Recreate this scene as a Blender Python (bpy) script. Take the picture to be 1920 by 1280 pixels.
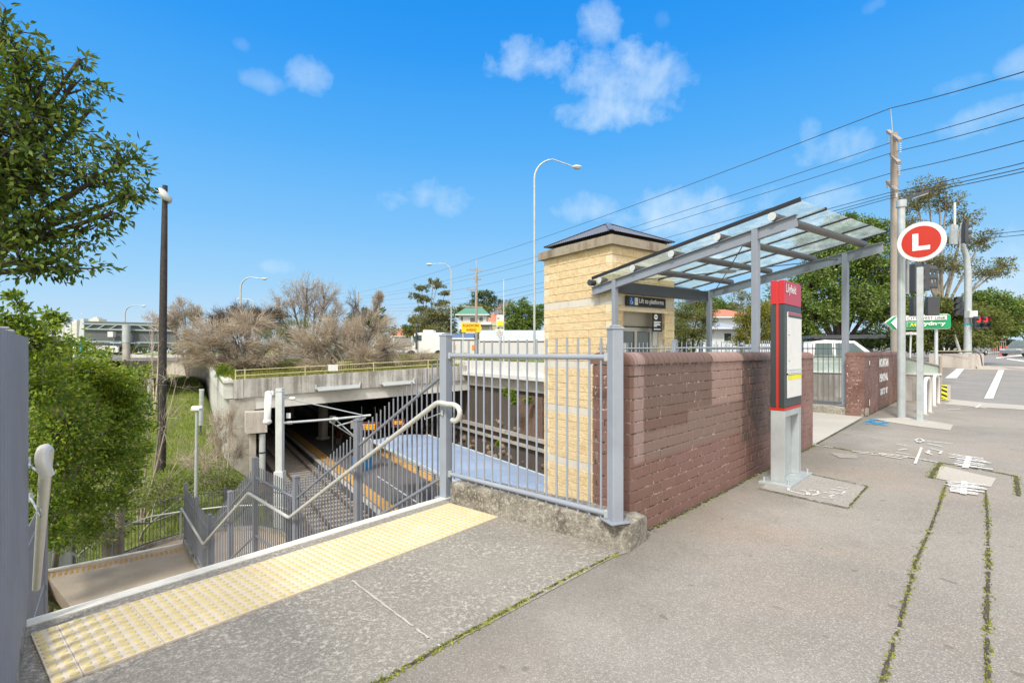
import bpy, bmesh, math, random
import numpy as np
from mathutils import Vector as V, Matrix
for o in list(bpy.data.objects): bpy.data.objects.remove(o)
S = bpy.context.scene
COL = S.collection
R = math.radians
# ---------------------------------------------------------------- camera
F, CX, HY, H = 945.0, 960.0, 659.0, 1.40      # focal length in photo pixels, principal column, horizon row, eye height
cam = bpy.data.cameras.new('camera'); cam.sensor_width = 36; cam.lens = F/1920*36
cam.shift_y = (HY-640)/1920; cam.clip_end = 9000; cam.clip_start = .05
co = bpy.data.objects.new('camera', cam); COL.objects.link(co)
co.location = (0, 0, H); co.rotation_euler = (R(90), 0, 0); S.camera = co
S.render.resolution_x, S.render.resolution_y = 1024, 682
S.view_settings.view_transform = 'Standard'; S.view_settings.look = 'None'
S.view_settings.exposure = EXPOSURE = 0.38; S.view_settings.gamma = 1
# ---------------------------------------------------------------- sun and sky
SUN_EL, SUN_AZ = R(50), R(205)                 # azimuth clockwise from +Y (the view direction)
sl = bpy.data.lights.new('sun', 'SUN'); sl.energy = 2.6; sl.angle = R(9); sl.color = (1, .95, .87)
so = bpy.data.objects.new('sun', sl); COL.objects.link(so)
sd = V((math.sin(SUN_AZ)*math.cos(SUN_EL), math.cos(SUN_AZ)*math.cos(SUN_EL), math.sin(SUN_EL)))
so.rotation_euler = sd.to_track_quat('Z', 'Y').to_euler(); so.location = (0, -5, 30)
W = bpy.data.worlds.new('World'); S.world = W; W.use_nodes = True
nt = W.node_tree; nt.nodes.clear()
def N(t, **kw):
    n = nt.nodes.new(t)
    for k, v in kw.items():
        if k == 'inp':
            for i, x in v.items(): n.inputs[i].default_value = x
        else: setattr(n, k, v)
    return n
def L(a, b): nt.links.new(a, b)
def M(op, a, b=None, c=None, clamp=False):
    n = nt.nodes.new('ShaderNodeMath'); n.operation = op; n.use_clamp = clamp
    for i, x in enumerate((a, b, c)):
        if x is None: continue
        if isinstance(x, (int, float)): n.inputs[i].default_value = x
        else: nt.links.new(x, n.inputs[i])
    return n.outputs[0]
tc = N('ShaderNodeTexCoord'); sep = N('ShaderNodeSeparateXYZ'); L(tc.outputs['Generated'], sep.inputs[0])
sky = N('ShaderNodeTexSky', sky_type='NISHITA', sun_disc=False, sun_elevation=SUN_EL, sun_rotation=SUN_AZ, air_density=1.0, dust_density=.6, ozone_density=2.0)
el = M('MULTIPLY', M('ARCSINE', sep.outputs[2]), 180/math.pi)
az = M('MULTIPLY', M('ARCTAN2', sep.outputs[0], sep.outputs[1]), 180/math.pi)
ramp = N('ShaderNodeValToRGB'); L(M('DIVIDE', el, 60, clamp=True), ramp.inputs[0])
RS = [(0, (1.0, 1.0, 1.0)), (.5, (.5, .9, 1.2)), (1, (.3, .8, 1.3))]
SKY_RAMP = [(0.0, (.66, .82, .95)), (.05, (.53, .75, .95)), (.12, (.36, .67, .97)), (.22, (.215, .56, .98)), (.36, (.095, .44, .96)), (.50, (.035, .34, .93)), (.62, (.012, .285, .88)), (1, (.008, .24, .80))]
cr = ramp.color_ramp
while len(cr.elements) < len(SKY_RAMP): cr.elements.new(.5)
for e, (p, c) in zip(cr.elements, SKY_RAMP): e.position = p; e.color = (*[t/2**EXPOSURE for t in c], 1)
# blend the physical sky with its colour grading by elevation
mixs = N('ShaderNodeMix', data_type='RGBA', blend_type='MIX'); mixs.inputs[0].default_value = .985
nsc = N('ShaderNodeMix', data_type='RGBA', blend_type='MULTIPLY'); nsc.inputs[0].default_value = 1
L(sky.outputs[0], nsc.inputs[6]); nsc.inputs[7].default_value = (.12, .12, .12, 1)
L(nsc.outputs[2], mixs.inputs[6]); L(ramp.outputs[0], mixs.inputs[7])
# clouds: soft blobs in azimuth / elevation, torn by noise
def pxdir(px, py):
    x, y, z = (px-CX)/F, 1.0, (HY-py)/F
    return math.degrees(math.atan2(x, y)), math.degrees(math.asin(z/math.sqrt(x*x+y*y+z*z)))
nz = N('ShaderNodeTexNoise', inp={'Scale': 9.0, 'Detail': 10.0, 'Roughness': .62, 'Distortion': .35}); L(tc.outputs['Generated'], nz.inputs['Vector'])
nz2 = N('ShaderNodeTexNoise', inp={'Scale': 22.0, 'Detail': 5.0, 'Roughness': .55}); L(tc.outputs['Generated'], nz2.inputs['Vector'])
nv = M('ADD', M('MULTIPLY', M('SUBTRACT', nz.outputs[0], .5), 5.2), M('MULTIPLY', M('SUBTRACT', nz2.outputs[0], .5), 3.2))
CL = [(1030, 112, 95, 46, .68), (1120, 62, 46, 56, .6), (1110, 125, 110, 52, .7), (1190, 160, 90, 48, .66), (1150, 212, 105, 36, .68), (1265, 142, 34, 24, .45),
      (490, 152, 40, 20, .25), (575, 140, 38, 34, .45), (735, 378, 40, 20, .45), (830, 365, 75, 30, .5), (1098, 390, 55, 26, .5),
      (1300, 400, 130, 48, .6), (1565, 275, 80, 28, .5), (1520, 262, 24, 36, .4), (1840, 225, 95, 32, .5), (1910, 120, 45, 26, .35), (1800, 160, 50, 18, .3), (1575, 372, 60, 34, .5), (525, 500, 34, 14, .35), (452, 84, 18, 12, .15), (1240, 38, 14, 18, .12), (1640, 10, 22, 16, .2), (1850, 520, 200, 90, .55), (1400, 470, 150, 50, .4)]
cov = None
for px, py, wx, wy, st in CL:
    a0, e0 = pxdir(px, py); a1, _ = pxdir(px+wx, py); _, e1 = pxdir(px, py-wy)
    da = M('DIVIDE', M('SUBTRACT', az, a0), a1-a0); de = M('DIVIDE', M('SUBTRACT', el, e0), e1-e0)
    d = M('ADD', M('MULTIPLY', da, da), M('MULTIPLY', de, de))
    m = M('MULTIPLY', M('MULTIPLY', M('ADD', M('SUBTRACT', 1.25, d), nv), .46, clamp=True), st)
    cov = m if cov is None else M('MAXIMUM', cov, m)
# bright cloud added out of view, overhead and behind the viewer, as soft fill
up = M('MULTIPLY', M('SUBTRACT', M('ADD', el, M('MULTIPLY', M('SUBTRACT', nz.outputs[0], .5), 30)), 44), .07, clamp=True)
back = M('MULTIPLY', M('SUBTRACT', M('ABSOLUTE', az), 80), .04, clamp=True)
big = M('MULTIPLY', M('MAXIMUM', up, back), .95)
cc = N('ShaderNodeMix', data_type='RGBA'); L(cov, cc.inputs[0]); L(mixs.outputs[2], cc.inputs[6]); cc.inputs[7].default_value = (.60, .72, .80, 1)
cb = N('ShaderNodeMix', data_type='RGBA'); L(big, cb.inputs[0]); L(cc.outputs[2], cb.inputs[6]); cb.inputs[7].default_value = (1.22, 1.15, 1.05, 1)
bg = N('ShaderNodeBackground'); bg.inputs[1].default_value = 1.0; L(cb.outputs[2], bg.inputs[0])
wo = N('ShaderNodeOutputWorld'); L(bg.outputs[0], wo.inputs[0])
# ---------------------------------------------------------------- helpers
OFF = {}
def G(px, py, z=0.0):
    Y = (H-z)*F/(py-HY); return V(((px-CX)/F*Y, Y, z))
def D(px, py, Y): return V(((px-CX)/F*Y, Y, H-(py-HY)*Y/F))
class MB:
    def __init__(s): s.v = []; s.f = []; s.sm = []
    def add(s, vs, fs, smooth=False):
        b = len(s.v); s.v += [tuple(p) for p in vs]; s.f += [tuple(i+b for i in f) for f in fs]; s.sm += [smooth]*len(fs); return s
    def poly(s, pts): return s.add(pts, [tuple(range(len(pts)))])
    def box(s, c, d, rz=0.0, ch=0.0):
        x, y, z = d[0]/2, d[1]/2, d[2]/2; cs, sn = math.cos(rz), math.sin(rz)
        def T(a, b, e): return (c[0]+a*cs-b*sn, c[1]+a*sn+b*cs, c[2]+e)
        if ch <= 0:
            vs = [T(i, j, k) for k in (-z, z) for i, j in ((-x, -y), (x, -y), (x, y), (-x, y))]
            return s.add(vs, [(3, 2, 1, 0), (4, 5, 6, 7), (0, 1, 5, 4), (1, 2, 6, 5), (2, 3, 7, 6), (3, 0, 4, 7)])
        vs = []; idx = {}
        for i in (-1, 1):
            for j in (-1, 1):
                for k in (-1, 1):
                    for ax in range(3):
                        q = [i*(x-ch), j*(y-ch), k*(z-ch)]; q[ax] = (i*x, j*y, k*z)[ax]
                        idx[(i, j, k, ax)] = len(vs); vs.append(T(*q))
        fs = []
        for ax in range(3):
            a, b = [t for t in range(3) if t != ax]
            for sg in (-1, 1):
                def key(p, q):
                    t = [0, 0, 0]; t[ax] = sg; t[a] = p; t[b] = q; return idx[(*t, ax)]
                fs.append([key(-1, -1), key(1, -1), key(1, 1), key(-1, 1)])
        for ax in range(3):                    # edges parallel to ax
            a, b = [t for t in range(3) if t != ax]
            for p in (-1, 1):
                for q in (-1, 1):
                    def k2(e, w):
                        t = [0, 0, 0]; t[ax] = e; t[a] = p; t[b] = q; return idx[(*t, w)]
                    fs.append([k2(-1, a), k2(1, a), k2(1, b), k2(-1, b)])
        for i in (-1, 1):
            for j in (-1, 1):
                for k in (-1, 1): fs.append([idx[(i, j, k, ax)] for ax in range(3)])
        cen = V(c); out = []
        for f in fs:
            p = [V(vs[t]) for t in f]; n = (p[1]-p[0]).cross(p[2]-p[0]); m = sum(p, V())/len(p)-cen
            out.append(tuple(f) if n.dot(m) > 0 else tuple(reversed(f)))
        return s.add(vs, out)
    def beam(s, a, b, w, h, up=(0, 0, 1)):
        a, b = V(a), V(b); d = (b-a).normalized(); u = V(up); r = d.cross(u).normalized(); u = r.cross(d).normalized()
        vs = [p+r*i*w/2+u*j*h/2 for p in (a, b) for i, j in ((-1, -1), (1, -1), (1, 1), (-1, 1))]
        return s.add(vs, [(0, 1, 2, 3), (7, 6, 5, 4), (4, 5, 1, 0), (5, 6, 2, 1), (6, 7, 3, 2), (7, 4, 0, 3)])
    def tube(s, path, r, n=10, r1=None, cap=True):
        P = [V(p) for p in path]; m = len(P); vs = []; pu = None
        for i, p in enumerate(P):
            d = (P[min(i+1, m-1)]-P[max(i-1, 0)]).normalized()
            if pu is None: pu = V((0, 0, 1)) if abs(d.z) < .9 else V((1, 0, 0))
            x = d.cross(pu).normalized(); pu = x.cross(d).normalized()
            rr = r if r1 is None else r+(r1-r)*i/(m-1)
            vs += [p+(x*math.cos(t)+pu*math.sin(t))*rr for t in (2*math.pi*k/n for k in range(n))]
        fs = [(i*n+k, i*n+(k+1) % n, (i+1)*n+(k+1) % n, (i+1)*n+k) for i in range(m-1) for k in range(n)]
        s.add(vs, fs, n > 5)
        if cap: s.add(vs[:n][::-1], [tuple(range(n))]); s.add(vs[-n:], [tuple(range(n))])
        return s
    def prism(s, poly, z0, z1):
        n = len(poly); ar = sum(poly[i][0]*poly[(i+1) % n][1]-poly[(i+1) % n][0]*poly[i][1] for i in range(n))
        if ar < 0: poly = poly[::-1]
        vs = [(p[0], p[1], z0) for p in poly]+[(p[0], p[1], z1) for p in poly]
        return s.add(vs, [tuple(range(n))[::-1], tuple(range(n, 2*n))]+[(i, (i+1) % n, n+(i+1) % n, n+i) for i in range(n)])
    def lathe(s, c, prof, n=20, axis=None):
        c = V(c); q = V((0, 0, 1)).rotation_difference(V(axis)) if axis else None; vs = []
        for r, z in prof:
            for k in range(n):
                t = 2*math.pi*k/n; p = V((r*math.cos(t), r*math.sin(t), z)); vs.append(c+(q @ p if q else p))
        m = len(prof); fs = [(i*n+k, i*n+(k+1) % n, (i+1)*n+(k+1) % n, (i+1)*n+k) for i in range(m-1) for k in range(n)]
        s.add(vs, fs, True); s.add(vs[:n][::-1], [tuple(range(n))]); s.add(vs[-n:], [tuple(range(n))]); return s
    def ball(s, c, rad, n=16, m=9, axis=None):
        prof = [(max(1e-4, math.cos(t)), math.sin(t)) for t in (math.pi*(i/(m-1)-.5) for i in range(m))]
        t = MB(); t.lathe((0, 0, 0), prof, n)
        q = V((0, 0, 1)).rotation_difference(V(axis)) if axis else None
        vs = []
        for p in t.v:
            w = V((p[0]*rad[0], p[1]*rad[1], p[2]*rad[2])); vs.append(V(c)+(q @ w if q else w))
        return s.add(vs, t.f, True)
    def build(s, name, m, parent=None):
        off = OFF.get(parent.name, V((0, 0, 0))) if parent else V((0, 0, 0))
        me = bpy.data.meshes.new(name); me.from_pydata([(p[0]-off[0], p[1]-off[1], p[2]-off[2]) for p in s.v], [], s.f)
        me.polygons.foreach_set('use_smooth', s.sm); me.materials.append(m); me.update()
        o = bpy.data.objects.new(name, me); COL.objects.link(o)
        if parent: o.parent = parent
        OFF[o.name] = off
        return o
def tag(o, label=None, cat=None, group=None, kind=None):
    if label: o['label'] = label
    if cat: o['category'] = cat
    if group: o['group'] = group
    if kind: o['kind'] = kind
    return o
def thing(name, label, cat, loc=(0, 0, 0), group=None):
    o = bpy.data.objects.new(name, None); COL.objects.link(o); o.location = loc; o.empty_display_size = .1
    OFF[o.name] = V(loc); return tag(o, label, cat, group)
def struct(name, mb, m): return tag(mb.build(name, m), kind='structure')
def copy_tree(o, loc, rz=0.0, label=None, parent=None):
    c = o.copy(); COL.objects.link(c)
    if parent is not None: c.parent = parent
    else:
        c.location = loc; c.rotation_euler = (0, 0, rz)
        if label: c['label'] = label
    for ch in list(o.children): copy_tree(ch, None, parent=c)
    return c
# ---------------------------------------------------------------- materials
def newmat(name):
    global nt
    m = bpy.data.materials.new(name); m.use_nodes = True; nt = m.node_tree
    return m, nt.nodes['Principled BSDF']
def mixc(f, a, b, blend='MIX'):
    n = nt.nodes.new('ShaderNodeMix'); n.data_type = 'RGBA'; n.blend_type = blend
    for i, x in ((0, f), (6, a), (7, b)):
        if isinstance(x, (int, float)): n.inputs[i].default_value = x
        elif isinstance(x, tuple): n.inputs[i].default_value = (*x, 1) if len(x) == 3 else x
        else: nt.links.new(x, n.inputs[i])
    return n.outputs[2]
def noise(vec, scale, detail=4, rough=.6, sx=None):
    if sx:
        mp = N('ShaderNodeMapping'); mp.inputs['Scale'].default_value = sx; L(vec, mp.inputs[0]); vec = mp.outputs[0]
    n = N('ShaderNodeTexNoise', inp={'Scale': scale, 'Detail': detail, 'Roughness': rough}); L(vec, n.inputs['Vector']); return n.outputs[0]
def sharp(x, lo, hi):
    n = N('ShaderNodeMapRange', inp={1: lo, 2: hi, 3: 0.0, 4: 1.0}); n.clamp = True; L(x, n.inputs[0]); return n.outputs[0]
def pos(): return N('ShaderNodeNewGeometry').outputs['Position']
def bump(b, h, strength=.4, dist=.01):
    n = N('ShaderNodeBump', inp={'Strength': strength, 'Distance': dist}); L(h, n.inputs['Height']); L(n.outputs[0], b.inputs['Normal'])
def mat(name, col, rough=.6, metal=0.0, var=.15, scale=3.0, bmp=0.0, bscale=60.0, alt=None, grime=0.0, spec=.5, objrand=False):
    m, b = newmat(name); p = pos()
    dark = tuple(c*(1-var) for c in col); lite = tuple(min(1, c*(1+var)) for c in col)
    c = mixc(sharp(noise(p, scale, 6), .3, .7), dark, alt or lite)
    if grime: c = mixc(M('MULTIPLY', sharp(noise(p, scale*2.3, 8, .7), .52, .72), grime), c, (.07, .06, .05))
    L(c, b.inputs['Base Color']); b.inputs['Roughness'].default_value = rough; b.inputs['Metallic'].default_value = metal
    b.inputs['Specular IOR Level'].default_value = spec
    if bmp: bump(b, noise(p, bscale, 5), bmp, .01)
    return m
def emis(name, col, e):
    m, b = newmat(name); b.inputs['Base Color'].default_value = (*[c*.5 for c in col], 1); b.inputs['Emission Color'].default_value = (*col, 1); b.inputs['Emission Strength'].default_value = e; return m
def leafmat(name, c1, c2, c3=None, rough=.5, trans=.25):
    trans = min(.42, trans+.12)
    m, b = newmat(name); g = N('ShaderNodeNewGeometry')
    rp = N('ShaderNodeValToRGB'); L(g.outputs['Random Per Island'], rp.inputs[0]); e = rp.color_ramp.elements
    e[0].color = (*c1, 1); e[1].color = (*(c3 or c2), 1)
    if c3: x = rp.color_ramp.elements.new(.6); x.color = (*c2, 1)
    c = mixc(sharp(noise(g.outputs['Position'], .9, 3), .35, .65), rp.outputs[0], tuple(t*.6 for t in c2), 'MIX') if False else rp.outputs[0]
    L(c, b.inputs['Base Color']); b.inputs['Roughness'].default_value = rough; b.inputs['Specular IOR Level'].default_value = .35
    tr = N('ShaderNodeBsdfTranslucent'); L(c, tr.inputs[0]); mx = N('ShaderNodeMixShader'); mx.inputs[0].default_value = trans
    L(b.outputs[0], mx.inputs[1]); L(tr.outputs[0], mx.inputs[2]); L(mx.outputs[0], nt.nodes['Material Output'].inputs[0])
    return m
# ---- plain materials
steel = mat('blue_grey_paint', (.30, .335, .39), .42, .0, .08, 2.2, .06, 90, grime=.10)
stair_shade_paint = mat('shade_darkened_stair_paint', (.225, .24, .28), .45, 0, .08, 2.2, .06, 90, grime=.15)  # fence grey darkened, the shade on the stairs put into the colour
arc_shade_paint = mat('backlit_toned_fence_paint', (.085, .088, .105), .45, 0, .1, 3, grime=.1)  # same fence paint, its backlit darkness put into the colour
steel_dark = mat('charcoal_paint', (.055, .06, .07), .45, 0, .1, 3)
purlin_m = mat('brown_grey_tube_paint', (.135, .125, .125), .45, 0, .1, 2)
steel_can = mat('canopy_paint', (.26, .29, .34), .4, 0, .08, 1.5, grime=.08)
rail_m = mat('handrail_paint', (.60, .60, .56), .35, .1, .06, 4, grime=.12)
galv = mat('galvanised_steel', (.48, .52, .53), .45, .35, .12, 5, grime=.1)
galv_light = mat('pale_galvanised_steel', (.62, .66, .66), .45, .15, .08, 3)
black = mat('black_paint', (.02, .02, .022), .5, 0, .2, 4)
bitumen_black = mat('weathered_black_pole', (.035, .03, .028), .7, 0, .5, 6, .3, 30)
white = mat('white_paint', (.78, .78, .76), .45, 0, .04, 3, grime=.08)
cream = mat('cream_paint', (.62, .62, .42), .5, 0, .06, 4)
yellow_rail = mat('faded_yellow_paint', (.56, .51, .27), .5, 0, .12, 4)
red_panel = mat('red_panel', (.50, .015, .03), .35, 0, .04, 3)
red_orange = mat('orange_red_enamel', (.52, .024, .009), .35, 0, .03, 3)
dark_panel = mat('dark_slate_panel', (.035, .048, .052), .4, 0, .1, 3)
green_sign = mat('green_sign_face', (.0, .34, .13), .35, 0, .03, 3)
yellow_sign = mat('yellow_sign_face', (.95, .55, .0), .4, 0, .03, 3)
black_letter = mat('black_lettering', (.012, .012, .015), .5)
white_letter = mat('white_lettering', (.85, .85, .83), .5)
yellow_letter = mat('yellow_lettering', (.8, .75, .03), .5)
blue_sign = mat('blue_sign_face', (.01, .13, .5), .4)
timber = mat('weathered_timber', (.36, .31, .26), .85, 0, .25, 1.2, .4, 25)
glassy = mat('dark_glass', (.05, .075, .075), .08, 0, .3, 1.5, spec=.8)
carglass = mat('car_glass', (.07, .12, .12), .06, 0, .2, 1.5, spec=.8)
carwhite = mat('white_car_paint', (.8, .8, .8), .25, 0, .02, 2)
cargrey = mat('grey_car_paint', (.28, .30, .30), .25, .3, .05, 2)
cardark = mat('dark_car_paint', (.03, .04, .04), .3, 0, .05, 2)
rubber = mat('tyre_rubber', (.02, .02, .02), .8)
chrome = mat('bright_metal', (.6, .6, .6), .2, .9)
orange_m = mat('orange_plastic', (.9, .25, .01), .5)
red_plastic = mat('red_plastic', (.8, .06, .02), .5)
red_lamp = emis('red_signal_lamp', (1, .03, .02), 1.6)
warm_lamp = emis('warm_lamp', (1, .75, .35), 2.2)
led = emis('amber_led', (1, .42, .0), .7)
blue_plastic = mat('blue_plastic', (.01, .18, .45), .4)
teal = mat('teal_paint', (.03, .42, .45), .5)
moss = mat('yellow_green_moss', (.20, .24, .03), .95, 0, .5, 40, .8, 120, alt=(.34, .38, .06))
dirt = mat('dark_crack_dirt', (.07, .06, .045), .95, 0, .5, 30, .5, 100)
bark_dark = mat('dark_bark', (.075, .06, .05), .9, 0, .4, 5, .5, 25)
bark_grey = mat('pale_grey_bark', (.28, .25, .20), .9, 0, .3, 4, .5, 25)
deadwood = mat('dry_grey_twigs', (.36, .30, .235), .9, 0, .35, .8)
deadbark = mat('dry_dark_limbs', (.15, .12, .10), .9, 0, .35, 1.5)
# ---- ground and masonry materials
def dotn(p, v):
    n = N('ShaderNodeVectorMath', operation='DOT_PRODUCT'); L(p, n.inputs[0]); n.inputs[1].default_value = v; return n.outputs['Value']
def ground_mat(name, base, speck, sp_amt, patch, sc=170.0, bmp=.5, lichen=0.0, warm=None):
    m, b = newmat(name); p = pos()
    big = noise(p, .55, 5, .6); mid = noise(p, 2.6, 6, .65)
    c = mixc(sharp(big, .38, .66), tuple(t*(1-patch) for t in base), base)
    c = mixc(M('MULTIPLY', sharp(mid, .5, .72), .5), c, tuple(t*(1-patch*1.2) for t in base))
    if warm: c = mixc(M('MULTIPLY', sharp(noise(p, .8, 4), .48, .66), .5), c, warm)
    v = N('ShaderNodeTexVoronoi', inp={'Scale': sc}); L(p, v.inputs['Vector'])
    sp = N('ShaderNodeSeparateColor'); L(v.outputs['Color'], sp.inputs[0])
    c = mixc(M('MULTIPLY', sharp(sp.outputs[0], .62, .95), sp_amt), c, speck)
    c = mixc(M('MULTIPLY', sharp(sp.outputs[1], .70, .97), sp_amt*.8), c, tuple(t*.45 for t in base))
    if warm:
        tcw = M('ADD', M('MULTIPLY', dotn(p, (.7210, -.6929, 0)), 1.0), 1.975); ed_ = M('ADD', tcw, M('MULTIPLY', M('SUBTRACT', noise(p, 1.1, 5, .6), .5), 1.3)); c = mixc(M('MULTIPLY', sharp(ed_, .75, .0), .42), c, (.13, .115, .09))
        c = mixc(M('MULTIPLY', sharp(noise(p, .45, 3, .5), .56, .60), .16), c, tuple(t*.55 for t in base)); c = mixc(M('MULTIPLY', sharp(noise(p, 7, 2, .4), .70, .72), .45), c, tuple(t*.35 for t in base))
    if lichen: c = mixc(M('MULTIPLY', M('MULTIPLY', sharp(noise(p, 34, 5, .7), .52, .62), sharp(mid, .34, .58)), lichen), c, speck)
    L(c, b.inputs['Base Color']); b.inputs['Roughness'].default_value = .92; b.inputs['Specular IOR Level'].default_value = .25
    hh = M('ADD', M('MULTIPLY', v.outputs['Distance'], .6), M('MULTIPLY', noise(p, 90, 4), .7)); bump(b, hh, bmp, .006)
    return m
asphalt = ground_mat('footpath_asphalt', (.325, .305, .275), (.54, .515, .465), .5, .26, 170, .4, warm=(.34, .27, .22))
apron = ground_mat('exposed_concrete', (.295, .275, .24), (.55, .52, .46), .42, .26, 140, .5, lichen=.7)
slabc = ground_mat('smooth_concrete', (.50, .47, .42), (.62, .6, .54), .3, .12, 120, .3)
patchc = ground_mat('patched_asphalt', (.34, .325, .30), (.6, .58, .53), .65, .15, 170, .5)
landing_m = ground_mat('tan_worn_concrete', (.46, .385, .295), (.54, .47, .37), .3, .25, 110, .3)
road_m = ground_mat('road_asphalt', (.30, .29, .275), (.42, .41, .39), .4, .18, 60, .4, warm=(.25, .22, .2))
road_pale = ground_mat('pale_road_concrete', (.50, .46, .43), (.6, .56, .52), .3, .12, 60, .3)
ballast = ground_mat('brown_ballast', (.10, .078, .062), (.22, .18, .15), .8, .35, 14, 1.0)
platform_m = ground_mat('platform_asphalt', (.13, .125, .13), (.2, .2, .2), .5, .2, 60, .4)
kerb_m, b = newmat('mossy_concrete'); p = pos()
c = mixc(sharp(noise(p, 3.2, 7, .7), .35, .62), (.115, .10, .078), (.40, .37, .31))
c = mixc(M('MULTIPLY', sharp(noise(p, 28, 6, .75), .5, .62), .7), c, (.55, .53, .46))
c = mixc(M('MULTIPLY', sharp(noise(p, 60, 4, .7), .55, .66), .7), c, (.06, .05, .04)); L(c, b.inputs['Base Color'])
b.inputs['Roughness'].default_value = .95; bump(b, noise(p, 55, 8, .7), .9, .015)
conc = mat('aged_concrete', (.42, .40, .36), .9, 0, .18, 1.2, .4, 40, grime=.45)
conc_white = mat('pale_painted_concrete', (.66, .66, .63), .8, 0, .08, .8, .2, 20, grime=.22)
def streaked(name, light, dark, amt=.85):
    m, b = newmat(name); p = pos()
    st = noise(p, 1.0, 8, .65, sx=(3.4, 3.4, .16)); bl = noise(p, .8, 6, .6)
    c = mixc(M('MULTIPLY', sharp(M('ADD', st, M('MULTIPLY', M('SUBTRACT', bl, .5), .5)), .42, .62), amt), light, dark)
    c = mixc(M('MULTIPLY', sharp(noise(p, 6, 7, .7), .56, .66), .4), c, tuple(t*.5 for t in dark)); L(c, b.inputs['Base Color']); b.inputs['Roughness'].default_value = .9; bump(b, noise(p, 25, 6), .3, .02); return m
conc_streak = streaked('stained_grey_concrete', (.50, .49, .46), (.20, .18, .155))
conc_wall = streaked('warm_stained_concrete', (.60, .545, .49), (.40, .36, .32), .6)
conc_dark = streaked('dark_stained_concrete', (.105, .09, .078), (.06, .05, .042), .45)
tact, b = newmat('tactile_tile'); p = pos()
c = mixc(sharp(noise(p, 2.1, 6, .7), .4, .62), (.62, .53, .40), (.67, .59, .47)); c = mixc(M('MULTIPLY', sharp(noise(p, 9, 7, .75), .56, .72), .5), c, (.60, .48, .34)); L(c, b.inputs['Base Color']); b.inputs['Roughness'].default_value = .7; bump(b, noise(p, 120, 3), .12, .004)
tact_dot, b = newmat('tactile_dome'); g_ = N('ShaderNodeNewGeometry'); c = mixc(g_.outputs['Random Per Island'], (.56, .46, .17), (.61, .52, .26)); c = mixc(M('MULTIPLY', sharp(noise(g_.outputs['Position'], 2.1, 6, .7), .50, .62), .5), c, (.66, .55, .33)); L(c, b.inputs['Base Color']); b.inputs['Roughness'].default_value = .7
tact_orange = mat('orange_tactile', (.50, .29, .085), .8, 0, .18, 4, .3, 40)
alum = mat('ribbed_aluminium_nosing', (.74, .72, .64), .6, 0, .07, 6, grime=.2)
# brick (position along wall in object x)
def brick_mat(name, patches=True, mortar=False):
    m, b = newmat(name); tcn = N('ShaderNodeTexCoord'); o = tcn.outputs['Object']; sp = N('ShaderNodeSeparateXYZ'); L(o, sp.inputs[0]); x, y, z = sp.outputs
    g = N('ShaderNodeNewGeometry'); p = g.outputs['Position']; rnd = g.outputs['Random Per Island']
    wob = M('MULTIPLY', M('SUBTRACT', noise(p, 9, 4), .5), .03)
    def rect(x0, x1, z0, z1, e=.012):
        a = M('MULTIPLY', sharp(M('ADD', x, wob), x0-e, x0+e), sharp(M('ADD', x, wob), x1+e, x1-e))
        bb = M('MULTIPLY', sharp(M('ADD', z, wob), z0-e, z0+e), sharp(M('ADD', z, wob), z1+e, z1-e)); return M('MULTIPLY', a, bb)
    base = mixc(rnd, (.185, .10, .075), (.22, .125, .096))
    base = mixc(sharp(noise(p, 1.4, 5), .4, .65), base, (.225, .125, .108))
    if patches:
        base = mixc(rect(.05, .20, .55, 1.5), base, (.31, .215, .19))
        base = mixc(rect(.20, 1.5, .88, 1.5), base, (.165, .105, .083)); base = mixc(rect(.20, .98, .76, .90), base, (.165, .097, .075))
        base = mixc(M('MULTIPLY', rect(1.5, 2.3, .62, 1.5), .8), base, (.34, .235, .205))
        base = mixc(M('MULTIPLY', rect(.20, 2.3, .55, .89), M('SUBTRACT', 1.0, rect(.20, .98, .76, .90))), base, (.215, .145, .12))
        soot = M('MULTIPLY', rect(2.3, 3.45, .42, 1.5, .03), sharp(noise(p, 4.5, 6, .7), .36, .56)); base = mixc(M('MULTIPLY', soot, .85), base, (.085, .068, .055))
        fade = M('MULTIPLY', sharp(noise(p, 2.2, 5), .42, .62), sharp(x, 2.2, 4.0)); base = mixc(M('MULTIPLY', fade, .5), base, (.33, .20, .17))
    else:
        base = mixc(M('MULTIPLY', sharp(noise(p, 2.4, 6), .42, .6), .7), base, (.12, .05, .035))
    if mortar:
        base = mixc(sharp(noise(p, 14, 6, .7), .50, .42), base, (.05, .032, .026)); base = mixc(M('MULTIPLY', sharp(noise(p, 21, 7, .75), .53, .56), sharp(noise(p, 1.6, 3), .40, .52)), base, (.56, .46, .40))
    chips = M('MULTIPLY', sharp(noise(p, 26, 7, .7), .725, .735), sharp(noise(p, 1.3, 3), .42, .56)); c = mixc(chips, base, (.62, .52, .46))
    L(c, b.inputs['Base Color']); b.inputs['Roughness'].default_value = .62; bump(b, noise(p, 45, 6, .7), .45, .008); return m
brick_a = brick_mat('painted_brown_brick'); brick_b = brick_mat('dark_brown_brick', False); mort_a = brick_mat('painted_mortar_joint', True, True); mort_b = brick_mat('dark_mortar_joint', False, True)
mort, b = newmat('painted_mortar'); p = pos()
c = mixc(sharp(noise(p, 30, 6, .7), .52, .60), (.14, .08, .065), (.50, .40, .35)); c = mixc(sharp(noise(p, 1.7, 3), .46, .55), (.17, .10, .085), c); L(c, b.inputs['Base Color']); b.inputs['Roughness'].default_value = .9; bump(b, noise(p, 60, 5), .8, .01)
stone, b = newmat('sandstone_block'); g = N('ShaderNodeNewGeometry'); p = g.outputs['Position']
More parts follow.
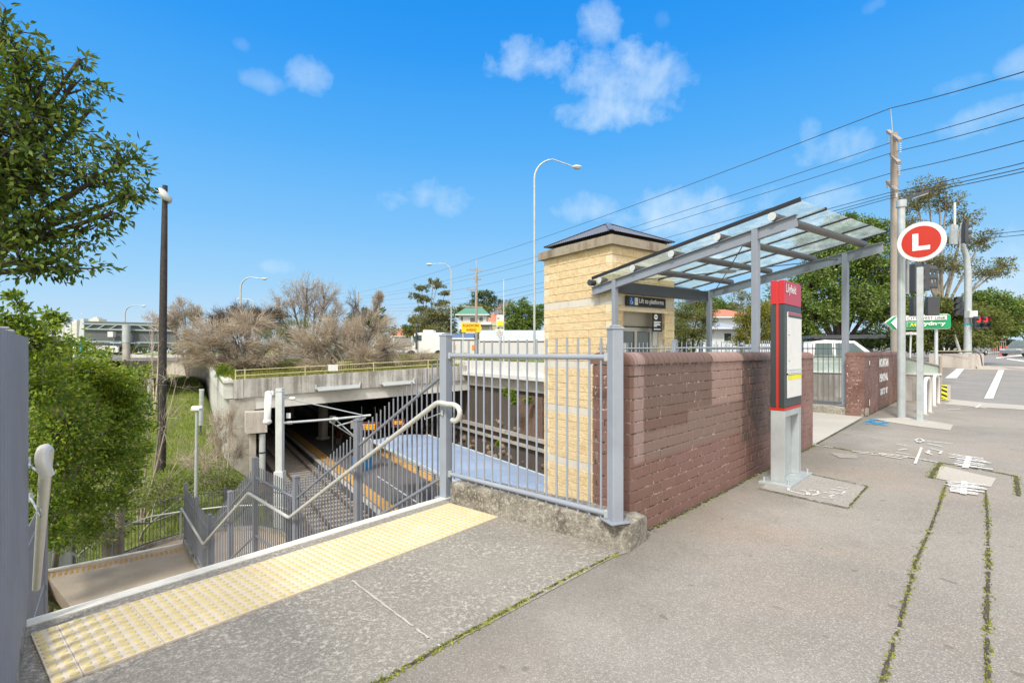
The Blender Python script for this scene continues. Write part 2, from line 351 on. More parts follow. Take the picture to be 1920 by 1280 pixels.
c = mixc(g.outputs['Random Per Island'], (.74, .55, .30), (.80, .63, .38)); c = mixc(sharp(noise(p, 7, 8, .72), .45, .6), c, (.82, .66, .40)); c = mixc(M('MULTIPLY', sharp(noise(p, 12, 8, .75), .58, .68), .45), c, (.46, .30, .14)); L(c, b.inputs['Base Color']); b.inputs['Roughness'].default_value = .9
bump(b, M('ADD', noise(p, 10, 8, .68), M('MULTIPLY', noise(p, 45, 4), .25)), .9, .05)
stone_smooth = mat('smooth_sandstone', (.78, .67, .46), .85, 0, .08, 3, .2, 40, grime=.12)
stone_joint = mat('pale_mortar_joint', (.84, .74, .58), .9, 0, .06, 5)
cornice_m = streaked('weathered_cornice', (.36, .31, .24), (.17, .13, .09), .8)
roof_sheet = mat('grey_blue_roof_sheet', (.13, .15, .20), .45, .2, .15, 2)
glass_can, b = newmat('canopy_glass'); p = pos(); b.inputs['Base Color'].default_value = (.65, .82, .80, 1); b.inputs['Roughness'].default_value = .12
df = N('ShaderNodeBsdfTranslucent'); c = mixc(sharp(noise(p, 3, 6, .7), .45, .62), (.46, .55, .53), (.66, .76, .73)); L(c, df.inputs[0])
tp = N('ShaderNodeBsdfTransparent', inp={'Color': (.66, .78, .77, 1)}); gl = N('ShaderNodeBsdfGlossy', inp={'Roughness': .08}); gl.inputs[0].default_value = (.9, .95, .95, 1)
m1 = N('ShaderNodeMixShader'); L(M('ADD', M('MULTIPLY', sharp(noise(p, 2.2, 7, .7), .42, .62), .25), .30), m1.inputs[0]); L(tp.outputs[0], m1.inputs[1]); L(df.outputs[0], m1.inputs[2])
m2 = N('ShaderNodeMixShader'); m2.inputs[0].default_value = .10; L(m1.outputs[0], m2.inputs[1]); L(gl.outputs[0], m2.inputs[2]); L(m2.outputs[0], nt.nodes['Material Output'].inputs[0])
shelter_blue = mat('pale_blue_roof_sheet', (.255, .315, .415), .4, .0, .10, .7, .1, 8, alt=(.32, .39, .50))
paint_marks, b = newmat('worn_white_paint'); p = pos(); b.inputs['Base Color'].default_value = (.78, .77, .74, 1); tp = N('ShaderNodeBsdfTransparent'); mx = N('ShaderNodeMixShader'); L(sharp(noise(p, 40, 6, .7), .38, .50), mx.inputs[0]); L(tp.outputs[0], mx.inputs[1]); L(b.outputs[0], mx.inputs[2]); L(mx.outputs[0], nt.nodes['Material Output'].inputs[0])
paint_blue, b = newmat('worn_blue_paint'); p = pos(); b.inputs['Base Color'].default_value = (.03, .33, .62, 1); tp = N('ShaderNodeBsdfTransparent'); mx = N('ShaderNodeMixShader'); L(sharp(noise(p, 30, 6, .7), .42, .52), mx.inputs[0]); L(tp.outputs[0], mx.inputs[1]); L(b.outputs[0], mx.inputs[2]); L(mx.outputs[0], nt.nodes['Material Output'].inputs[0])
road_paint = mat('white_road_paint', (.78, .77, .72), .7, 0, .06, 4)
grass_g, b = newmat('grass_ground'); p = pos(); c = mixc(sharp(noise(p, .25, 6, .6), .36, .6), (.13, .19, .025), (.25, .24, .09)); c = mixc(sharp(noise(p, 1.6, 6, .7), .45, .62), c, (.20, .29, .035)); c = mixc(M('MULTIPLY', sharp(noise(p, .6, 6, .7), .56, .66), .8), c, (.30, .24, .14)); L(c, b.inputs['Base Color']); b.inputs['Roughness'].default_value = .95; bump(b, noise(p, 9, 6, .7), 1.0, .2)
leaf_near = leafmat('near_tree_leaves', (.05, .095, .016), (.125, .195, .028), (.24, .29, .045), .45, .33)
leaf_shrub = leafmat('bright_shrub_leaves', (.08, .15, .016), (.21, .32, .03), (.44, .50, .045), .4, .3)
leaf_lime = leafmat('lime_shrub_leaves', (.10, .17, .015), (.24, .33, .02), (.42, .46, .03), .45, .3)
leaf_fig = leafmat('fig_leaves', (.06, .12, .022), (.17, .26, .05), (.34, .42, .10), .35, .2)
leaf_gum = leafmat('gum_leaves', (.10, .12, .04), (.22, .23, .08), (.34, .29, .12), .5, .25)
leaf_dark = leafmat('dark_tree_leaves', (.035, .065, .015), (.085, .135, .03), (.16, .21, .05), .45, .2)
leaf_olive = leafmat('olive_tree_leaves', (.075, .10, .02), (.19, .23, .05), (.34, .36, .10), .5, .3)
leaf_gold = leafmat('golden_shrub_leaves', (.10, .13, .02), (.26, .27, .04), (.46, .38, .06), .5, .3)
needle_tan = leafmat('tan_dry_brush', (.32, .26, .19), (.52, .44, .345), (.66, .57, .46), .8, .15)
needle_grey = leafmat('grey_dry_brush', (.30, .25, .20), (.48, .41, .33), (.60, .52, .44), .8, .15)
needle_green = leafmat('green_brush', (.09, .11, .03), (.22, .23, .08), (.34, .33, .15), .7, .2)
grass_blade = leafmat('grass_blades', (.13, .20, .02), (.26, .36, .04), (.42, .42, .12), .7, .3)
red_tile = mat('terracotta_tiles', (.50, .19, .11), .7, 0, .2, 2.5, .3, 12)
# ================================================================ GROUND
AW = V((.6929, .7210, 0)); BW = V((.7210, -.6929, 0))         # along the brick wall, and out from it to the street
GT = V((.8141, .5807, 0)); HT = V((-.5807, .8141, 0))         # lift tower axes
U = V((-.5388, .8424, 0)); VV = V((.8424, .5388, 0))          # along the tracks, and across them
def TR(u, v, z=0): return U*u+VV*v+V((0, 0, z))
NR = V((-.640, 4.87, 0)); NL = V((-2.53, 2.60, 0))            # ends of the top stair edge
W0 = V((.886, 3.77, 0)); W1 = W0+AW*5.2; X0 = V((7.58, 10.84, 0)); X1 = X0+AW*5.3
TC = V((2.40, 12.17, 0)); c1 = V((2.43, 11.9, 0)); c2 = V((4.41, 9.12, 0)); c3 = V((5.5, 14.05, 0)); c4 = V((7.474, 11.3, 0))
KN = V((.82, 3.52, 0)); KF = V((-.577, 4.66, 0))
TB = TC+GT*2.43; TD = TC+HT*2.57; TE = TB+HT*2.57
mb = MB()
fp = [NL, NR, KF+V((.12, .28, 0)), W0-BW*.35, W1-BW*.35-AW*.9, c2-HT*.1-GT*.12, c1-GT*.06, TC, TB, TE, V((7.67, 18.6, 0)), V((12.2, 15.8, 0)), V((12.3, 14.2, 0)), V((11.49, 13.5, 0)), V((11.73, 12.6, 0)), V((12.19, 12.25, 0)), V((12.6, 10.93, 0)), V((15, 6, 0)), V((14, -4, 0)), V((-1.2, -4, 0)), V((-1.15, 1.0, 0))]
struct('footpath', MB().prism([(p.x, p.y) for p in fp], -.35, 0), asphalt)
mb = MB(); ap = [NL+V((.0, -.0, 0)), NR, KF+V((.0, .0, 0)), KN+V((.0, .0, 0)), G(1150, 1045), G(710, 1280), G(560, 1370), V((-1.15, 1.1, 0))]
struct('concrete_apron', mb.poly([V((p.x, p.y, .004)) for p in ap]), apron)
pv = [W1+BW*.0, X0-BW*.02, c4+V((-.1, .25, 0)), c3, TE, TB, TC, c1, c2, W1-BW*.35]
struct('entry_pavement', MB().poly([V((p.x, p.y, .005)) for p in pv]), slabc)
# small ground patches and joints
mb = MB(); mb.poly([G(*q, .006) for q in ((1424, 916), (1455, 893), (1500, 885), (1626, 912), (1590, 953))]); struct('footpath_patch', mb, patchc)
mb = MB(); mb.poly([G(*q, .006) for q in ((1630, 785), (1700, 782), (1787, 796), (1782, 806), (1728, 800))]); struct('sign_footing', mb, slabc)
mb = MB(); mb.poly([G(*q, .006) for q in ((1764, 872), (1840, 890), (1868, 896), (1858, 912), (1815, 908), (1755, 896))]); tag(mb.build('pit_cover', slabc), 'pale concrete pit cover set in the footpath between two white paint splashes', 'pit cover')
mb = MB(); mb.poly([G(*q, .006) for q in ((1555, 848), (1605, 852), (1610, 859), (1575, 858))]); struct('small_asphalt_patch', mb, patchc)
def rough_strip(pts, w, seed, z=.008, dens=1.0, zz=.006):
    rnd = random.Random(seed); mb = MB(); P = [V(p) for p in pts]
    for a, b in zip(P, P[1:]):
        d = b-a; n = max(2, int(d.length/.035)); q = V((-d.y, d.x, 0)).normalized(); pl = pr = None
        for i in range(n+1):
            c = a+d*i/n; l = c+q*w*rnd.uniform(.15, .6); r = c-q*w*rnd.uniform(.15, .6); l.z = r.z = z
            if pl is not None and rnd.random() < dens: mb.add([pl, pr, r, l], [(0, 1, 2, 3)])
            pl, pr = l, r
    return mb
def tufts(pts, w, n, seed, hgt=.018):
    rnd = random.Random(seed); mb = MB(); P = [V(p) for p in pts]; ln = [(b-a).length for a, b in zip(P, P[1:])]; tot = sum(ln)
    cl = [rnd.random() for _ in range(12)]
    for _ in range(n):
        s = rnd.random(); cw = cl[int(s*11.99)]
        if rnd.random() > .25+.75*cw: continue
        s *= tot; k = 0
        while k < len(ln)-1 and s > ln[k]: s -= ln[k]; k += 1
        d = (P[k+1]-P[k]).normalized(); c = P[k]+d*s+V((-d.y, d.x, 0))*rnd.gauss(0, w/2.5)
        a = rnd.uniform(0, 6.28); r = rnd.uniform(.004, .011); h = rnd.uniform(.2, 1)*hgt
        mb.add([c+V((math.cos(a)*r, math.sin(a)*r, .003)), c+V((math.cos(a+2.1)*r, math.sin(a+2.1)*r, .003)), c+V((math.cos(a+4.2)*r, math.sin(a+4.2)*r, .003)), c+V((0, 0, h))], [(0, 1, 3), (1, 2, 3), (2, 0, 3)])
    return mb
def joint(pts, w, seed, dens=.95, nt_=900, name='mossy_joint'):
    struct('footpath_joint', rough_strip(pts, w, seed, .0085, dens), dirt)
    if nt_: tag(tufts(pts, w*1.3, nt_, seed+1).build('moss', moss), 'yellow green moss growing along a footpath joint', 'moss', kind='stuff')
gz = lambda L_: [G(x, y) for x, y in L_]
joint(gz([(1160, 1037), (1080, 1076), (960, 1140), (830, 1212), (710, 1280), (560, 1370)]), .018, 3, .8, 1500)
joint(gz([(1775, 905), (1760, 950), (1745, 990), (1715, 1060), (1690, 1160), (1650, 1290)]), .019, 5, .75, 650)
joint(gz([(1848, 920), (1852, 980), (1853, 1060), (1850, 1160), (1852, 1300)]), .021, 7, .75, 650)
joint(gz([(1525, 832), (1600, 846), (1700, 857), (1760, 867), (1870, 886), (1905, 893)]), .035, 9, .9, 600)
joint(gz([(1762, 869), (1744, 896)]), .05, 11, 1, 500); joint(gz([(1905, 893), (1910, 930)]), .04, 13, 1, 200)
joint(gz([(1530, 833), (1615, 786)]), .03, 15, .9, 100); joint(gz([(1424, 916), (1590, 953), (1626, 912), (1500, 885)]), .02, 17, .95, 250)
joint([W0+BW*.01, W1+BW*.01], .05, 19, .8, 900); joint([X0+BW*.02, X1+BW*.02], .05, 21, .8, 200)
struct('concrete_joint', rough_strip(gz([(660, 1090), (740, 1150), (828, 1216)]), .016, 23, .0085, .85), slabc)
struct('concrete_joint', rough_strip(gz([(556, 1020), (577, 1034)]), .012, 25, .0085, .85), slabc)
# painted survey marks on the footpath
def stroke(mb, pts, w, z=.010):
    P = [G(x, y, z) for x, y in pts]
    for a, b in zip(P, P[1:]):
        d = (b-a).normalized(); q = V((-d.y, d.x, 0))*w/2; e = d*w*.25
        mb.add([a-q-e, b-q+e, b+q+e, a+q-e], [(0, 1, 2, 3)])
def marks(label, strokes, w, m=None):
    mb = MB()
    for i, s_ in enumerate(strokes): stroke(mb, s_, w, .010+.0006*i)
    return tag(mb.build('painted_mark', m or paint_marks), label, 'paint mark')
rr = random.Random(4)
def scrib(x0, y0, x1, y1, n, sx, sy):
    o = []
    for i in range(n):
        t = (i+.5)/n; xa = x0+(x1-x0)*t*.2+rr.uniform(-8, 8); xb = x1+rr.uniform(-14, 8); y = y0+(y1-y0)*t
        o.append([(xa, y-sy), (xb, y+sy)])
    return o
marks('white scribbled paint splash across the joint above the pit cover', scrib(1785, 853, 1852, 876, 8, 0, 4)+[[(1817, 855), (1810, 876)]], .06)
marks('white scribbled paint splash just below the pit cover', scrib(1772, 904, 1842, 924, 8, 0, 3)+[[(1808, 902), (1806, 925)]], .048)
marks('faint white chalk letters and line near the middle of the footpath', [[(1716, 868), (1728, 838)], [(1683, 832), (1703, 836)], [(1681, 847), (1708, 852)], [(1685, 843), (1700, 841)], [(1735, 846), (1748, 852)], [(1742, 844), (1740, 850)], [(1745, 840), (1766, 845), (1762, 850)], [(1716, 824), (1725, 821), (1733, 826), (1722, 829), (1716, 824)], [(1736, 826), (1785, 831)], [(1740, 831), (1765, 836)]], .03)
marks('white hand painted scrawl on the patch below the red pylon', [[(1480, 912), (1478, 919), (1512, 927), (1516, 921), (1500, 918)], [(1516, 919), (1532, 919), (1535, 925), (1520, 928), (1514, 922)], [(1545, 922), (1566, 926), (1556, 930), (1562, 934), (1542, 931)], [(1557, 916), (1585, 920), (1578, 926), (1555, 921)], [(1571, 913), (1588, 915)]], .022)
marks('white broken paint line along the footpath joint', [[(1528, 833), (1560, 838)], [(1598, 845), (1640, 849), (1700, 857)], [(1608, 848), (1650, 852), (1690, 859)], [(1650, 849), (1690, 853), (1758, 866)]], .04)
marks('bright blue sprayed paint patch near the second brick wall', [[(1622, 793), (1665, 792)], [(1632, 789), (1660, 797)], [(1636, 785), (1656, 788)], [(1626, 790), (1640, 786)], [(1640, 795), (1662, 790)]], .09, paint_blue)
marks('faint chalk line on the footpath near the kerb', [[(1770, 768), (1800, 766)], [(1822, 761), (1850, 765)], [(1838, 758), (1830, 764)]], .05)
# kerb under the fence
def rounded_kerb(name, label, a, b, w, h, side, m=kerb_m, seed=1):
    rnd = random.Random(seed); a, b = V(a), V(b); d = (b-a); n = max(3, int(d.length/.07)); q = V((-d.y, d.x, 0)).normalized()*side; r = .035
    prof = [(0, -.02), (0, h-r)]+[(r-r*math.cos(t), h-r+r*math.sin(t)) for t in (R(22), R(45), R(68), R(90))]+[(w-r+r*math.sin(t), h-r+r*math.cos(t)) for t in (0, R(30), R(60), R(90))]+[(w, -.02)]
    vs = []; k = len(prof)
    for i in range(n+1):
        e = min(i, n-i); sh = .012 if e == 0 else 0
        for x, z in prof: vs.append(a+d*i/n+q*(x+rnd.uniform(-.004, .004)+(sh if x < w/2 else -sh))+V((0, 0, z+rnd.uniform(-.004, .004)-(sh if z > 0 else 0))))
    mb = MB(); mb.add(vs, [(i*k+j, (i+1)*k+j, (i+1)*k+j+1, i*k+j+1) for i in range(n) for j in range(k-1)], True)
    mb.add(vs[:k], [tuple(range(k))]); mb.add(vs[-k:][::-1], [tuple(range(k))])
    return tag(mb.build(name, m), label, 'kerb')
rounded_kerb('concrete_kerb', 'mossy raised concrete kerb under the grey fence beside the stair top', KF, KN, .30, .20, 1)
rounded_kerb('concrete_kerb', 'low concrete kerb across the lift entry beside the second brick wall', X0+V((-.02, 0, 0)), X0+HT*3.8, .30, .18, -1, seed=4)
rounded_kerb('concrete_kerb', 'short concrete kerb end at the far corner of the first brick wall', W1+AW*.02-BW*.10, W1+AW*.02-BW*.10+HT*2.2, .2, .16, 1, seed=6)
rounded_kerb('concrete_kerb', 'concrete kerb under the near fence panel at the left edge', V((-1.20, 1.12, 0)), V((-2.50, 2.60, 0)), .2, .16, 1, seed=8)
# tactile strip, tiles with real domes
TS = [G(843, 945), G(933, 968)]
td = (TS[0]-G(75, 1187)).normalized(); tn = V((td.y, -td.x, 0))
org = TS[0]+V((0, 0, .0)); mb = MB(); dm = MB()
for i in range(10):
    wt_, kc_ = (.3, 6) if i < 9 else (.10, 2)
    for j in range(2):
        a = org-td*(.3*i+.001)+tn*(.3*j+.001); cx = a-td*(wt_-.002)/2+tn*.149
        mb.box((cx.x, cx.y, .009), (wt_-.0015, .2985, .012), math.atan2(td.y, td.x), .0015)
        for k in range(kc_):
            for l in range(6):
                q = a-td*(.0245+.05*k)+tn*(.0245+.05*l); dm.lathe((q.x, q.y, .0148), [(.0175, 0), (.0165, .0028), (.012, .0045)], 12)
t = thing('tactile_paving', 'pale yellow tactile paving strip with raised dots along the stair top', 'tactile paving', (org.x, org.y, 0))
mb.build('tile', tact, t); dm.build('dome', tact_dot, t)
# ================================================================ FENCES
def picket_panel(mb, a, b, za, zb, sp, h, r=.009, low=.02, n=6, skip=0):
    a, b = V(a), V(b); Ld = (V((b.x, b.y, 0))-V((a.x, a.y, 0))).length; k = max(1, int(round(Ld/sp)))
    for i in range(skip, k):
        t = (i+.5)/k; p = a+(b-a)*t; z = za+(zb-za)*t
        mb.tube([(p.x, p.y, z+low), (p.x, p.y, z+h)], r, n)
def post(p, z0, z1, w=.09, rz=0.0, parent=None, cap=True, m=None):
    mb = MB(); mb.box((p[0], p[1], (z0+z1)/2), (w, w, z1-z0), rz, .006)
    if cap: mb.box((p[0], p[1], z1+.004), (w+.012, w+.012, .018), rz, .006); mb.box((p[0], p[1], z1+.020), (w*.75, w*.75, .016), rz, .007)
    mb.box((p[0], p[1], z0+.004), (w+.07, w+.07, .008), rz)
    return mb.build('post', m or steel, parent)
def fence(label, pts, zs, sp=.108, h=1.5, rt=1.36, rb=.23, posts=(), ph=1.56, low=.2, pz=0.0, r=.009, rr_=.021, pw=.09, m=steel, group=None, name='picket_fence'):
    t = thing(name, label, 'fence', (pts[0][0], pts[0][1], zs[0]), group)
    for i, (a, b) in enumerate(zip(pts, pts[1:])):
        mb = MB(); picket_panel(mb, a, b, zs[i], zs[i+1], sp, h, r, low); mb.build('picket_panel', m, t)
        for hh, nm in ((rt, 'top_rail'), (rb, 'bottom_rail')):
            if hh is None: continue
            MB().tube([(a[0], a[1], zs[i]+hh), (b[0], b[1], zs[i+1]+hh)], rr_, 10).build(nm, m, t)
    for x, y, z, rz in posts: post((x, y), z+pz, z+ph, pw, rz, t, m=m)
    return t
ra = math.atan2(KN.y-KF.y, KN.x-KF.x)
P1 = G(836, 932); P2 = V((.735, 3.59, 0))
f = fence('grey picket fence on the raised kerb beside the brick wall end', [P1+V((.05, -.04, 0)), P2+V((-.05, .04, 0))], [0, 0], .102, 1.5, 1.36, .235, [(P1.x, P1.y, 0, ra), ], 1.55, .19, r=.0095)
post((P2.x, P2.y), .195, 1.56, .088, R(20), f)
mb = MB()
for pp, z in ((P1+V((.05, -.035, 0)), 1.36), (P1+V((.05, -.035, 0)), .235), (P2+V((-.05, .04, 0)), 1.36), (P2+V((-.05, .04, 0)), .235)): mb.box((pp.x, pp.y, z), (.03, .05, .06), ra, .004)
mb.build('rail_bracket', galv, f)
# near fence panel at the left edge, then down the stairs
NA = V((-1.25, 1.17, 0)); NB = V((-2.50, 2.58, 0))
f = fence('grey picket fence panel close by at the left edge of the view', [NA, NB], [0, 0], .112, 1.47, None, None, [(NB.x-.115, NB.y-.0, 0, R(45))], 1.50, .15, r=.021, m=stair_shade_paint)
for hh, nm in ((1.33, 'top_rail'), (.22, 'bottom_rail')): MB().tube([NA+V((-.05, -.05, hh)), NB+V((-.05, -.05, hh))], .02, 8).build(nm, steel, f)
RP = [V((-.70, 4.93, 0)), V((-3.16, 7.38, -1.9)), V((-4.40, 8.64, -1.9)), V((-6.17, 10.28, -3.4)), V((-8.20, 12.68, -3.4))]
LP = [V((-2.60, 2.66, 0)), V((-5.10, 5.25, -1.9)), V((-6.32, 6.80, -1.9)), V((-8.35, 8.65, -3.4)), V((-10.38, 11.04, -3.4)), V((-11.55, 13.25, -4.9))]
ARC = [V((-11.55, 13.25, -4.9)), V((-11.93, 14.2, -4.9)), V((-11.98, 15.2, -4.9)), V((-11.72, 16.2, -4.9)), V((-11.17, 17.15, -4.9)), V((-10.1, 17.75, -4.9)), V((-9.0, 17.9, -4.9)), V((-7.9, 17.4, -4.9)), V((-7.1, 16.4, -4.9)), V((-6.8, 15.2, -4.9))]
def stair_fence(label, P, posts, sp=.088, h=1.30, rt=1.15, ph=1.47, m=stair_shade_paint, closed=False):
    t = thing('stair_fence', label, 'fence', P[0])
    for i, (a, b) in enumerate(zip(P, P[1:])):
        mb = MB(); picket_panel(mb, a, b, a.z, b.z, sp, h+.05, .009, .08 if a.z < -3.3 or closed else -.32); mb.build('picket_panel', m, t)
        for hh, nm in ((rt, 'top_rail'), (.16, 'bottom_rail')): MB().tube([a+V((0, 0, hh)), b+V((0, 0, hh))], .018, 8).build(nm, m, t)
    for p, z in posts: post((p.x, p.y), z-(.4 if -3.3 < z < -.5 else .05), z+ph, .085, R(45), t, m=m)
    return t
mid = lambda a, b, t=.5: a+(b-a)*t
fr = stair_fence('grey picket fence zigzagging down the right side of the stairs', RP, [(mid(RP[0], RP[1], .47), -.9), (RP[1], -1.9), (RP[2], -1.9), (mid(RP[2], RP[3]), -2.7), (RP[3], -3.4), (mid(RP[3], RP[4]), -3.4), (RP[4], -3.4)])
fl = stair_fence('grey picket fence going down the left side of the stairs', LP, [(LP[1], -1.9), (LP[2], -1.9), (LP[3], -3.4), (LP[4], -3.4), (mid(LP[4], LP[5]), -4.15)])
fa = stair_fence('curved picket fence, darkened as if backlit, round the lowest stair landing', ARC, [(ARC[0], -4.9), (ARC[2], -4.9), (ARC[5], -4.9), (ARC[8], -4.9)], .115, 1.42, 1.40, 1.5, m=arc_shade_paint)
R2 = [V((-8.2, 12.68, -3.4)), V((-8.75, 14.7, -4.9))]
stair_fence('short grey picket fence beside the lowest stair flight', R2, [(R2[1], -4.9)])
def handrail(label, pts, r=.024, brackets=(), name='handrail'):
    t = thing(name, label, 'handrail', pts[0]); sm = [V(pts[0])]
    P = [V(p) for p in pts]
    for i in range(1, len(P)-1):
        a = (P[i-1]-P[i]); b = (P[i+1]-P[i]); e = min(.06, a.length/2.2, b.length/2.2); a.normalize(); b.normalize()
        q0, q1 = P[i]+a*e, P[i]+b*e
        sm += [q0, q0*.25+P[i]*.5+q1*.25, q1]
    sm.append(P[-1]); MB().tube(sm, r, 14).build('rail', rail_m, t)
    for p, q in brackets:
        p, q = V(p), V(q); MB().tube([p+V((0, 0, -r)), p+V((0, 0, -.07)), q+V((0, 0, -.08))], .006, 6).box((q.x, q.y, q.z-.08), (.02, .02, .05)).build('bracket', galv, t)
    return t
def inset(p, q, d):  # shift point p sideways (towards stair centre) by d perpendicular to direction q
    n = V((-q.y, q.x, 0)).normalized(); return p+n*d
hz = V((0, 0, .93)); sR = V((-.085, -.07, 0))
loop = [P1+V((.19, -.14, .69)), P1+V((.165, -.13, .665)), P1+V((.125, -.11, .69)), ]
h0 = V((-.70, 4.76, .925)); h1 = RP[1]+sR+V((.02, -.02, .9)); h2 = RP[2]+sR+V((0, 0, .9)); h3 = RP[3]+sR+V((0, 0, .9)); h4 = RP[4]+sR+V((0, 0, .9))
cl = D(850, 758, 4.68); lp = [D(848, 787, 4.66), D(852, 790, 4.62), D(859, 786, 4.58), D(863, 776, 4.56), D(861, 765, 4.57), D(852, 758, 4.62), D(835, 757, 4.7), h0, h1, h2, h3, h4, h4+V((0, 0, -.8))]
handrail('pale handrail with a curled top end down the right side of the stairs', lp, .024, [(mid(h0, h1, .06), P1+V((-.03, -.05, .90))), (mid(h0, h1, .47), mid(RP[0], RP[1], .47)+V((-.03, -.04, .95))), (h1+V((.1, -.1, .05)), RP[1]+V((0, 0, .93))), (mid(h1, h2, .7), mid(RP[1], RP[2], .7)+V((0, 0, .93))), (mid(h2, h3), mid(RP[2], RP[3])+V((0, 0, .93))), (h3, RP[3]+V((0, 0, .93)))])
l0 = D(82, 852, 2.40); k1 = D(68, 1102, 4.25); lt = [l0+V((.02, -.0, -.10)), l0+V((.015, -.03, -.02)), l0+V((.0, -.0, .03)), l0+V((-.03, .05, .01)), k1, LP[1]+V((.14, 0, .86)), LP[2]+V((.14, -.05, .86)), D(71, 1062, 9.15), D(92, 992, 11.07), D(144, 1044, 13.25), D(180, 1010, 14.2), D(222, 990, 15.2), D(280, 968, 16.2), D(349, 957, 17.1), D(430, 948, 17.7), D(500, 946, 17.8), D(545, 955, 17.2)]
handrail('pale handrail down the left side of the stairs', lt[:5], .027, [(mid(l0, k1, .03), NB+V((-.02, .04, .90))), (mid(l0, k1, .25), NB+V((-.35, .40, .62)))])
handrail('pale handrail curving round the lowest landing', lt[7:], .024, [(mid(lt[8], lt[9]), mid(LP[4], LP[5])+V((0, 0, .93)))])
# ================================================================ STAIRS
st_m = landing_m; ZS = V((0, 0, 1))
def flight(A, B, C, Dd, n):
    """A,B = top left/right; C,D = bottom left/right"""
    tr = MB(); no = MB(); A, B, C, Dd = map(V, (A, B, C, Dd)); dz = (C.z-A.z)/n
    for i in range(n):
        z = A.z+dz*(i+1); a = A+(C-A)*i/n; b = B+(Dd-B)*i/n; c = A+(C-A)*(i+1)/n; d = B+(Dd-B)*(i+1)/n
        for p in (a, b, c, d): p.z = z
        up = V((0, 0, -dz)); tr.add([a, b, d, c], [(0, 1, 2, 3)]); tr.add([a+up, b+up, b, a], [(0, 1, 2, 3)])
        if i < n-1:
            e = (a-c).normalized()*.05; q = V((0, 0, .004)); no.add([c+q, d+q, d+e+q, c+e+q, c-V((0, 0, .03)), d-V((0, 0, .03))], [(0, 1, 2, 3), (4, 5, 1, 0)])
    return tr, no
st = thing('staircase', 'wide concrete staircase with pale nosings going down to the left', 'staircase', (-1.6, 3.7, 0))
A0, B0 = NL, NR
dwn = lambda p: V((p.x, p.y, -2.25))
for (a, b, c, d, n) in ((NL, NR, dwn(LP[1]), dwn(RP[1]), 12), (dwn(LP[2]), dwn(RP[2]), LP[3]+V((.6, .4, 0)), RP[3], 9), (V((-10.28, 11.04, -3.4)), RP[4], LP[5], R2[1], 9)):
    tr, no = flight(a, b, c, d, n); tr.build('steps', st_m, st); no.build('nosing', alum, st)
for pts, z in (([LP[1], RP[1], RP[2], LP[2]], -2.25), ([LP[3]+V((.6, .4, 0)), RP[3], RP[4], V((-10.28, 11.04, 0))], -3.4), (ARC+[R2[1]], -4.9)):
    MB().prism([(p.x, p.y) for p in pts], z-.25, z).build('landing', st_m, st)
# top nosing
dn = (NR-NL).normalized(); pn = V((dn.y, -dn.x, 0))
mb = MB()
for k in range(4): mb.beam(NL+pn*(.012+.021*k)+V((0, 0, .006)), NR+pn*(.012+.021*k)+V((0, 0, .006)), .018, .010)
mb.beam(NL+V((0, 0, -.02)), NR+V((0, 0, -.02)), .010, .06); mb.build('nosing', alum, st)
E0, E1 = V((-10.28, 11.04, -3.39)), V((RP[4].x, RP[4].y, -3.39)); ed = (E1-E0).normalized(); en = V((ed.y, -ed.x, 0))
MB().beam(E0+en*.04, E1+en*.04, .08, .02).build('nosing', alum, st)
mb = MB(); dm = MB()
for i in range(26):
    for j in range(5):
        q = E0+ed*(.12+i*.095)+en*(.32+j*.055); dm.box((q.x, q.y, -3.392), (.045, .03, .012), math.atan2(ed.y, ed.x))
tag(dm.build('tactile_paving', tact_orange), 'yellow raised tactile bars along the edge of the middle stair landing', 'tactile paving')
# stringer upstands under the stair fences
def stringer(P, w=.14, up=.12, dn_=.5):
    mb = MB()
    for a, b in zip(P, P[1:]):
        d = (b-a); q = V((-d.y, d.x, 0)).normalized()*w/2
        vs = [a+q, a-q, b-q, b+q]; mb.add([v+V((0, 0, up)) for v in vs]+[v-V((0, 0, dn_)) for v in vs], [(3, 2, 1, 0), (4, 5, 6, 7), (0, 1, 5, 4), (1, 2, 6, 5), (2, 3, 7, 6), (3, 0, 4, 7)])
    return mb
stringer([RP[0]-ZS*.3]+[p-ZS*.35 for p in RP[1:3]]+RP[3:]+[R2[1]], dn_=.6).build('stringer', kerb_m, st); stringer([LP[0]-ZS*.3]+[p-ZS*.35 for p in LP[1:3]]+LP[3:], dn_=.6).build('stringer', kerb_m, st); stringer(ARC, .16, .14, 1.2).build('stringer', kerb_m, st)
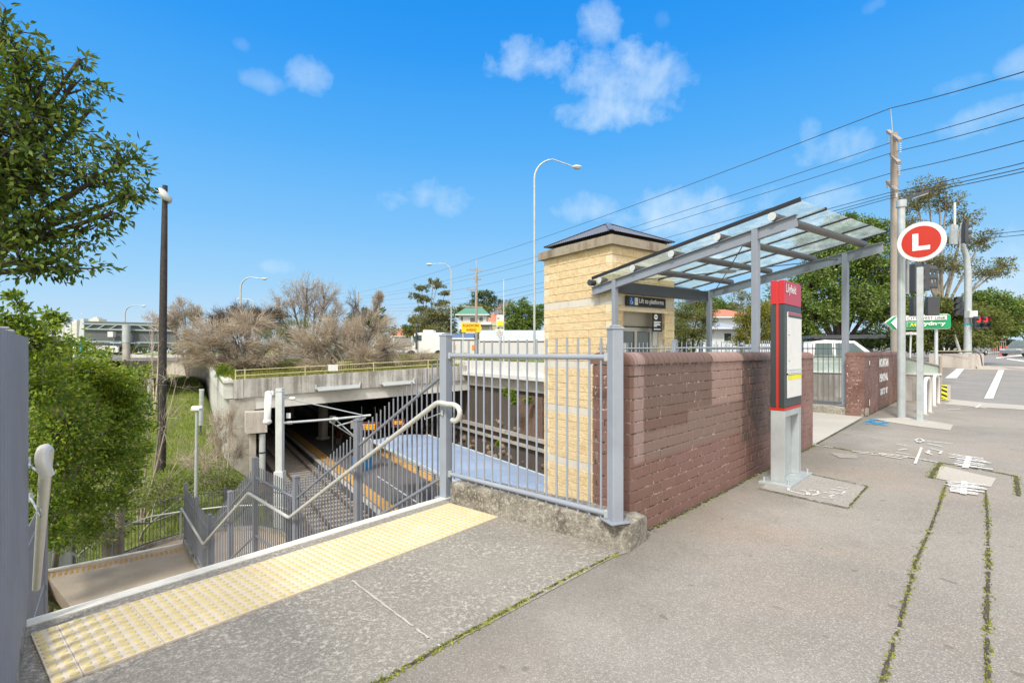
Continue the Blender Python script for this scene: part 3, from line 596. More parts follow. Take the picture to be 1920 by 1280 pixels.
# ================================================================ BRICK WALLS
AZ = math.atan2(AW.y, AW.x)
def brick_wall(label, origin, length, m, seed):
    rnd = random.Random(seed); T = .345; ch = .0865; jt = .010
    t = thing('brick_wall', label, 'wall', origin)
    def place(o): o.location = (0, 0, 0); o.rotation_euler = (0, 0, AZ); return o
    # built in wall axes: x along, y = depth away from the street, z up
    mb = MB(); nco = 15
    def row(fn, L_, hdr, sh):
        x = -sh
        while x < L_-.005:
            w = (.110 if (hdr or rnd.random() < .12) else .230); x0 = max(x, 0); x1 = min(x+w, L_)
            if L_-x1 < .03: x1 = L_
            if x1-x0 > .02: fn(x0, x1)
            x = x1+jt if x1 < L_ else L_+1
    for i in range(nco):
        z = .004+i*ch+(ch-jt)/2; hd = (i % 3 == 2); sh = .06 if hd else (.12 if i % 2 else 0)
        def front(x0, x1):
            j = rnd.uniform(-.0015, .0015); mb.box(((x0+x1)/2, .05+j, z+rnd.uniform(-.0012, .0012)), (x1-x0, .10, ch-jt), rnd.uniform(-.004, .004), .0032)
        row(front, length, hd, sh)
        for sx in (0, length):          # ends
            for y0, y1 in (((.105, .225), (.235, T-.02)) if i % 2 else ((.105, .30), (.31, T-.02))):
                if y1-y0 < .03: continue
                mb.box((sx+(.05 if sx == 0 else -.05)+rnd.uniform(-.002, .002), (y0+y1)/2, z), (.10, y1-y0, ch-jt), 0, .0045)
        def back(x0, x1): mb.box(((x0+x1)/2, T-.01-.004, z), (x1-x0-.0, .02, ch-jt), 0)
        row(back, length, hd, sh)
    o = mb.build('brickwork', m, t); OFF[o.name] = V((0, 0, 0)); fix(o, origin)
    mo = MB(); mo.box((length/2, T/2-.0032, .65), (length-.006, T-.015, 1.3)); o = mo.build('mortar', mort_a if m is brick_a else mort_b, t); fix(o, origin)
    cp = MB(); x = 0.0; z0 = .004+nco*ch; zt = 1.395; r = .085
    prof = [(-.012, z0), (-.012, zt-r)]+[(-.012+r-r*math.cos(a), zt-r+r*math.sin(a)) for a in (R(18), R(36), R(54), R(72), R(90))]+[(T+.012-r+r*math.sin(a), zt-r+r*math.cos(a)) for a in (0, R(18), R(36), R(54), R(72), R(90))]+[(T+.012, z0)]
    n = len(prof)
    while x < length-.02:
        w = .076; x0 = x-(.006 if x == 0 else 0); x1 = min(x+w, length+.006); dy = rnd.uniform(-.003, .003); dz = rnd.uniform(-.002, .002)
        vs = [(x0, a+dy, b+dz) for a, b in prof]+[(x1, a+dy, b+dz) for a, b in prof]
        cp.add(vs, [(j, j+1, n+j+1, n+j) for j in range(n-1)], True); cp.add(vs, [tuple(range(n))[::-1], tuple(range(n, 2*n)), (0, n, 2*n-1, n-1)])
        x = x1+.011
    cp.box((length/2, T/2, (z0+zt-.04)/2), (length-.02, T-.03, zt-z0-.04)); o = cp.build('coping', m, t); fix(o, origin)
    return t
def fix(o, origin):
    # mesh was built in wall axes and shifted by -origin; restore and rotate into place
    off = V(origin) if o.parent else V((0, 0, 0)); me = o.data
    for v in me.vertices: v.co += off
    o.location = (0, 0, 0); o.rotation_euler = (0, 0, AZ)
brick_wall('long brown painted brick wall with dark patches behind the red pylon', W0, 5.2, brick_a, 1)
bw2 = brick_wall('shorter dark brick wall with white painted lettering beside the L sign', X0, 5.3, brick_b, 2)
# lettering helpers
def text(s, m, parent, origin, xd, up, height, width=None, name='lettering', off=.003, bold=0.0, thick=.0015):
    cu = bpy.data.curves.new('t', 'FONT'); cu.body = s; cu.size = 1; cu.offset = bold; cu.extrude = 0
    ob = bpy.data.objects.new('t', cu); me = bpy.data.meshes.new_from_object(ob)
    xs = [v.co.x for v in me.vertices]; ys = [v.co.y for v in me.vertices]; x0, x1, y0, y1 = min(xs), max(xs), min(ys), max(ys)
    sy = height/(y1-y0); sx = (width/(x1-x0)) if width else sy
    xd, up = V(xd).normalized(), V(up).normalized(); nn = xd.cross(up)
    mb = MB(); mb.add([V(origin)+xd*((v.co.x-x0)*sx)+up*((v.co.y-y0)*sy)+nn*off for v in me.vertices], [tuple(p.vertices) for p in me.polygons])
    bpy.data.objects.remove(ob); bpy.data.meshes.remove(me)
    return mb.build(name, m, parent)
def rectp(mb, origin, xd, up, x0, y0, x1, y1, off=.002, th=0.0):
    xd, up = V(xd).normalized(), V(up).normalized(); nn = xd.cross(up); o = V(origin)+nn*off
    a = [o+xd*x0+up*y0, o+xd*x1+up*y0, o+xd*x1+up*y1, o+xd*x0+up*y1]
    if th: b = [p-nn*th for p in a]; mb.add(a+b, [(0, 1, 2, 3), (7, 6, 5, 4), (0, 4, 5, 1), (1, 5, 6, 2), (2, 6, 7, 3), (3, 7, 4, 0)])
    else: mb.add(a, [(0, 1, 2, 3)])
    return mb
ZU = V((0, 0, 1))
o2 = X0+BW*.002
mb = MB()
for s, x, z, h, w in (('MOUNTAIN', 1.85, 1.02, .21, 1.42), ('REMOVAL', 1.9, .66, .20, 1.30), ('1300 726 056', 1.98, .33, .17, 1.2)):
    text(s, white_letter, bw2, o2+AW*x+ZU*z, AW, ZU, h, w, off=.006, bold=.06, name='painted_lettering')
for z in (1.10, .20): rectp(mb, o2+AW*.52+ZU*z, AW, ZU, 0, 0, .09, .10 if z > 1 else .13, .005)
mb.build('paint_dab', white_letter, bw2)
# ================================================================ LIFT TOWER
t = thing('lift_tower', 'square sandstone block lift tower with a hipped metal roof', 'lift tower', (TC.x, TC.y, 0))
rnd = random.Random(5); mb = MB(); sm = MB(); bd = MB()
bands = (2.55, .95, -.25, -1.65)
ang_h = math.atan2(HT.y, HT.x); ang_g = math.atan2(GT.y, GT.x)
door_x0, door_x1, door_z = .42, 2.02, 2.42
for fi, (o_, d_, nrm, Lf, ang) in enumerate(((TC, HT, -GT, 2.57, ang_h), (TC, GT, -HT, 2.43, ang_g))):
    for i in range(-42, 20):
        z = .15+i*.2; isb = any(abs(z-b) < .01 for b in bands)
        if fi == 1 and z < -.1: continue
        x = 0.0; k = 0; first = .19 if i % 2 else .39
        while x < Lf-.01:
            w = first if k == 0 else .39; x1 = min(x+w, Lf); x1 = Lf if Lf-x1 < .05 else x1
            segs = [(x+.004, x1-.004)]
            if fi == 1 and z < door_z: segs = [(a, min(b, door_x0-.0)) for a, b in segs if a < door_x0-.02]+[(max(a, door_x1), b) for a, b in segs if b > door_x1+.02]
            for a, b in segs:
                if b-a < .02: continue
                corner = (k == 0 and first < .3) or x1 > Lf-.01 and (b-a) < .25
                tgt = bd if isb else (sm if corner else mb); pr = .0 if (isb or corner) else rnd.uniform(.004, .012)
                c = o_+d_*((a+b)/2)-nrm*(.045-pr)+V((0, 0, z+.1)); tgt.box(c, (b-a, .09, .192), ang, .004 if (isb or corner) else .009)
            x = x1+.0; k += 1
mb.build('blockwork', stone, t); sm.build('corner_block', stone_smooth, t); bd.build('render_band', mat('pale_band_stone', (.66, .62, .54), .85, 0, .06, 3, .15, 40, grime=.15), t)
mb = MB(); i0 = .012
ins = [TC+GT*i0+HT*i0, TB-GT*i0+HT*i0, TE-GT*i0-HT*i0, TD+GT*i0-HT*i0]
low_ = MB(); low_.prism([(p.x, p.y) for p in ins], -8.3, -.05)
fr_ = TC+HT*.02
w1 = [TC+GT*.012+HT*.012, TC+GT*door_x0+HT*.012, TC+GT*door_x0+HT*.32, TD+GT*door_x0-HT*.1, TD+GT*.012-HT*.03]; low_.prism([(p.x, p.y) for p in w1], -.05, 4.0)
w2 = [TC+GT*door_x1+HT*.012, TB-GT*.012+HT*.012, TE-GT*.02-HT*.02, TD+GT*door_x1-HT*.02]; low_.prism([(p.x, p.y) for p in w2], -.05, 4.0)
w3 = [TC+GT*door_x0+HT*.012, TC+GT*door_x1+HT*.012, TD+GT*door_x1-HT*.03, TD+GT*door_x0-HT*.03]; low_.prism([(p.x, p.y) for p in w3], door_z, 3.98)
low_.build('wall_core', stone_joint, t)
# lift doors in the recess
rd = .26; dor = TC+HT*rd
mb = MB(); rectp(mb, dor, GT, ZU, door_x0, 0, door_x1, door_z, 0); mb.build('recess_panel', mat('beige_door_surround', (.42, .39, .32), .5, 0, .05, 3), t)
fz = 2.02
fr2 = MB(); cs = door_x0+.05
for a, b, c, d in ((cs, 0, cs+.07, fz), (cs+.62, 0, cs+.72, fz), (cs+1.22, 0, cs+1.29, fz), (cs+.07, fz-.1, cs+.62, fz), (cs+.72, fz-.1, cs+1.22, fz), (cs+.07, 0, cs+.62, .09), (cs+.72, 0, cs+1.22, .09)): rectp(fr2, dor, GT, ZU, a, b, c, d, .035, .03)
dr = fr2.build('lift_door', mat('brushed_door_frame', (.45, .43, .38), .35, .5, .05, 3), t)
g2 = MB(); rectp(g2, dor, GT, ZU, cs+.07, .09, cs+.62, fz-.1, .012); rectp(g2, dor, GT, ZU, cs+.72, .09, cs+1.22, fz-.1, .012); g2.build('pane', glassy, dr)
s_ = MB(); rectp(s_, dor, GT, ZU, door_x0, fz, door_x1, fz+.03, .05, .05); s_.build('door_head', black, t)
s_ = MB(); rectp(s_, dor, GT, ZU, cs+.06, 1.24, cs+.33, 1.62, .02); nt_ = s_.build('paper_notice', white, t)
s_ = MB(); rectp(s_, dor, GT, ZU, cs+.12, 1.27, cs+.25, 1.36, .022); rectp(s_, dor, GT, ZU, cs+.15, 1.38, cs+.21, 1.5, .022); s_.build('print', black_letter, nt_)
mb = MB(); rectp(mb, TC, GT, ZU, door_x0-.25, door_z-.02, door_x1+.3, door_z+.05, .05, .05); mb.build('lintel', stone_smooth, t)
s_ = MB(); rectp(s_, dor, GT, ZU, cs+1.34, 1.55, cs+1.52, 2.0, .05, .05); s_.build('call_panel', galv_light, t)
s_ = MB(); rectp(s_, TC, GT, ZU, 2.07, 1.15, 2.22, 1.42, .02, .02); s_.build('blue_notice', blue_plastic, t)
# cornice and roof
mb = MB(); cz = 3.975
cn = [TC-GT*.13-HT*.13, TB+GT*.13-HT*.13, TE+GT*.13+HT*.13, TD-GT*.13+HT*.13]; mb.prism([(p.x, p.y) for p in cn], cz, cz+.20)
cn2 = [TC-GT*.06-HT*.06, TB+GT*.06-HT*.06, TE+GT*.06+HT*.06, TD-GT*.06+HT*.06]; mb.prism([(p.x, p.y) for p in cn2], cz+.2005, cz+.245); mb.build('cornice', cornice_m, t)
ez = 4.335; ins = [TC+GT*.07+HT*.07, TB-GT*.07+HT*.07, TE-GT*.07-HT*.07, TD+GT*.07-HT*.07]; mb = MB(); mb.prism([(p.x, p.y) for p in [TC+GT*.18+HT*.18, TB-GT*.18+HT*.18, TE-GT*.18-HT*.18, TD+GT*.18-HT*.18]], cz+.246, ez+.05); mb.build('roof_gap', black, t)
apx = (TC+TE)/2; apx.z = 4.93; mb = MB(); ev = [TC-GT*.01-HT*.01, TB+GT*.01-HT*.01, TE+GT*.01+HT*.01, TD-GT*.01+HT*.01]
for a, b in zip(ev, ev[1:]+ev[:1]):
    n = 140; vs = []; Lw = (b-a).length
    for i in range(n+1):
        s = i/n; p = a+(b-a)*s; m_ = (a+b)/2; inn = ((apx-m_)); inn.z = 0; wv = math.sin(s*Lw/.076*2*math.pi)*.009; hgt = 1-abs(2*s-1)
        q = p+inn*hgt; vs += [V((p.x, p.y, ez+wv)), V((q.x, q.y, ez+(4.93-ez)*hgt+wv*(.3 if hgt > .97 else 1)))]
    mb.add(vs, [(2*i, 2*i+2, 2*i+3, 2*i+1) for i in range(n)])
rf = mb.build('roof', roof_sheet, t); mb = MB()
for a in ev: mb.beam(V((a.x, a.y, ez+.012)), apx+V((0, 0, .012)), .12, .012)
mb.lathe(apx, [(.12, -.03), (.05, .015), (.0, .03)], 8); mb.build('ridge_cap', roof_sheet, rf)
# hanging signs
sg = thing('lift_sign', 'black sign reading Lift to platforms above the lift doors', 'sign', TC+GT*.42)
so_ = TC+GT*.46+ZU*2.53-HT*.03; mb = MB(); rectp(mb, so_, GT, ZU, 0, 0, 1.52, .25, .03, .03); mb.build('board', black_letter, sg)
mb = MB(); rectp(mb, so_, GT, ZU, .11, .03, .26, .22, .034); mb.build('access_symbol', blue_sign, sg); mb = MB(); rectp(mb, so_, GT, ZU, .30, .03, .43, .22, .034); mb.build('lift_symbol', galv_light, sg)
mb = MB(); c = so_+GT*.185+ZU*.115; nn = GT.cross(ZU); pts = [c+nn*.038+GT*(.042*math.cos(a))+ZU*(-.02+.045*math.sin(a)) for a in [R(d) for d in range(100, 375, 20)]]
mb.tube(pts, .006, 5); mb.tube([c+nn*.038+GT*(-.01)+ZU*.07, c+nn*.038+GT*(-.005)+ZU*.0, c+nn*.038+GT*.03+ZU*.0, c+nn*.038+GT*.045+ZU*-.05], .006, 5); mb.ball(c+nn*.038+GT*(-.01)+ZU*.083, (.011, .011, .011), 8, 5)
for i in range(3): rectp(mb, so_, GT, ZU, .325+.03*i, .05, .345+.03*i, .09, .037)
rectp(mb, so_, GT, ZU, .34, .13, .39, .19, .037); mb.build('pictogram', white_letter, sg)
text('Lift to platforms', white_letter, sg, so_+GT*.47+ZU*.055, GT, ZU, .155, .96, off=.034, bold=.015)
sg = thing('small_notice', 'small black notice with a white symbol hanging at the right of the lift doors', 'sign', TC+GT*1.5)
so_ = TC+GT*1.52+ZU*1.92; mb = MB(); rectp(mb, so_, GT, ZU, 0, 0, .36, .50, .02, .02); mb.build('board', black_letter, sg)
mb = MB(); mb.lathe(so_+GT*.11+ZU*.38+nn*.022, [(.07, 0), (.07, .003)], 20, nn); mb.build('round_symbol', white_letter, sg); mb = MB(); rectp(mb, so_, GT, ZU, .075, .372, .145, .388, .027); mb.ball(so_+GT*.11+ZU*.38+nn*.026, (.022, .022, .002), 8, 5, nn); mb.build('bar', black_letter, sg)
mb = MB()
for k, w in enumerate((.28, .24, .26, .12, .0, .27)):
    if w: rectp(mb, so_, GT, ZU, .03, .24-.038*k, .03+w, .262-.038*k, .023)
mb.build('small_print', white_letter, sg)
# ================================================================ CANOPY
cz_lo, cz_hi, bd_ = 3.10, 3.615, .205
t = thing('entrance_canopy', 'blue grey steel canopy with a sloping glass roof over the lift entrance', 'canopy', c2)
sl_ = (cz_hi-cz_lo)/(c1-c2).length
def raf(c, s): return c+HT*s+ZU*(cz_hi-sl_*s)
Lr = (c1-c2).length
for i, c in enumerate((c1, c2, c3, c4)):
    zt = (cz_lo, cz_hi)[i % 2]; mb = MB(); zb = .0 if i < 3 else .19; mb.box((c.x, c.y, (zb+zt-.012)/2), (.115, .115, zt-.012-zb), ang_g, .006); mb.box((c.x, c.y, zb+.01), (.22, .22, .02), ang_g)
    o = mb.build('column', steel_can, t)
for c in (c2, c4):
    a, b = raf(c, -.72), raf(c, Lr+.74); u = (b-a).normalized(); upv = u.cross(GT).normalized(); upv = upv if upv.z > 0 else -upv
    mb = MB(); mb.beam(a-ZU*bd_/2, b-ZU*bd_/2, .012, bd_, ZU); mb.beam(a-ZU*.005, b-ZU*.005, .11, .012, ZU); mb.beam(a-ZU*(bd_-.005)+u*.2, b-ZU*(bd_-.005), .11, .012, ZU); mb.build('rafter', steel_can, t)
a = raf(c2, Lr+.04)-ZU*.16+GT*.06; b = raf(c4, Lr+.04)-ZU*.16; mb = MB(); mb.beam(a, b, .14, .27); mb.build('eave_beam', steel_dark, t)
for k, s in enumerate((-.34, .71, 1.76, 2.80, 3.83)):
    a = raf(c2, s)-GT*.09+ZU*.085; b = raf(c4, s)+GT*.12+ZU*.085; tb = MB().tube([a, b], .072, 18).build('purlin', purlin_m, t)
    MB().lathe(a-GT*.012, [(.074, 0), (.074, .012)], 18, GT).build('end_cap', galv_light, tb)
gz_ = .215; ng = 4; wtot = (c4-c2).length+.10
for k in range(ng):
    a0 = -.05+wtot*k/ng+.012; a1 = -.05+wtot*(k+1)/ng-.012; mb = MB()
    p = [raf(c2, -.78)+GT*a0, raf(c2, -.78)+GT*a1, raf(c2, 4.1)+GT*a1, raf(c2, 4.1)+GT*a0]; p = [q+ZU*gz_ for q in p]
    mb.add(p, [(0, 1, 2, 3)]); mb.build('glass_panel', glass_can, t)
for k in range(ng+1):
    a0 = -.05+wtot*k/ng; mb = MB(); q0 = raf(c2, -.80)+GT*a0+ZU*(gz_+.0); q1 = raf(c2, 4.12)+GT*a0+ZU*gz_; mb.beam(q0, q1, .035, .05 if k else .07); mb.build('glazing_bar', black, t)
cen = (c1+c2+c3+c4)/4; cen.z = 3.22; MB().lathe(cen, [(.19, 0), (.20, .015), (.20, .03), (.19, .045)], 24).build('brace_hub', steel_can, t)
mb = MB()
for c, s in ((c2, .15), (c2, Lr-.15), (c4, .15), (c4, Lr-.15)):
    p = raf(c, s)-ZU*.1; d = (p-cen).normalized(); mb.tube([cen+d*.18+ZU*.02, p], .011, 6)
mb.build('brace_rod', steel_dark, t)
mb = MB(); mb.tube([raf(c2, Lr+.70)-GT*.15+V((0, 0, .10)), raf(c2, Lr+.70)+GT*.02+V((0, 0, .10))], .075, 12); mb.build('gutter', steel_dark, t)
# fences at the entry
fence('grey picket fence behind the long brick wall, running to the lift tower', [c2+HT*.06, c1+HT*.55-GT*.0], [.0, .0], .11, 1.60, 1.475, .22, [((c2+HT*1.74).x, (c2+HT*1.74).y, 0, ang_g)], 1.62, .15, r=.009, rr_=.018)
fence('grey picket fence, darkened as if shaded, in the gap between the two brick walls', [c4+HT*.07, c4+HT*3.3], [.0, .0], .11, 1.60, 1.475, .26, [((c4+HT*.95).x, (c4+HT*.95).y, 0, ang_g), (c3.x-.2, c3.y+.1, 0, ang_g)], 1.62, .2, r=.009, rr_=.014, m=mat('shaded_fence_paint', (.16, .18, .21), .45, 0, .1, 3))  # darker copy of the fence grey, shade put into the colour
fence('short grey picket fence between the entry columns', [c2-HT*.10, c2-HT*.10+AW*1.9], [.0, .0], .11, 1.60, 1.475, .22, [], 1.6, .15, r=.009, rr_=.018)
# ================================================================ RED PYLON SIGN
pb = G(1478, 906); pb = V((2.935, 5.23, 0))
t = thing('station_pylon', 'tall red and slate station pylon reading Lilyfield on the footpath', 'sign', pb)
# faces: left face toward camera-left (normal -), right face with poster
wx, wy = .135, .625; ex, ey = BW.copy(), AW.copy(); q1 = V((2.844, 5.263, 0)); L0_ = q1-ex*wx
pan = math.atan2(ex.y, ex.x)
zt_ = 2.15; zr = 1.90; zb_ = .81; zg = .03
def pbx(mb, x0, x1, y0, y1, z0, z1, ch=.004):
    c = L0_+ex*(x0+x1)/2+ey*(y0+y1)/2; mb.box((c.x, c.y, (z0+z1)/2), (x1-x0, y1-y0, z1-z0), pan, ch); return mb
lx = wx*.42
m_ = MB(); pbx(m_, 0, lx, 0, wy, zr, zt_); pbx(m_, lx+.022, wx, 0, wy, zr, zt_); m_.build('red_header', red_panel, t)
m_ = MB(); pbx(m_, lx, lx+.022, .004, wy-.004, zb_, zt_-.01, 0); m_.build('orange_strip', red_orange, t)
m_ = MB(); pbx(m_, 0, lx, 0, wy, zb_, zr-.004); pbx(m_, lx+.022, wx, 0, wy, zb_, zr-.004); m_.build('slate_body', dark_panel, t)
m_ = MB(); pbx(m_, -.003, wx+.003, -.003, wy+.003, zb_-.028, zb_-.001, 0); m_.build('red_trim', red_orange, t)
m_ = MB(); pbx(m_, 0, wx, 0, .05, zg, zb_-.029); pbx(m_, 0, wx, wy-.10, wy, zg, zb_-.029); pbx(m_, 0, wx, .05, wy-.10, zb_-.10, zb_-.029); pbx(m_, wx*.15, wx*.45, .05, wy-.10, zg, zb_-.1); m_.build('leg_frame', galv, t)
m_ = MB(); pbx(m_, -.09, wx+.09, -.10, wy+.10, 0, .03, .003); 
for a in (-.05, wx+.05):
    for b_ in (-.05, wy+.05): c = L0_+ex*a+ey*b_; m_.tube([(c.x, c.y, .03), (c.x, c.y, .075)], .012, 6)
m_.build('base_plate', galv, t)
nf = ey.cross(ZU); o_ = q1
text('Lilyfield', white_letter, t, o_+ey*.05+ZU*(zt_-.150), ey, ZU, .118, .36, off=.004, bold=.012)
m_ = MB(); rectp(m_, o_, ey, ZU, .09, zb_+.36, wy-.03, zr-.08, .012, .010); rectp(m_, o_, ey, ZU, .09, zb_+.10, wy-.03, zb_+.34, .012, .010); ps = m_.build('poster', white, t)
m_ = MB(); rectp(m_, o_, ey, ZU, .09, zr-.105, wy-.03, zr-.082, .0135); m_.build('red_band', red_panel, ps)
m_ = MB(); rectp(m_, o_, ey, ZU, .09, zr-.135, wy-.03, zr-.108, .0135); rectp(m_, o_, ey, ZU, .10, zr-.33, .14, zr-.322, .0135); rectp(m_, o_, ey, ZU, .10, zr-.60, .15, zr-.594, .0135); m_.build('title_band', dark_panel, ps)
m_ = MB(); rectp(m_, o_, ey, ZU, .09, zb_+.29, wy-.03, zb_+.34, .0135); m_.build('yellow_band', yellow_letter, ps)
m_ = MB(); rectp(m_, o_, ey, ZU, .085, zr-.70, wy-.028, zr-.685, .017, .004); rectp(m_, o_, ey, ZU, .085, zb_+.345, wy-.028, zb_+.357, .017, .004); m_.build('holder_clip', galv_light, ps)
# ================================================================ L SIGN and POLES
lb = G(1725, 789); t = thing('tram_stop_sign', 'round orange red sign with a white L on a square grey post', 'sign', lb)
mb = MB(); mb.box((lb.x, lb.y, 1.55), (.105, .105, 3.1), R(-44+90), .006); mb.build('post', galv, t)
mb = MB(); mb.box((lb.x, lb.y, .012), (.26, .22, .024), R(46)); mb.build('base_plate', galv, t)
xd = V((.66, -.751, 0)); nn = xd.cross(ZU); lc = D(1728, 454, lb.y-.03)+nn*.06
mb = MB(); mb.lathe(lc-nn*.05, [(.385, 0), (.395, .01), (.395, .045), (.385, .055)], 48, nn); mb.build('white_rim', white, t)
mb = MB(); mb.lathe(lc+nn*.005, [(.315, 0), (.315, .004)], 48, nn); mb.build('red_disc', red_orange, t)
mb = MB(); rectp(mb, lc, xd, ZU, -.135, -.17, -.04, .17, .012); rectp(mb, lc, xd, ZU, -.04, -.17, .145, -.085, .012); mb.build('letter', white_letter, t)
def pole(name, label, cat, b, r0, r1, h, m, n=16, group=None):
    t = thing(name, label, cat, b, group); MB().tube([b, b+ZU*h], r0, n, r1).build('pole', m, t); return t
b_ = G(1690, 783); t = pole('light_pole', 'tall round pale pole just behind the L sign', 'pole', b_, .076, .068, 4.55, galv, 20)
tp_ = b_+ZU*4.55; MB().tube([tp_-ZU*.1, tp_+ZU*.05], .095, 16).build('collar', galv, t)
hd = D(1735, 360, 10.8); a = D(1690, 375, 10.67)
mb = MB(); mb.beam(a, hd, .16, .06); mb.build('lamp_head', steel_dark, t); mb = MB(); mb.beam(a+(hd-a)*.35-ZU*.045, hd-ZU*.045, .13, .02); mb.build('lens', galv_light, t)
# conduit boxes & cable
mb = MB(); c = D(1701, 520, 10.67); mb.tube([c+ZU*.35, c-ZU*.35], .035, 10); mb.build('conduit', galv, t)
# timber utility pole
ub = D(1679, 665, 19.0); ub.z = 0
t = thing('utility_pole', 'tall weathered timber power pole with three crossarms behind the L sign', 'utility pole', ub)
top = D(1675, 250, 19.0); MB().tube([ub, V((ub.x-.05, ub.y, top.z))], .155, 14, .115).build('pole', timber, t)
tp2 = D(1670, 203, 19.0); MB().tube([top-ZU*.4, tp2], .018, 6).build('spike', galv, t)
def arm(px0, py0, px1, py1, y0, y1, r=.06): a, b = D(px0, py0, y0), D(px1, py1, y1); MB().beam(a, b, .11, .11).build('crossarm', timber, t); return a, b
A1 = arm(1665, 246, 1688, 264, 20.2, 17.9); A2 = arm(1671, 290, 1686, 306, 19.4, 17.6); A3 = arm(1664, 340, 1681, 358, 20.2, 18.2)
mb = MB()
for p, q in ((A1[0], 22), (A1[1], 20), (A2[1], 20), (A3[0], 10), (A3[1], 8)):
    p = p-ZU*.06
    for k in range(5): mb.lathe(p-ZU*(.05+k*.075*q/20), [(.012, -.02), (.04, -.01), (.04, .01), (.012, .02)], 10)
mb.build('insulator', galv_light, t)
# power lines (each wire sags between poles)
far = D(893, 490, 62.0)
t2 = thing('utility_pole', 'distant timber power pole beside the green roofed house', 'utility pole', V((D(892, 659, 62).x, 62, -1)))
MB().tube([V((D(893, 659, 62).x, 62, -1)), D(893, 503, 62)], .2, 10, .15).build('pole', timber, t2); MB().tube([D(893, 503, 62), D(893, 485, 62)], .03, 5).build('spike', galv, t2)
for (x0, y0, x1, y1) in ((880, 505, 904, 508), (884, 522, 903, 524), (875, 542, 900, 544), (868, 574, 905, 576)): MB().beam(D(x0, y0, 62), D(x1, y1, 62), .14, .14).build('crossarm', timber, t2)
t3 = thing('utility_pole', 'most distant power pole above the dry brush', 'utility pole', V((D(672, 659, 120).x, 120, 0)))
MB().tube([V((D(672, 659, 120).x, 120, 0)), D(672, 548, 120)], .2, 8, .15).build('pole', timber, t3); MB().beam(D(664, 561, 120), D(679, 561, 120), .2, .2).build('crossarm', timber, t3)
def wire(label, pts, r, sag=.3):
    path = []
    for (a, b) in zip(pts, pts[1:]):
        n = 16
        for i in range(n+(b is pts[-1])): s = i/n; path.append(a+(b-a)*s-ZU*sag*4*s*(1-s)*((b-a).length/45))
    MBw = MB().tube(path, r, 5, cap=False); return tag(MBw.build('power_line', steel_dark), label, 'power line', 'power lines strung between the timber poles')
for i, (y1, y0, xr, yr, yf, yff, rr2) in enumerate(((203, 1670, 1925, 131, 486, 548, .016), (266, 1675, 1925, 192, 512, 556, .013), (284, 1680, 1925, 218, 520, 560, .013), (322, 1680, 1925, 262, 537, 566, .013), (362, 1664, 1925, 305, 556, 573, .013), (368, 1664, 1925, 316, 566, 578, .013), (373, 1664, 1925, 323, 574, 582, .013))):
    nm = ('highest', 'second highest', 'third highest', 'fourth highest', 'fifth highest', 'sixth highest', 'lowest')[i]
    wire(nm+' power line crossing the sky over the canopy', [D(xr+60, yr-16, 11.5), D(y0, y1, 19.0), D(893, yf, 62.0), D(672, yff, 120)], rr2, .25)
wire('power line at the right edge, upper of the two below the signal', [D(1980, 425, 14), D(1836, 440, 24)], .012, .1); wire('power line at the right edge, lower of the two below the signal', [D(1980, 433, 14), D(1836, 447, 24)], .012, .1)
# ================================================================ LOW GROUND AND RAIL CORRIDOR
def lerp(x, xs, ys):
    if x <= xs[0]: return ys[0]
    for i in range(1, len(xs)):
        if x <= xs[i]: t = (x-xs[i-1])/(xs[i]-xs[i-1]); return ys[i-1]+(ys[i]-ys[i-1])*t
    return ys[-1]
def sst(x, a, b): t = min(1, max(0, (x-a)/(b-a))); return t*t*(3-2*t)
def hgt(x, y):
    u, v = -.5388*x+.8424*y, .8424*x+.5388*y
    zl = lerp(u, [-6, 2, 6, 12, 18, 30, 60, 86, 110, 160], [-2.4, -2.8, -3.6, -4.9, -5.5, -4.6, -2.7, -1.3, -.6, 0.2])
    zl += .5*sst(-v, 6, 16)*(1 if u < 40 else .3)+.12*math.sin(x*.9)*math.cos(y*.7)+.08*math.sin(x*2.3+y*1.9)
    tr = -6.42
    z = zl+(tr-zl)*sst(v, .8, 3.4)
    z = z+(.1-z)*sst(v, 19.0, 20.0)
    if v > 19.4 and x > 8: return -1.5
    if v > 19.4: z = max(z, lerp(y, [20, 40, 60, 100, 200], [-.6, -.3, .3, 1.0, 3]))
    return z
def grid(x0, x1, nx, y0, y1, ny, fn, name, m, kind='structure'):
    mb = MB(); vs = [(x0+(x1-x0)*i/nx, y0+(y1-y0)*j/ny) for j in range(ny+1) for i in range(nx+1)]
    mb.add([(x, y, fn(x, y)) for x, y in vs], [(j*(nx+1)+i, j*(nx+1)+i+1, (j+1)*(nx+1)+i+1, (j+1)*(nx+1)+i) for j in range(ny) for i in range(nx)], True)
    return tag(mb.build(name, m), kind=kind)
grid(-110, 30, 190, 1.5, 150, 200, lambda x, y: hgt(x, y) if not (y < 12 and x > 2) else -6.6, 'embankment', grass_g)
mb = MB(); mb.add([(-3000, -60, -7.5), (3000, -60, -7.5), (3000, 6000, -7.5), (-3000, 6000, -7.5)], [(0, 1, 2, 3)]); struct('ground', mb, grass_g)
mb = MB(); a = lambda u, v, z: TR(u, v, z); mb.add([a(3, 2.6, -6.33), a(3, 7.2, -6.33), a(110, 7.2, -6.33), a(110, 2.6, -6.33)], [(0, 1, 2, 3)]); mb.add([a(3, 12.3, -6.33), a(3, 18, -6.33), a(110, 18, -6.33), a(110, 12.3, -6.33)], [(0, 1, 2, 3)])
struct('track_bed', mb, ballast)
steel_rail = mat('rust_rail', (.20, .15, .12), .4, .6, .2, 6); sleeper_m = mat('pale_concrete_sleeper', (.30, .27, .235), .9, 0, .2, 5, grime=.3)
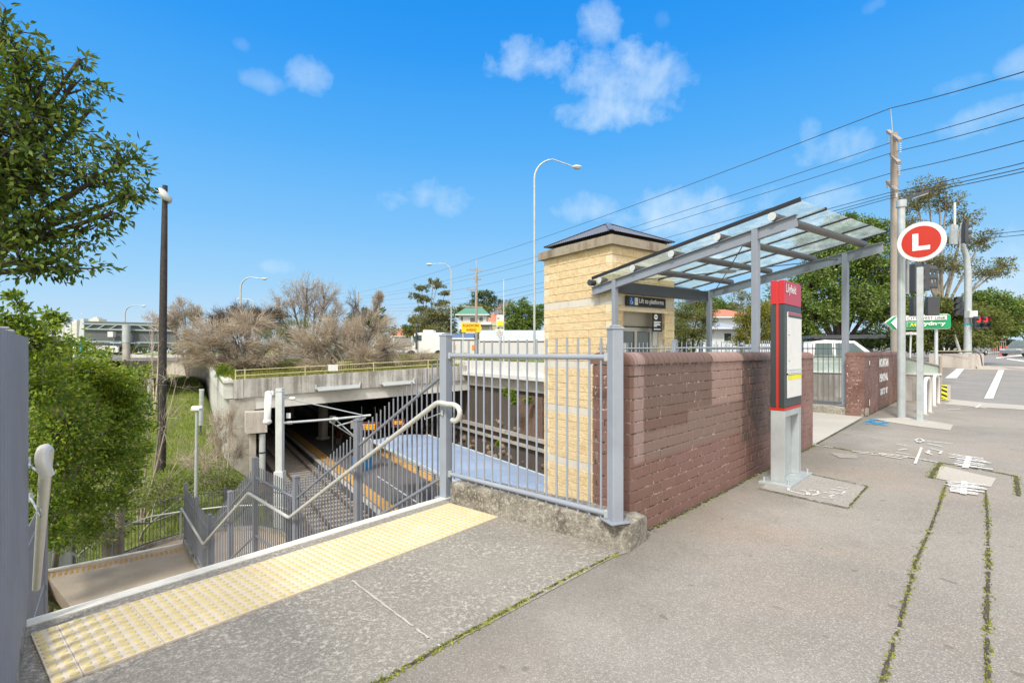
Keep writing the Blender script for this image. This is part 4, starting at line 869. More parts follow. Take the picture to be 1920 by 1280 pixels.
for v0, u0, u1, lab in ((5.75, 6, 105, 'railway track nearest the stairs, left of the platform'), (14.4, 12, 105, 'railway track beyond the platform, below the far wall')):
    t = thing('railway_track', lab, 'railway track', TR(20, v0, -6.3)); mb = MB()
    for s in (-.7175, .7175): mb.beam(a(u0, v0+s, -6.10), a(u1, v0+s, -6.10), .07, .14)
    mb.build('rail', steel_rail, t); mb = MB(); u = u0
    while u < u1: mb.beam(a(u, v0-1.25, -6.26), a(u, v0+1.25, -6.26), .24, .16); u += .62
    o = mb.build('sleepers', sleeper_m, t)
t = thing('station_platform', 'low asphalt island platform with orange tactile edge strips', 'platform', TR(30, 9.7, -5.9))
mb = MB(); mb.prism([a(9, 7.1, 0)[:2], a(9, 12.4, 0)[:2], a(100, 12.4, 0)[:2], a(100, 7.1, 0)[:2]], -6.4, -5.9); mb.build('deck', platform_m, t)
for v0 in (7.1, 12.1): MB().beam(a(9, v0+.15, -5.89), a(100, v0+.15, -5.89), .30, .03).build('coping', conc, t)
for v0 in (7.5, 11.4): MB().beam(a(9, v0+.3, -5.893), a(100, v0+.3, -5.893), .62, .02).build('tactile_strip', tact_orange, t)
# platform shelter with pale blue barrel roof
t = thing('platform_shelter', 'pale blue roofed walkway shelter beside the lift tower on the platform', 'shelter', TR(20, 9.3, -5.9))
mb = MB(); nu, nv = 14, 16
for j in range(nu):
    pass
vs = []; V0s, V1s, U0s, U1s = 7.75, 10.85, 11.6, 25.2
for j in range(nu+1):
    for i in range(nv+1):
        s = i/nv*2-1; ang = .10*math.sin(i*math.pi/1.0)
        vs.append(a(U0s+(U1s-U0s)*j/nu, (V0s+V1s)/2+s*(V1s-V0s)/2, -3.10+.17*(1-s*s)))
mb.add(vs, [(j*(nv+1)+i, j*(nv+1)+i+1, (j+1)*(nv+1)+i+1, (j+1)*(nv+1)+i) for j in range(nu) for i in range(nv)], False)
mb.build('roof', shelter_blue, t); mb = MB()
for i in range(0, 0): pass
for v_ in (V0s, V1s): mb.beam(a(U0s, v_, -3.12), a(U1s, v_, -3.12), .05, .10)
mb.beam(a(U1s, V0s, -3.10), a(U1s, V1s, -3.10), .05, .12); mb.build('gutter', galv_light, t)
mb = MB()
for u in (13, 16.5, 20, 23.5):
    for v_ in (8.1, 10.4): MB().tube([a(u, v_, -5.9), a(u, v_, -3.1)], .05, 8).build('column', galv, t)
mb = MB()
for z in (-4.85,): mb.tube([a(14, 7.95, z), a(25, 7.95, z)], .025, 6)
mb.tube([a(14, 8.3, -3.5), a(25, 8.3, -3.5)], .04, 6); mb.build('pipe', galv_light, t)
rg = random.Random(12); mb = MB()
for i in range(46):
    u = rg.uniform(13, 24); s = rg.uniform(-.9, .4); c = a(u, (V0s+V1s)/2+s*1.55, -3.10+.17*(1-s*s)+.006); w = rg.uniform(.02, .09); mb.box(c, (w, w*.4, .006), rg.uniform(0, 3))
mb.build('litter_speck', white, t)
# kiosk, bins, benches, posts, LED signs under the bridge
kc = a(31.2, 9.0, -5.9); t = thing('ticket_machine', 'white and blue ticket machine on the platform beside the shelter end', 'machine', kc)
MB().box(kc+ZU*.45, (.95, .75, .9), R(57), .02).build('base', blue_plastic, t); MB().box(kc+ZU*1.42, (.93, .72, 1.02), R(57), .06).build('cabinet', white, t)
mb = MB()
for dx, dz in ((-.25, 1.2), (.0, 1.2), (-.2, 1.5)): q = kc+VV*dx-U*.375+ZU*dz; mb.box(q, (.1, .02, .1), R(57))
mb.build('screen', black, t)
for i, (px, py, Yd, w) in enumerate(((691, 799, 30.5, 32), (747, 793, 33.5, 20))):
    c = D(px, py, Yd); t = thing('departure_display', ('left', 'right')[i]+' of the two hanging displays with glowing amber text under the bridge', 'display', c)
    wd = w*Yd/945; MB().box(c, (wd*1.25, .2, .52), R(4)).build('housing', mat('maroon_housing_%d' % i, (.10, .035, .03), .5), t)
    mb = MB(); rg = random.Random(i)
    for r_ in range(3 if i == 0 else 2):
        x = -wd/2
        while x < wd/2-.1: l = rg.uniform(.05, .16); mb.box((c.x+x+l/2, c.y-.115, c.z+.11-.12*r_), (l, .02, .085), R(4)*0); x += l+.025
    mb.build('amber_text', led, t); mb = MB(); mb.tube([c+ZU*.25-V((wd*.4, 0, 0)), c+ZU*1.2-V((wd*.4, 0, 0))], .02, 5).tube([c+ZU*.25+V((wd*.4, 0, 0)), c+ZU*1.2+V((wd*.4, 0, 0))], .02, 5); mb.build('hanger', steel_dark, t)
for i, (u, v_, lab) in enumerate(((44, 9.4, 'pale square column on the platform under the bridge, nearest'), (60, 9.4, 'pale square column on the platform under the bridge, farther'))):
    c = a(u, v_, -5.9); t = thing('bridge_column', lab, 'column', c); MB().box(c+ZU*2.0, (.55, .55, 4.0), R(57), .03).build('shaft', conc, t); MB().box(c+ZU*.1, (.8, .8, .2), R(57), .02).build('footing', conc, t)
for i, (u, v_, lab) in enumerate(((41.5, 9.9, 'red brown platform bench under the bridge, nearer'), (47, 10.0, 'red brown platform bench under the bridge, farther'))):
    c = a(u, v_, -5.9); t = thing('platform_bench', lab, 'bench', c); MB().box(c+ZU*.45, (1.6, .45, .06), R(122)).build('seat', mat('bench_red_%d' % i, (.20, .06, .045), .6), t); MB().box(c+ZU*.72+VV*.2, (1.6, .05, .4), R(122)).build('backrest', mat('bench_back_%d' % i, (.2, .06, .045), .6), t)
    MB().box(c+ZU*.22+U*.6, (.06, .4, .44), R(122)).build('leg', steel_dark, t); MB().box(c+ZU*.22-U*.6, (.06, .4, .44), R(122)).build('leg', steel_dark, t)
for i, (u, v_, lab) in enumerate(((38.5, 8.9, 'thin platform sign post with a white plate, left'), (35.0, 9.5, 'thin platform sign post with a white plate, right'))):
    c = a(u, v_, -5.9); t = thing('platform_sign', lab, 'sign', c); MB().tube([c, c+ZU*2.5], .035, 8).build('post', galv, t); MB().box(c+ZU*2.3, (.42, .04, .55), R(10)).build('plate', galv_light, t)
# catenary mast
cm = V((-8.75, 19.0, -6.3)); t = thing('overhead_wire_mast', 'pale steel overhead wire mast with a cantilever arm beside the track', 'mast', cm)
mb = MB(); mb.beam(cm, cm+ZU*3.2, .34, .30, (0, 1, 0)); mb.beam(cm+ZU*3.2, cm+ZU*6.32, .24, .22, (0, 1, 0)); mb.build('mast', galv_light, t)
P_ = lambda x, y, Yd=19.5: D(x, y, Yd)
mb = MB(); mb.tube([P_(528, 793, 19), P_(630, 785, 20.5), P_(695, 778, 21.2)], .045, 8); mb.tube([P_(528, 744, 19), P_(590, 758, 20), P_(680, 778, 21)], .022, 8); mb.tube([P_(632, 798, 20.6), P_(686, 783, 21.2)], .03, 8); mb.tube([P_(630, 787, 20.6), P_(665, 818, 21)], .025, 6)
mb.tube([P_(618, 790, 20.5), P_(665, 820, 22)], .02, 6); mb.build('cantilever', galv_light, t)
mb = MB()
for x, y, Yd in ((540, 792, 19.3), (626, 785, 20.5), (545, 747, 19.2)):
    for k in range(3): mb.ball(P_(x+k*3, y, Yd), (.07, .07, .07), 8, 6)
mb.build('insulator', white, t); mb = MB(); mb.box(P_(541, 779, 19.2), (.16, .04, .2)); mb.build('small_plate', white, t)
t = thing('balance_weight', 'short white vertical tube hanging left of the overhead wire mast', 'tube', P_(503, 735, 18)); c0, c1_ = P_(503, 737, 18), P_(501, 790, 18)
MB().tube([c0+V((.06, .1, -.02)), c0, c1_], .115, 14).ball(c1_, (.15, .15, .12), 14, 8).ball(c0, (.115, .115, .09), 14, 8).build('tube', white, t)
mb = MB(); mb.tube([c0+ZU*.0, c0+V((0.4, .3, .05))], .02, 6); mb.build('bracket', galv, t)
# bridge / overpass
def beam_prof(name, m, u0, u1, pts, parent): pass
PU = 34.1; sl4 = .04
def bz(v, z): return z+sl4*(v-2.3)
t = thing('overpass', 'stained concrete rail overpass with a white beam spanning the tracks', 'bridge', TR(PU, 10, -.3))
def vband(mb, u0, u1, v0, v1, z0, z1):
    vs = [a(u0, v0, bz(v0, z0)), a(u0, v1, bz(v1, z0)), a(u0, v1, bz(v1, z1)), a(u0, v0, bz(v0, z1)), a(u1, v0, bz(v0, z0)), a(u1, v1, bz(v1, z0)), a(u1, v1, bz(v1, z1)), a(u1, v0, bz(v0, z1))]
    mb.add(vs, [(0, 1, 2, 3), (7, 6, 5, 4), (0, 4, 5, 1), (1, 5, 6, 2), (2, 6, 7, 3), (3, 7, 4, 0)]); return mb
mb = vband(MB(), PU-.22, PU+.18, 2.2, 2.7, -1.38, -.27); vband(mb, PU-.20, PU+.18, 2.72, 12.98, -1.36, -.27); vband(mb, PU-.20, PU+.18, 13.02, 21, -1.36, -.27); mb.build('parapet', conc_streak, t)
vband(MB(), PU-.05, PU+.7, 2.5, 21, -2.13, -1.362).build('edge_beam', conc_white, t)
mb = vband(MB(), PU+.71, PU+46, 2.4, 21, -1.9, -1.3); k = PU+3
while k < PU+44: vband(mb, k, k+.5, 2.4, 18.5, -2.3, -1.9); k += 3
mb.build('soffit', conc, t)
t2 = thing('abutment_wall', 'pale ribbed concrete side wall running back from the left end of the overpass', 'wall', TR(PU, 2.3, -6.4))
mb = MB(); mb.beam(a(PU+.75, 2.45, -3.9), a(PU+60, 2.45, -2.9), .6, 5.2); k = PU+1
while k < PU+58: mb.beam(a(k, 1.95, -3.6), a(k+.5, 1.95, -3.6), .5, 5.6); k += 2.6
mb.build('wall', conc_white, t2)
mb = MB(); mb.beam(a(PU+.3, 1.95, -.85), a(PU+60, 1.95, .05), .5, 1.1); mb.build('capping', conc_white, t2)
mb = MB(); mb.prism([p[:2] for p in (a(PU-.1, 2.0, 0), a(PU-.1, 3.3, 0), a(PU+.7, 3.3, 0), a(PU+.7, 2.0, 0))], -6.5, -1.45); mb.build('pier', conc, t2)
mb = MB(); mb.prism([p[:2] for p in (a(PU-1.3, 2.75, 0), a(PU-1.3, 3.85, 0), a(PU-.25, 3.85, 0), a(PU-.25, 2.75, 0))], -3.35, -2.14); mb.prism([p[:2] for p in (a(PU-.9, 3.0, 0), a(PU-.9, 3.3, 0), a(PU-.3, 3.3, 0), a(PU-.3, 3.0, 0))], -6.4, -3.46); mb.build('corbel', conc_wall, t2)
t = thing('drain_pipe', 'pale vertical downpipe beside the overpass pier', 'pipe', a(PU-1.0, 3.62, -6.3)); MB().tube([a(PU-1.0, 3.62, -6.3), a(PU-1.0, 3.62, -3.46)], .17, 12).build('pipe', galv_light, t); MB().tube([a(PU-1.0, 3.62, -4.6), a(PU-1.0, 3.62, -4.52)], .19, 12).build('collar', steel_dark, t)
for i, (v0, v1) in enumerate(((6.8, 9.6), (11.0, 13.4))):
    c = a(PU-.6, (v0+v1)/2, bz((v0+v1)/2, -1.12)); t = thing('service_tray', ('left', 'right')[i]+' of the two pale metal trays bracketed to the overpass face', 'tray', c)
    mb = MB(); p = [a(PU-.21, v0, bz(v0, -1.05)), a(PU-.21, v1, bz(v1, -1.05)), a(PU-.95, v1-.2, bz(v1, -1.22)), a(PU-.95, v0+.0, bz(v0, -1.22))]; mb.add(p+[q-ZU*.06 for q in p], [(3, 2, 1, 0), (4, 5, 6, 7), (0, 1, 5, 4), (2, 3, 7, 6), (1, 2, 6, 5), (3, 0, 4, 7)]); mb.build('tray', galv, t)
    mb = MB(); mb.beam(a(PU-.23, v0, bz(v0, -.9)), a(PU-.23, v0, bz(v0, -1.2)), .1, .05, (0, 1, 0)); mb.beam(a(PU-.23, v1, bz(v1, -.9)), a(PU-.23, v1, bz(v1, -1.2)), .1, .05, (0, 1, 0)); mb.build('bracket', galv, t)
# deck top planted ground (a gentle mound)
def deckz(u, v): return bz(v, -.42)+.55*sst(u, PU+1, PU+14)+.10*math.sin(u*1.3)*math.cos(v*1.1)
mb = MB(); nu, nv = 40, 34; vs = [a(PU+.19+(24)*j/nu, 1.6+(26)*i/nv, deckz(PU+.2+24*j/nu, 1.6+26*i/nv)) for j in range(nu+1) for i in range(nv+1)]
mb.add(vs, [(j*(nv+1)+i, j*(nv+1)+i+1, (j+1)*(nv+1)+i+1, (j+1)*(nv+1)+i) for j in range(nu) for i in range(nv)], True); struct('planted_deck', mb, grass_g)
# railings on the overpass
t = thing('overpass_railing', 'faded yellow railing along the top of the overpass', 'railing', a(PU, 2, 0))
mb = MB()
for z in (.55, .22): mb.tube([a(PU+.02, 2.3, bz(2.3, -.27+z)), a(PU+.02, 18.2, bz(18.2, -.27+z))], .028, 6)
mb.build('rail', yellow_rail, t); 
for v_ in (2.3, 2.8, 6.2, 10.6, 14.6, 18.2): MB().tube([a(PU+.02, v_, bz(v_, -.3)), a(PU+.02, v_, bz(v_, .34))], .035, 6).build('post', yellow_rail, t)
mb = MB(); c = a(PU-.03, 7.9, bz(7.9, .12)); mb.box(c, (.62, .03, .42), R(32.6)); mb.build('small_plate', white, t)
t = thing('tubular_fence', 'cream picket fence on the grass behind the overpass railing', 'fence', a(PU+5, 12, 0)); mb = MB()
for i in range(70): v_ = 9+i*.17; b0 = a(PU+3.5+.25*(v_-9), v_, deckz(PU+4, v_)); mb.tube([b0, b0+ZU*.75], .02, 4)
mb.build('picket_panel', yellow_rail, t); MB().tube([a(PU+3.5, 9, deckz(PU+4, 9)+.6), a(PU+6.5, 21, deckz(PU+4, 21)+.6)], .03, 5).build('rail', yellow_rail, t)
# far retaining wall with overhanging walkway
t = thing('retaining_wall', 'dark stained retaining wall with ledges on the far side of the tracks', 'wall', TR(20, 18, -6.4))
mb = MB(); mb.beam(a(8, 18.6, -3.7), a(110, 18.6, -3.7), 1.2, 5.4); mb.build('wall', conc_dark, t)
mb = MB(); mb.beam(a(8, 17.9, -3.98), a(38, 17.9, -3.98), .34, .22); mb.beam(a(8, 17.9, -4.55), a(38, 17.9, -4.55), .3, .16); mb.build('ledge', conc, t)
brick_far = mat('old_brown_brick', (.17, .11, .085), .9, 0, .35, 7, .5, 30, grime=.4)
mb = MB(); mb.beam(a(24.6, 17.97, -2.6), a(27.2, 17.97, -2.6), .12, 2.5); mb.build('brick_infill', brick_far, t)
rg = random.Random(8); mb = MB()
for i in range(170):
    u = rg.uniform(12, 60); z = rg.uniform(-6.3, -5.0) if rg.random() < .8 else rg.uniform(-4.9, -3.2); r_ = rg.uniform(.12, .38); mb.ball(a(u, 18.05, z), (r_, r_*.6, r_*.7), 6, 5)
rocks, b = newmat('rough_rock_face'); g = N('ShaderNodeNewGeometry'); c = mixc(g.outputs['Random Per Island'], (.10, .065, .045), (.36, .28, .21)); L(c, b.inputs['Base Color']); b.inputs['Roughness'].default_value = .95; bump(b, noise(g.outputs['Position'], 8, 6), 1, .1)
mb.build('rock_face', rocks, t)
t = thing('walkway_parapet', 'pale concrete parapet and overhanging slab above the far retaining wall', 'wall', TR(30, 17.6, 0))
mb = MB(); mb.beam(a(8, 17.9, -.22), a(37, 17.9, -.22), 1.3, .24); mb.build('slab', conc_white, t); mb = MB(); mb.beam(a(8, 18.0, -.72), a(36, 18.0, -.72), .5, .75); mb.build('edge_beam', conc, t)
mb = MB(); k = 8
while k < 36: mb.beam(a(k, 17.75, .32), a(k+3.96, 17.75, .32), .25, .85); k += 4
mb.build('parapet', conc_white, t); mb = MB(); mb.tube([a(8, 17.7, .95), a(37, 17.7, .95)], .03, 6)
for k in range(9, 37, 4): mb.tube([a(k, 17.7, .7), a(k, 17.7, .95)], .025, 5)
mb.build('hand_rail', galv, t)
# upper ground + main road behind the deck
def upz(x, y): return lerp(y, [30, 58, 100, 200, 400], [.2, .45, 1.0, 2.4, 5])
mb = MB(); nx, ny = 60, 60
def upper(x0, x1, y0, y1, fn, m, name, n=40):
    return grid(x0, x1, n, y0, y1, n, fn, name, m)
mb = MB(); pts = [a(PU+24, -4, .55), a(PU+24, 60, .9), a(PU+42, 80, 1.0), a(PU+42, -30, .6)]; mb.poly(pts); struct('main_road', mb, road_m)
upper(-45, 260, 88, 420, lambda x, y: .9+(y-88)*.018 if x > -45 else 0, grass_g, 'hillside', 30)
# noise wall across the road
t = thing('noise_wall', 'long grey noise barrier with pale posts behind the main road', 'wall', D(760, 655, 78))
n0, n1 = V((-38, 84, .4)), V((20, 84, .6)); MB().beam(n0+ZU*1.6, n1+ZU*1.6, .15, 3.2).build('panel', mat('grey_noise_panel', (.24, .26, .28), .7, 0, .1, .5), t)
mb = MB(); 
for i in range(20): q = n0+(n1-n0)*i/19; MB().beam(q-V((0, .12, 0)), q-V((0, .12, 0))+ZU*3.4, .18, .12, (0, 1, 0)).build('post', galv_light, t)
# left road retaining wall
t = thing('road_retaining_wall', 'long pale concrete road retaining wall on the grassy embankment', 'wall', D(330, 700, 62))
wl = [D(236, 672, 75), D(300, 680, 68), D(400, 700, 62), D(452, 712, 48)]; mb = MB()
for p, q in zip(wl, wl[1:]):
    p0 = V((p.x, p.y, -3.5)); q0 = V((q.x, q.y, -3.5)); zt0, zt1 = 1.05, .75; d = (q0-p0); nrm = V((-d.y, d.x, 0)).normalized()*.4
    vs = [p0, q0, V((q0.x, q0.y, zt1)), V((p0.x, p0.y, zt0))]; mb.add(vs+[w+nrm for w in vs], [(0, 1, 2, 3), (7, 6, 5, 4), (3, 2, 6, 7), (0, 3, 7, 4), (1, 5, 6, 2)])
mb.build('wall', conc_wall, t)
mb = MB(); mb.poly([V((-75, 70, .55)), V((-45, 66, .55)), V((-24, 52, .5)), V((-28, 75, .6)), V((-60, 110, .6)), V((-120, 110, .6))]); struct('side_road', mb, road_m)
# gantry sign seen from behind
t = thing('road_gantry_sign', 'large grey road sign seen from behind on a single concrete column', 'gantry sign', D(237, 740, 52))
Yg = 52; g0, g1 = D(158, 602, Yg), D(330, 606, Yg); gb0, gb1 = D(158, 640, Yg), D(330, 642, Yg)
mb = MB(); mb.add([g0, g1, gb1, gb0]+[p+V((0, .25, 0)) for p in (g0, g1, gb1, gb0)], [(3, 2, 1, 0), (4, 5, 6, 7), (0, 1, 5, 4), (2, 3, 7, 6), (0, 4, 7, 3), (1, 2, 6, 5)]); mb.build('panel', mat('grey_sign_back', (.10, .115, .12), .6, 0, .15, .6), t)
mb = MB(); fy = V((0, -.18, 0))
def gp(sx, sy): return g0+(g1-g0)*sx+(gb0-g0)*sy+fy
for sy in (.13, .38, .98): mb.beam(gp(0, sy), gp(1, sy), .14, .14)
for sx in (.0, .13, .26, .39, .69, .81, 1): mb.beam(gp(sx, .1), gp(sx, .98), .12, .12)
for sx in (.01, .14, .27, .40): mb.beam(gp(sx+.02, .36), gp(sx+.11, .14), .09, .09)
for sx in (.60, .72, .84): mb.beam(gp(sx, .14), gp(sx+.09, .36), .09, .09)
mb.build('truss', mat('pale_green_grey_steel', (.28, .36, .36), .5, 0, .08, 1), t)
mb = MB(); mb.beam(gp(0, 1.12)-fy*.5, gp(1, 1.12)-fy*.5, .7, .28); mb.build('walkway', steel_dark, t)
MB().box(gp(.345, .62)+fy*2, (.55, .4, .55)).build('control_box', galv_light, t)
cb = D(237, 745, Yg-.8); MB().tube([V((cb.x, cb.y, -3.2)), V((cb.x, cb.y, 3.0))], .33, 16).build('column', conc, t); MB().tube([V((cb.x, cb.y, 2.3)), V((cb.x, cb.y, 4.1))], .36, 16).build('collar', galv, t)
# billboards
t = thing('billboard', 'long white billboard with a green and blue panel on two posts', 'billboard', D(180, 690, 80))
b0, b1 = D(130, 642, 80), D(222, 647, 80); mb = MB(); mb.box(D(176, 652, 80), (92*80/945, .3, 16*80/945)); mb.build('face', white, t)
mb = MB(); mb.box(D(149, 650, 79.7), (13*80/945, .06, 17*80/945)); mb.build('blue_panel', teal, t); mb = MB(); mb.box(D(176, 661.2, 79.8), (92*80/945, .3, .2)); mb.build('frame', black, t)
mb = MB(); rg = random.Random(3); x = 163
for k in range(9): w = rg.uniform(1.5, 4); mb.box(D(x+w/2, 649, 79.75), (w*.08, .04, .14)); x += w+.8
for k in range(4): mb.box(D(204+k*3.4, 653, 79.75), (.2, .04, .14))
mb.box(D(206, 655, 79.75), (.5, .04, .1)); mb.build('print', black_letter, t); mb = MB(); mb.box(D(220, 648, 79.74), (.3, .04, .3)); mb.build('red_corner', red_panel, t); mb = MB(); mb.tube([V((D(175, 0, 80).x, 80.2, -1)), D(175, 661, 80.2)], .3, 8); mb.build('post', steel_dark, t)
t = thing('roadside_kiosk', 'small white box building below the billboard', 'building', D(140, 680, 84)); MB().box(D(137, 671, 84), (1.7, 1.5, 1.6)).build('body', white, t); MB().box(D(138, 679, 83.2), (.9, .1, .3)).build('vent', teal, t)
# city skyline, kilometres away; its haze is painted as pale tower colours
sky_c = [mat('haze_toned_tower_%d' % i, c, .9, 0, .06, .01) for i, c in enumerate(((.56, .58, .60), (.50, .54, .58), (.60, .59, .56)))]
for i, (x0, x1, yt, mi, lab) in enumerate(((58, 75, 604, 0, 'square flat roofed'), (76, 88, 597, 1, 'slim tall'), (90, 105, 610, 2, 'broad low'), (106, 128, 594, 1, 'tallest stepped'), (129, 142, 611, 0, 'plain pale low'), (143, 152, 603, 2, 'narrow'), (176, 193, 598, 2, 'pale stepped top'))):
    Ys = 1500; w = (x1-x0)*Ys/945; c = D((x0+x1)/2, yt, Ys); t = thing('tower_block', lab+' office tower on the skyline, pale colour standing for haze', 'building', V((c.x, c.y, 0))); MB().box(((c.x), Ys, c.z/2), (w, 30, c.z)).build('body', sky_c[mi], t)
    mb = MB(); mb.box((c.x-w*.1, Ys, c.z+2.5), (w*.5, 18, 5)); mb.tube([c+V((w*.1, 0, 4)), c+V((w*.1, 0, 12))], .6, 4); mb.build('roof_plant', sky_c[0], t)
    mb = MB()
    for k in range(5): mb.box((c.x, Ys-15.1, c.z*(.3+.15*k)), (w*.92, .2, 2.2))
    mb.build('window_band', sky_c[1], t)
t = thing('bridge_pylon', 'tapering stone bridge pylon on the skyline, haze put in its pale colour, left of the road sign', 'bridge pylon', D(153, 640, 1400)); mb = MB(); c = D(153, 597, 1400); w = 12
mb.add([(c.x-w, 1400, 0), (c.x+w*.6, 1400, 0), (c.x+w*.45, 1400, c.z), (c.x-w*.3, 1400, c.z), (c.x-w, 1415, 0), (c.x+w*.6, 1415, 0), (c.x+w*.45, 1415, c.z), (c.x-w*.3, 1415, c.z)], [(0, 1, 2, 3), (7, 6, 5, 4), (3, 2, 6, 7), (0, 3, 7, 4), (1, 5, 6, 2)]); mb.build('shaft', sky_c[1], t); MB().tube([c, c+ZU*14], .5, 4).box(c+ZU*14, (4, .5, 2)).build('flag', sky_c[0], t)
# ================================================================ STREET LAMPS (curved arm)
def lamp(label, px, pyb, pyt, Y_, arm_px, arm_dy=10, r=.07, head=.35, back=False, zbase=None, m=galv):
    b = D(px, pyb, Y_); tz = D(px, pyt, Y_).z; t = thing('street_lamp', label, 'street lamp', b); ax = arm_px*Y_/945; sg = 1 if ax > 0 else -1
    rad = min(abs(ax)*.5, 2.4); top = V((b.x, b.y, tz-rad)); path = [b, top]+[V((b.x+sg*(rad-rad*math.cos(th)), b.y, tz-rad+rad*math.sin(th))) for th in (R(15), R(30), R(45), R(60), R(75), R(88))]
    e = V((b.x+ax, b.y, tz-arm_dy*Y_/945)); path.append(e); MB().tube(path, r, 10, r*.45).build('pole', m, t)
    MB().ball(e+V((sg*head*.5, 0, -.03)), (head*.62, head*.36, head*.22), 14, 8).build('lamp_head', galv_light, t); MB().ball(e+V((sg*head*.55, 0, -.10)), (head*.42, head*.26, head*.16), 12, 6).build('lens', galv, t); return t
lamp('tallest curved street lamp in the middle behind the fence', 1002, 665, 299, 26, 72, 13, .062, .42)
lamp('curved street lamp left of the green roofed house', 846, 665, 494, 48, -36, 1, .075, .5)
lamp('curved street lamp at the left above the grey brown brush', 451, 690, 520, 52, 40, 2, .10, .5, m=galv)
lamp('small curved street lamp above the large grey road sign', 234, 700, 573, 62, 32, 0, .10, .45, m=galv)
lamp('far street lamp among the brush with its arm to the right', 478, 660, 561, 85, -28, -1, .12, .5, m=galv)
# tall black pole with floodlights
pb_ = V((-17.4, 25.0, -4.6)); t = thing('floodlight_pole', 'tall black pole with two grey floodlights rising from the embankment', 'lamp post', pb_)
tb_ = D(309.5, 348, 25); MB().tube([pb_, D(307, 500, 25), tb_], .20, 18, .11).build('pole', bitumen_black, t)
hc = D(307, 365, 24.8); MB().ball(hc, (.19, .25, .36), 16, 9, (-.55, -.2, .8)).build('floodlight', galv_light, t); MB().ball(D(316, 375, 25.2), (.16, .16, .2), 12, 8, (.4, 0, 1)).build('floodlight', galv, t); MB().tube([D(305, 375, 25), D(309, 388, 25)], .05, 6).build('bracket', galv, t)
# small lamp with a lit box
lb_ = V((D(366, 900, 17.2).x, 17.2, -5.1)); t = thing('path_lamp', 'short grey lamp post with a glowing box lamp beside the lowest landing', 'lamp post', lb_); tp_ = D(369, 770, 17.2)
MB().tube([lb_, tp_], .055, 12, .045).build('post', galv, t); MB().box(tp_+ZU*.06, (.30, .22, .10), 0, .015).build('housing', galv_light, t); MB().box(tp_+ZU*.13, (.26, .19, .06), 0, .02).build('lamp', warm_lamp, t)
for i, (px, y0, y1, Y_, lab) in enumerate(((377, 731, 797, 33, 'short grey pipe post on the slope beside the path lamp'), (279, 710, 765, 45, 'short grey pipe post behind the black pole'), (271, 757, 772, 36, 'small grey stub post on the grass'))):
    b0, b1 = D(px-.5, y1, Y_), D(px+1, y0, Y_); t = thing('pipe_post', lab, 'post', V((b0.x, b0.y, hgt(b0.x, b0.y)))); MB().tube([b0, b1], .13, 12).build('pipe', galv, t); MB().tube([b1-ZU*.02, b1+ZU*.06], .15, 12).build('cap', galv_light, t)
    MB().tube([V((b0.x, b0.y, hgt(b0.x, b0.y)-.3)), b0], .05, 8).build('stem', steel_dark, t)
# ================================================================ RIGHT SIDE ROAD
def rz(x, y):   # the street rises away from the junction
    d = math.hypot(x-14, y-16); return lerp(y, [14, 18, 30, 60, 100, 160], [-.12, -.05, .40, .9, 1.5, 2.5])
def road_grid(): 
    mb = MB(); nx, ny = 40, 60
    vs = []
    for j in range(ny+1):
        yy = 12+(j/ny)**1.8*170
        for i in range(nx+1): xx = 9+(i/nx)**1.3*180; vs.append((xx, yy, rz(xx, yy)))
    mb.add(vs, [(j*(nx+1)+i, j*(nx+1)+i+1, (j+1)*(nx+1)+i+1, (j+1)*(nx+1)+i) for j in range(ny) for i in range(nx)], True); return mb
fp2 = [V((14.3, 13.1, 0)), V((12.6, 8, 0))]
def Gr(px, py, dz=0.0):       # first point of the road surface met along the sight line
    Y = 12.0; k = (py-HY)/F; x_ = (px-CX)/F
    while Y < 150 and H-k*Y > rz(x_*Y, Y): Y += .02
    return V((x_*Y, Y, rz(x_*Y, Y)+dz))
rm = tag(road_grid().build('street', road_m), kind='structure')
# trim footpath edge: pale kerb ramp
mb = MB()
e0, e1, e2, e3 = G(1764, 757), G(1840, 764), G(1900, 767), G(2050, 780)
o0, o1, o2_, o3 = G(1775, 742), G(1850, 749), G(1920, 753.5), G(2060, 762)
for p in (o0, o1, o2_, o3): p.z = -.09
for p in (e0, e1, e2, e3): p.z = .007
mb.add([e0, e1, e2, e3, o3, o2_, o1, o0], [(0, 1, 6, 7), (1, 2, 5, 6), (2, 3, 4, 5)]); struct('kerb_ramp', mb, slabc)
def rpaint(label, q, dz=.012):
    mb = MB(); P = [Gr(x, y, dz) for x, y in q]; mb.poly(P); return tag(mb.build('road_marking', road_paint), kind='structure')
rpaint('', [(1845, 748), (1862, 748), (1883, 694), (1872, 694)]); rpaint('', [(1772, 709), (1794, 709), (1808, 691), (1795, 691)])
rpaint('', [(1868, 672), (1925, 666), (1925, 664), (1868, 670)]); rpaint('', [(1888, 673.5), (1925, 679), (1925, 676.5), (1888, 672)]); rpaint('', [(1845, 663), (1885, 660), (1885, 659.3), (1843, 662)]); rpaint('', [(1875, 661.5), (1925, 657.5), (1925, 657), (1875, 660.8)])
mb = MB(); mb.poly([Gr(x, y, .010) for x, y in ((1770, 692), (1925, 694), (1925, 688), (1860, 686), (1838, 690))]); struct('pale_road_strip', mb, road_pale)
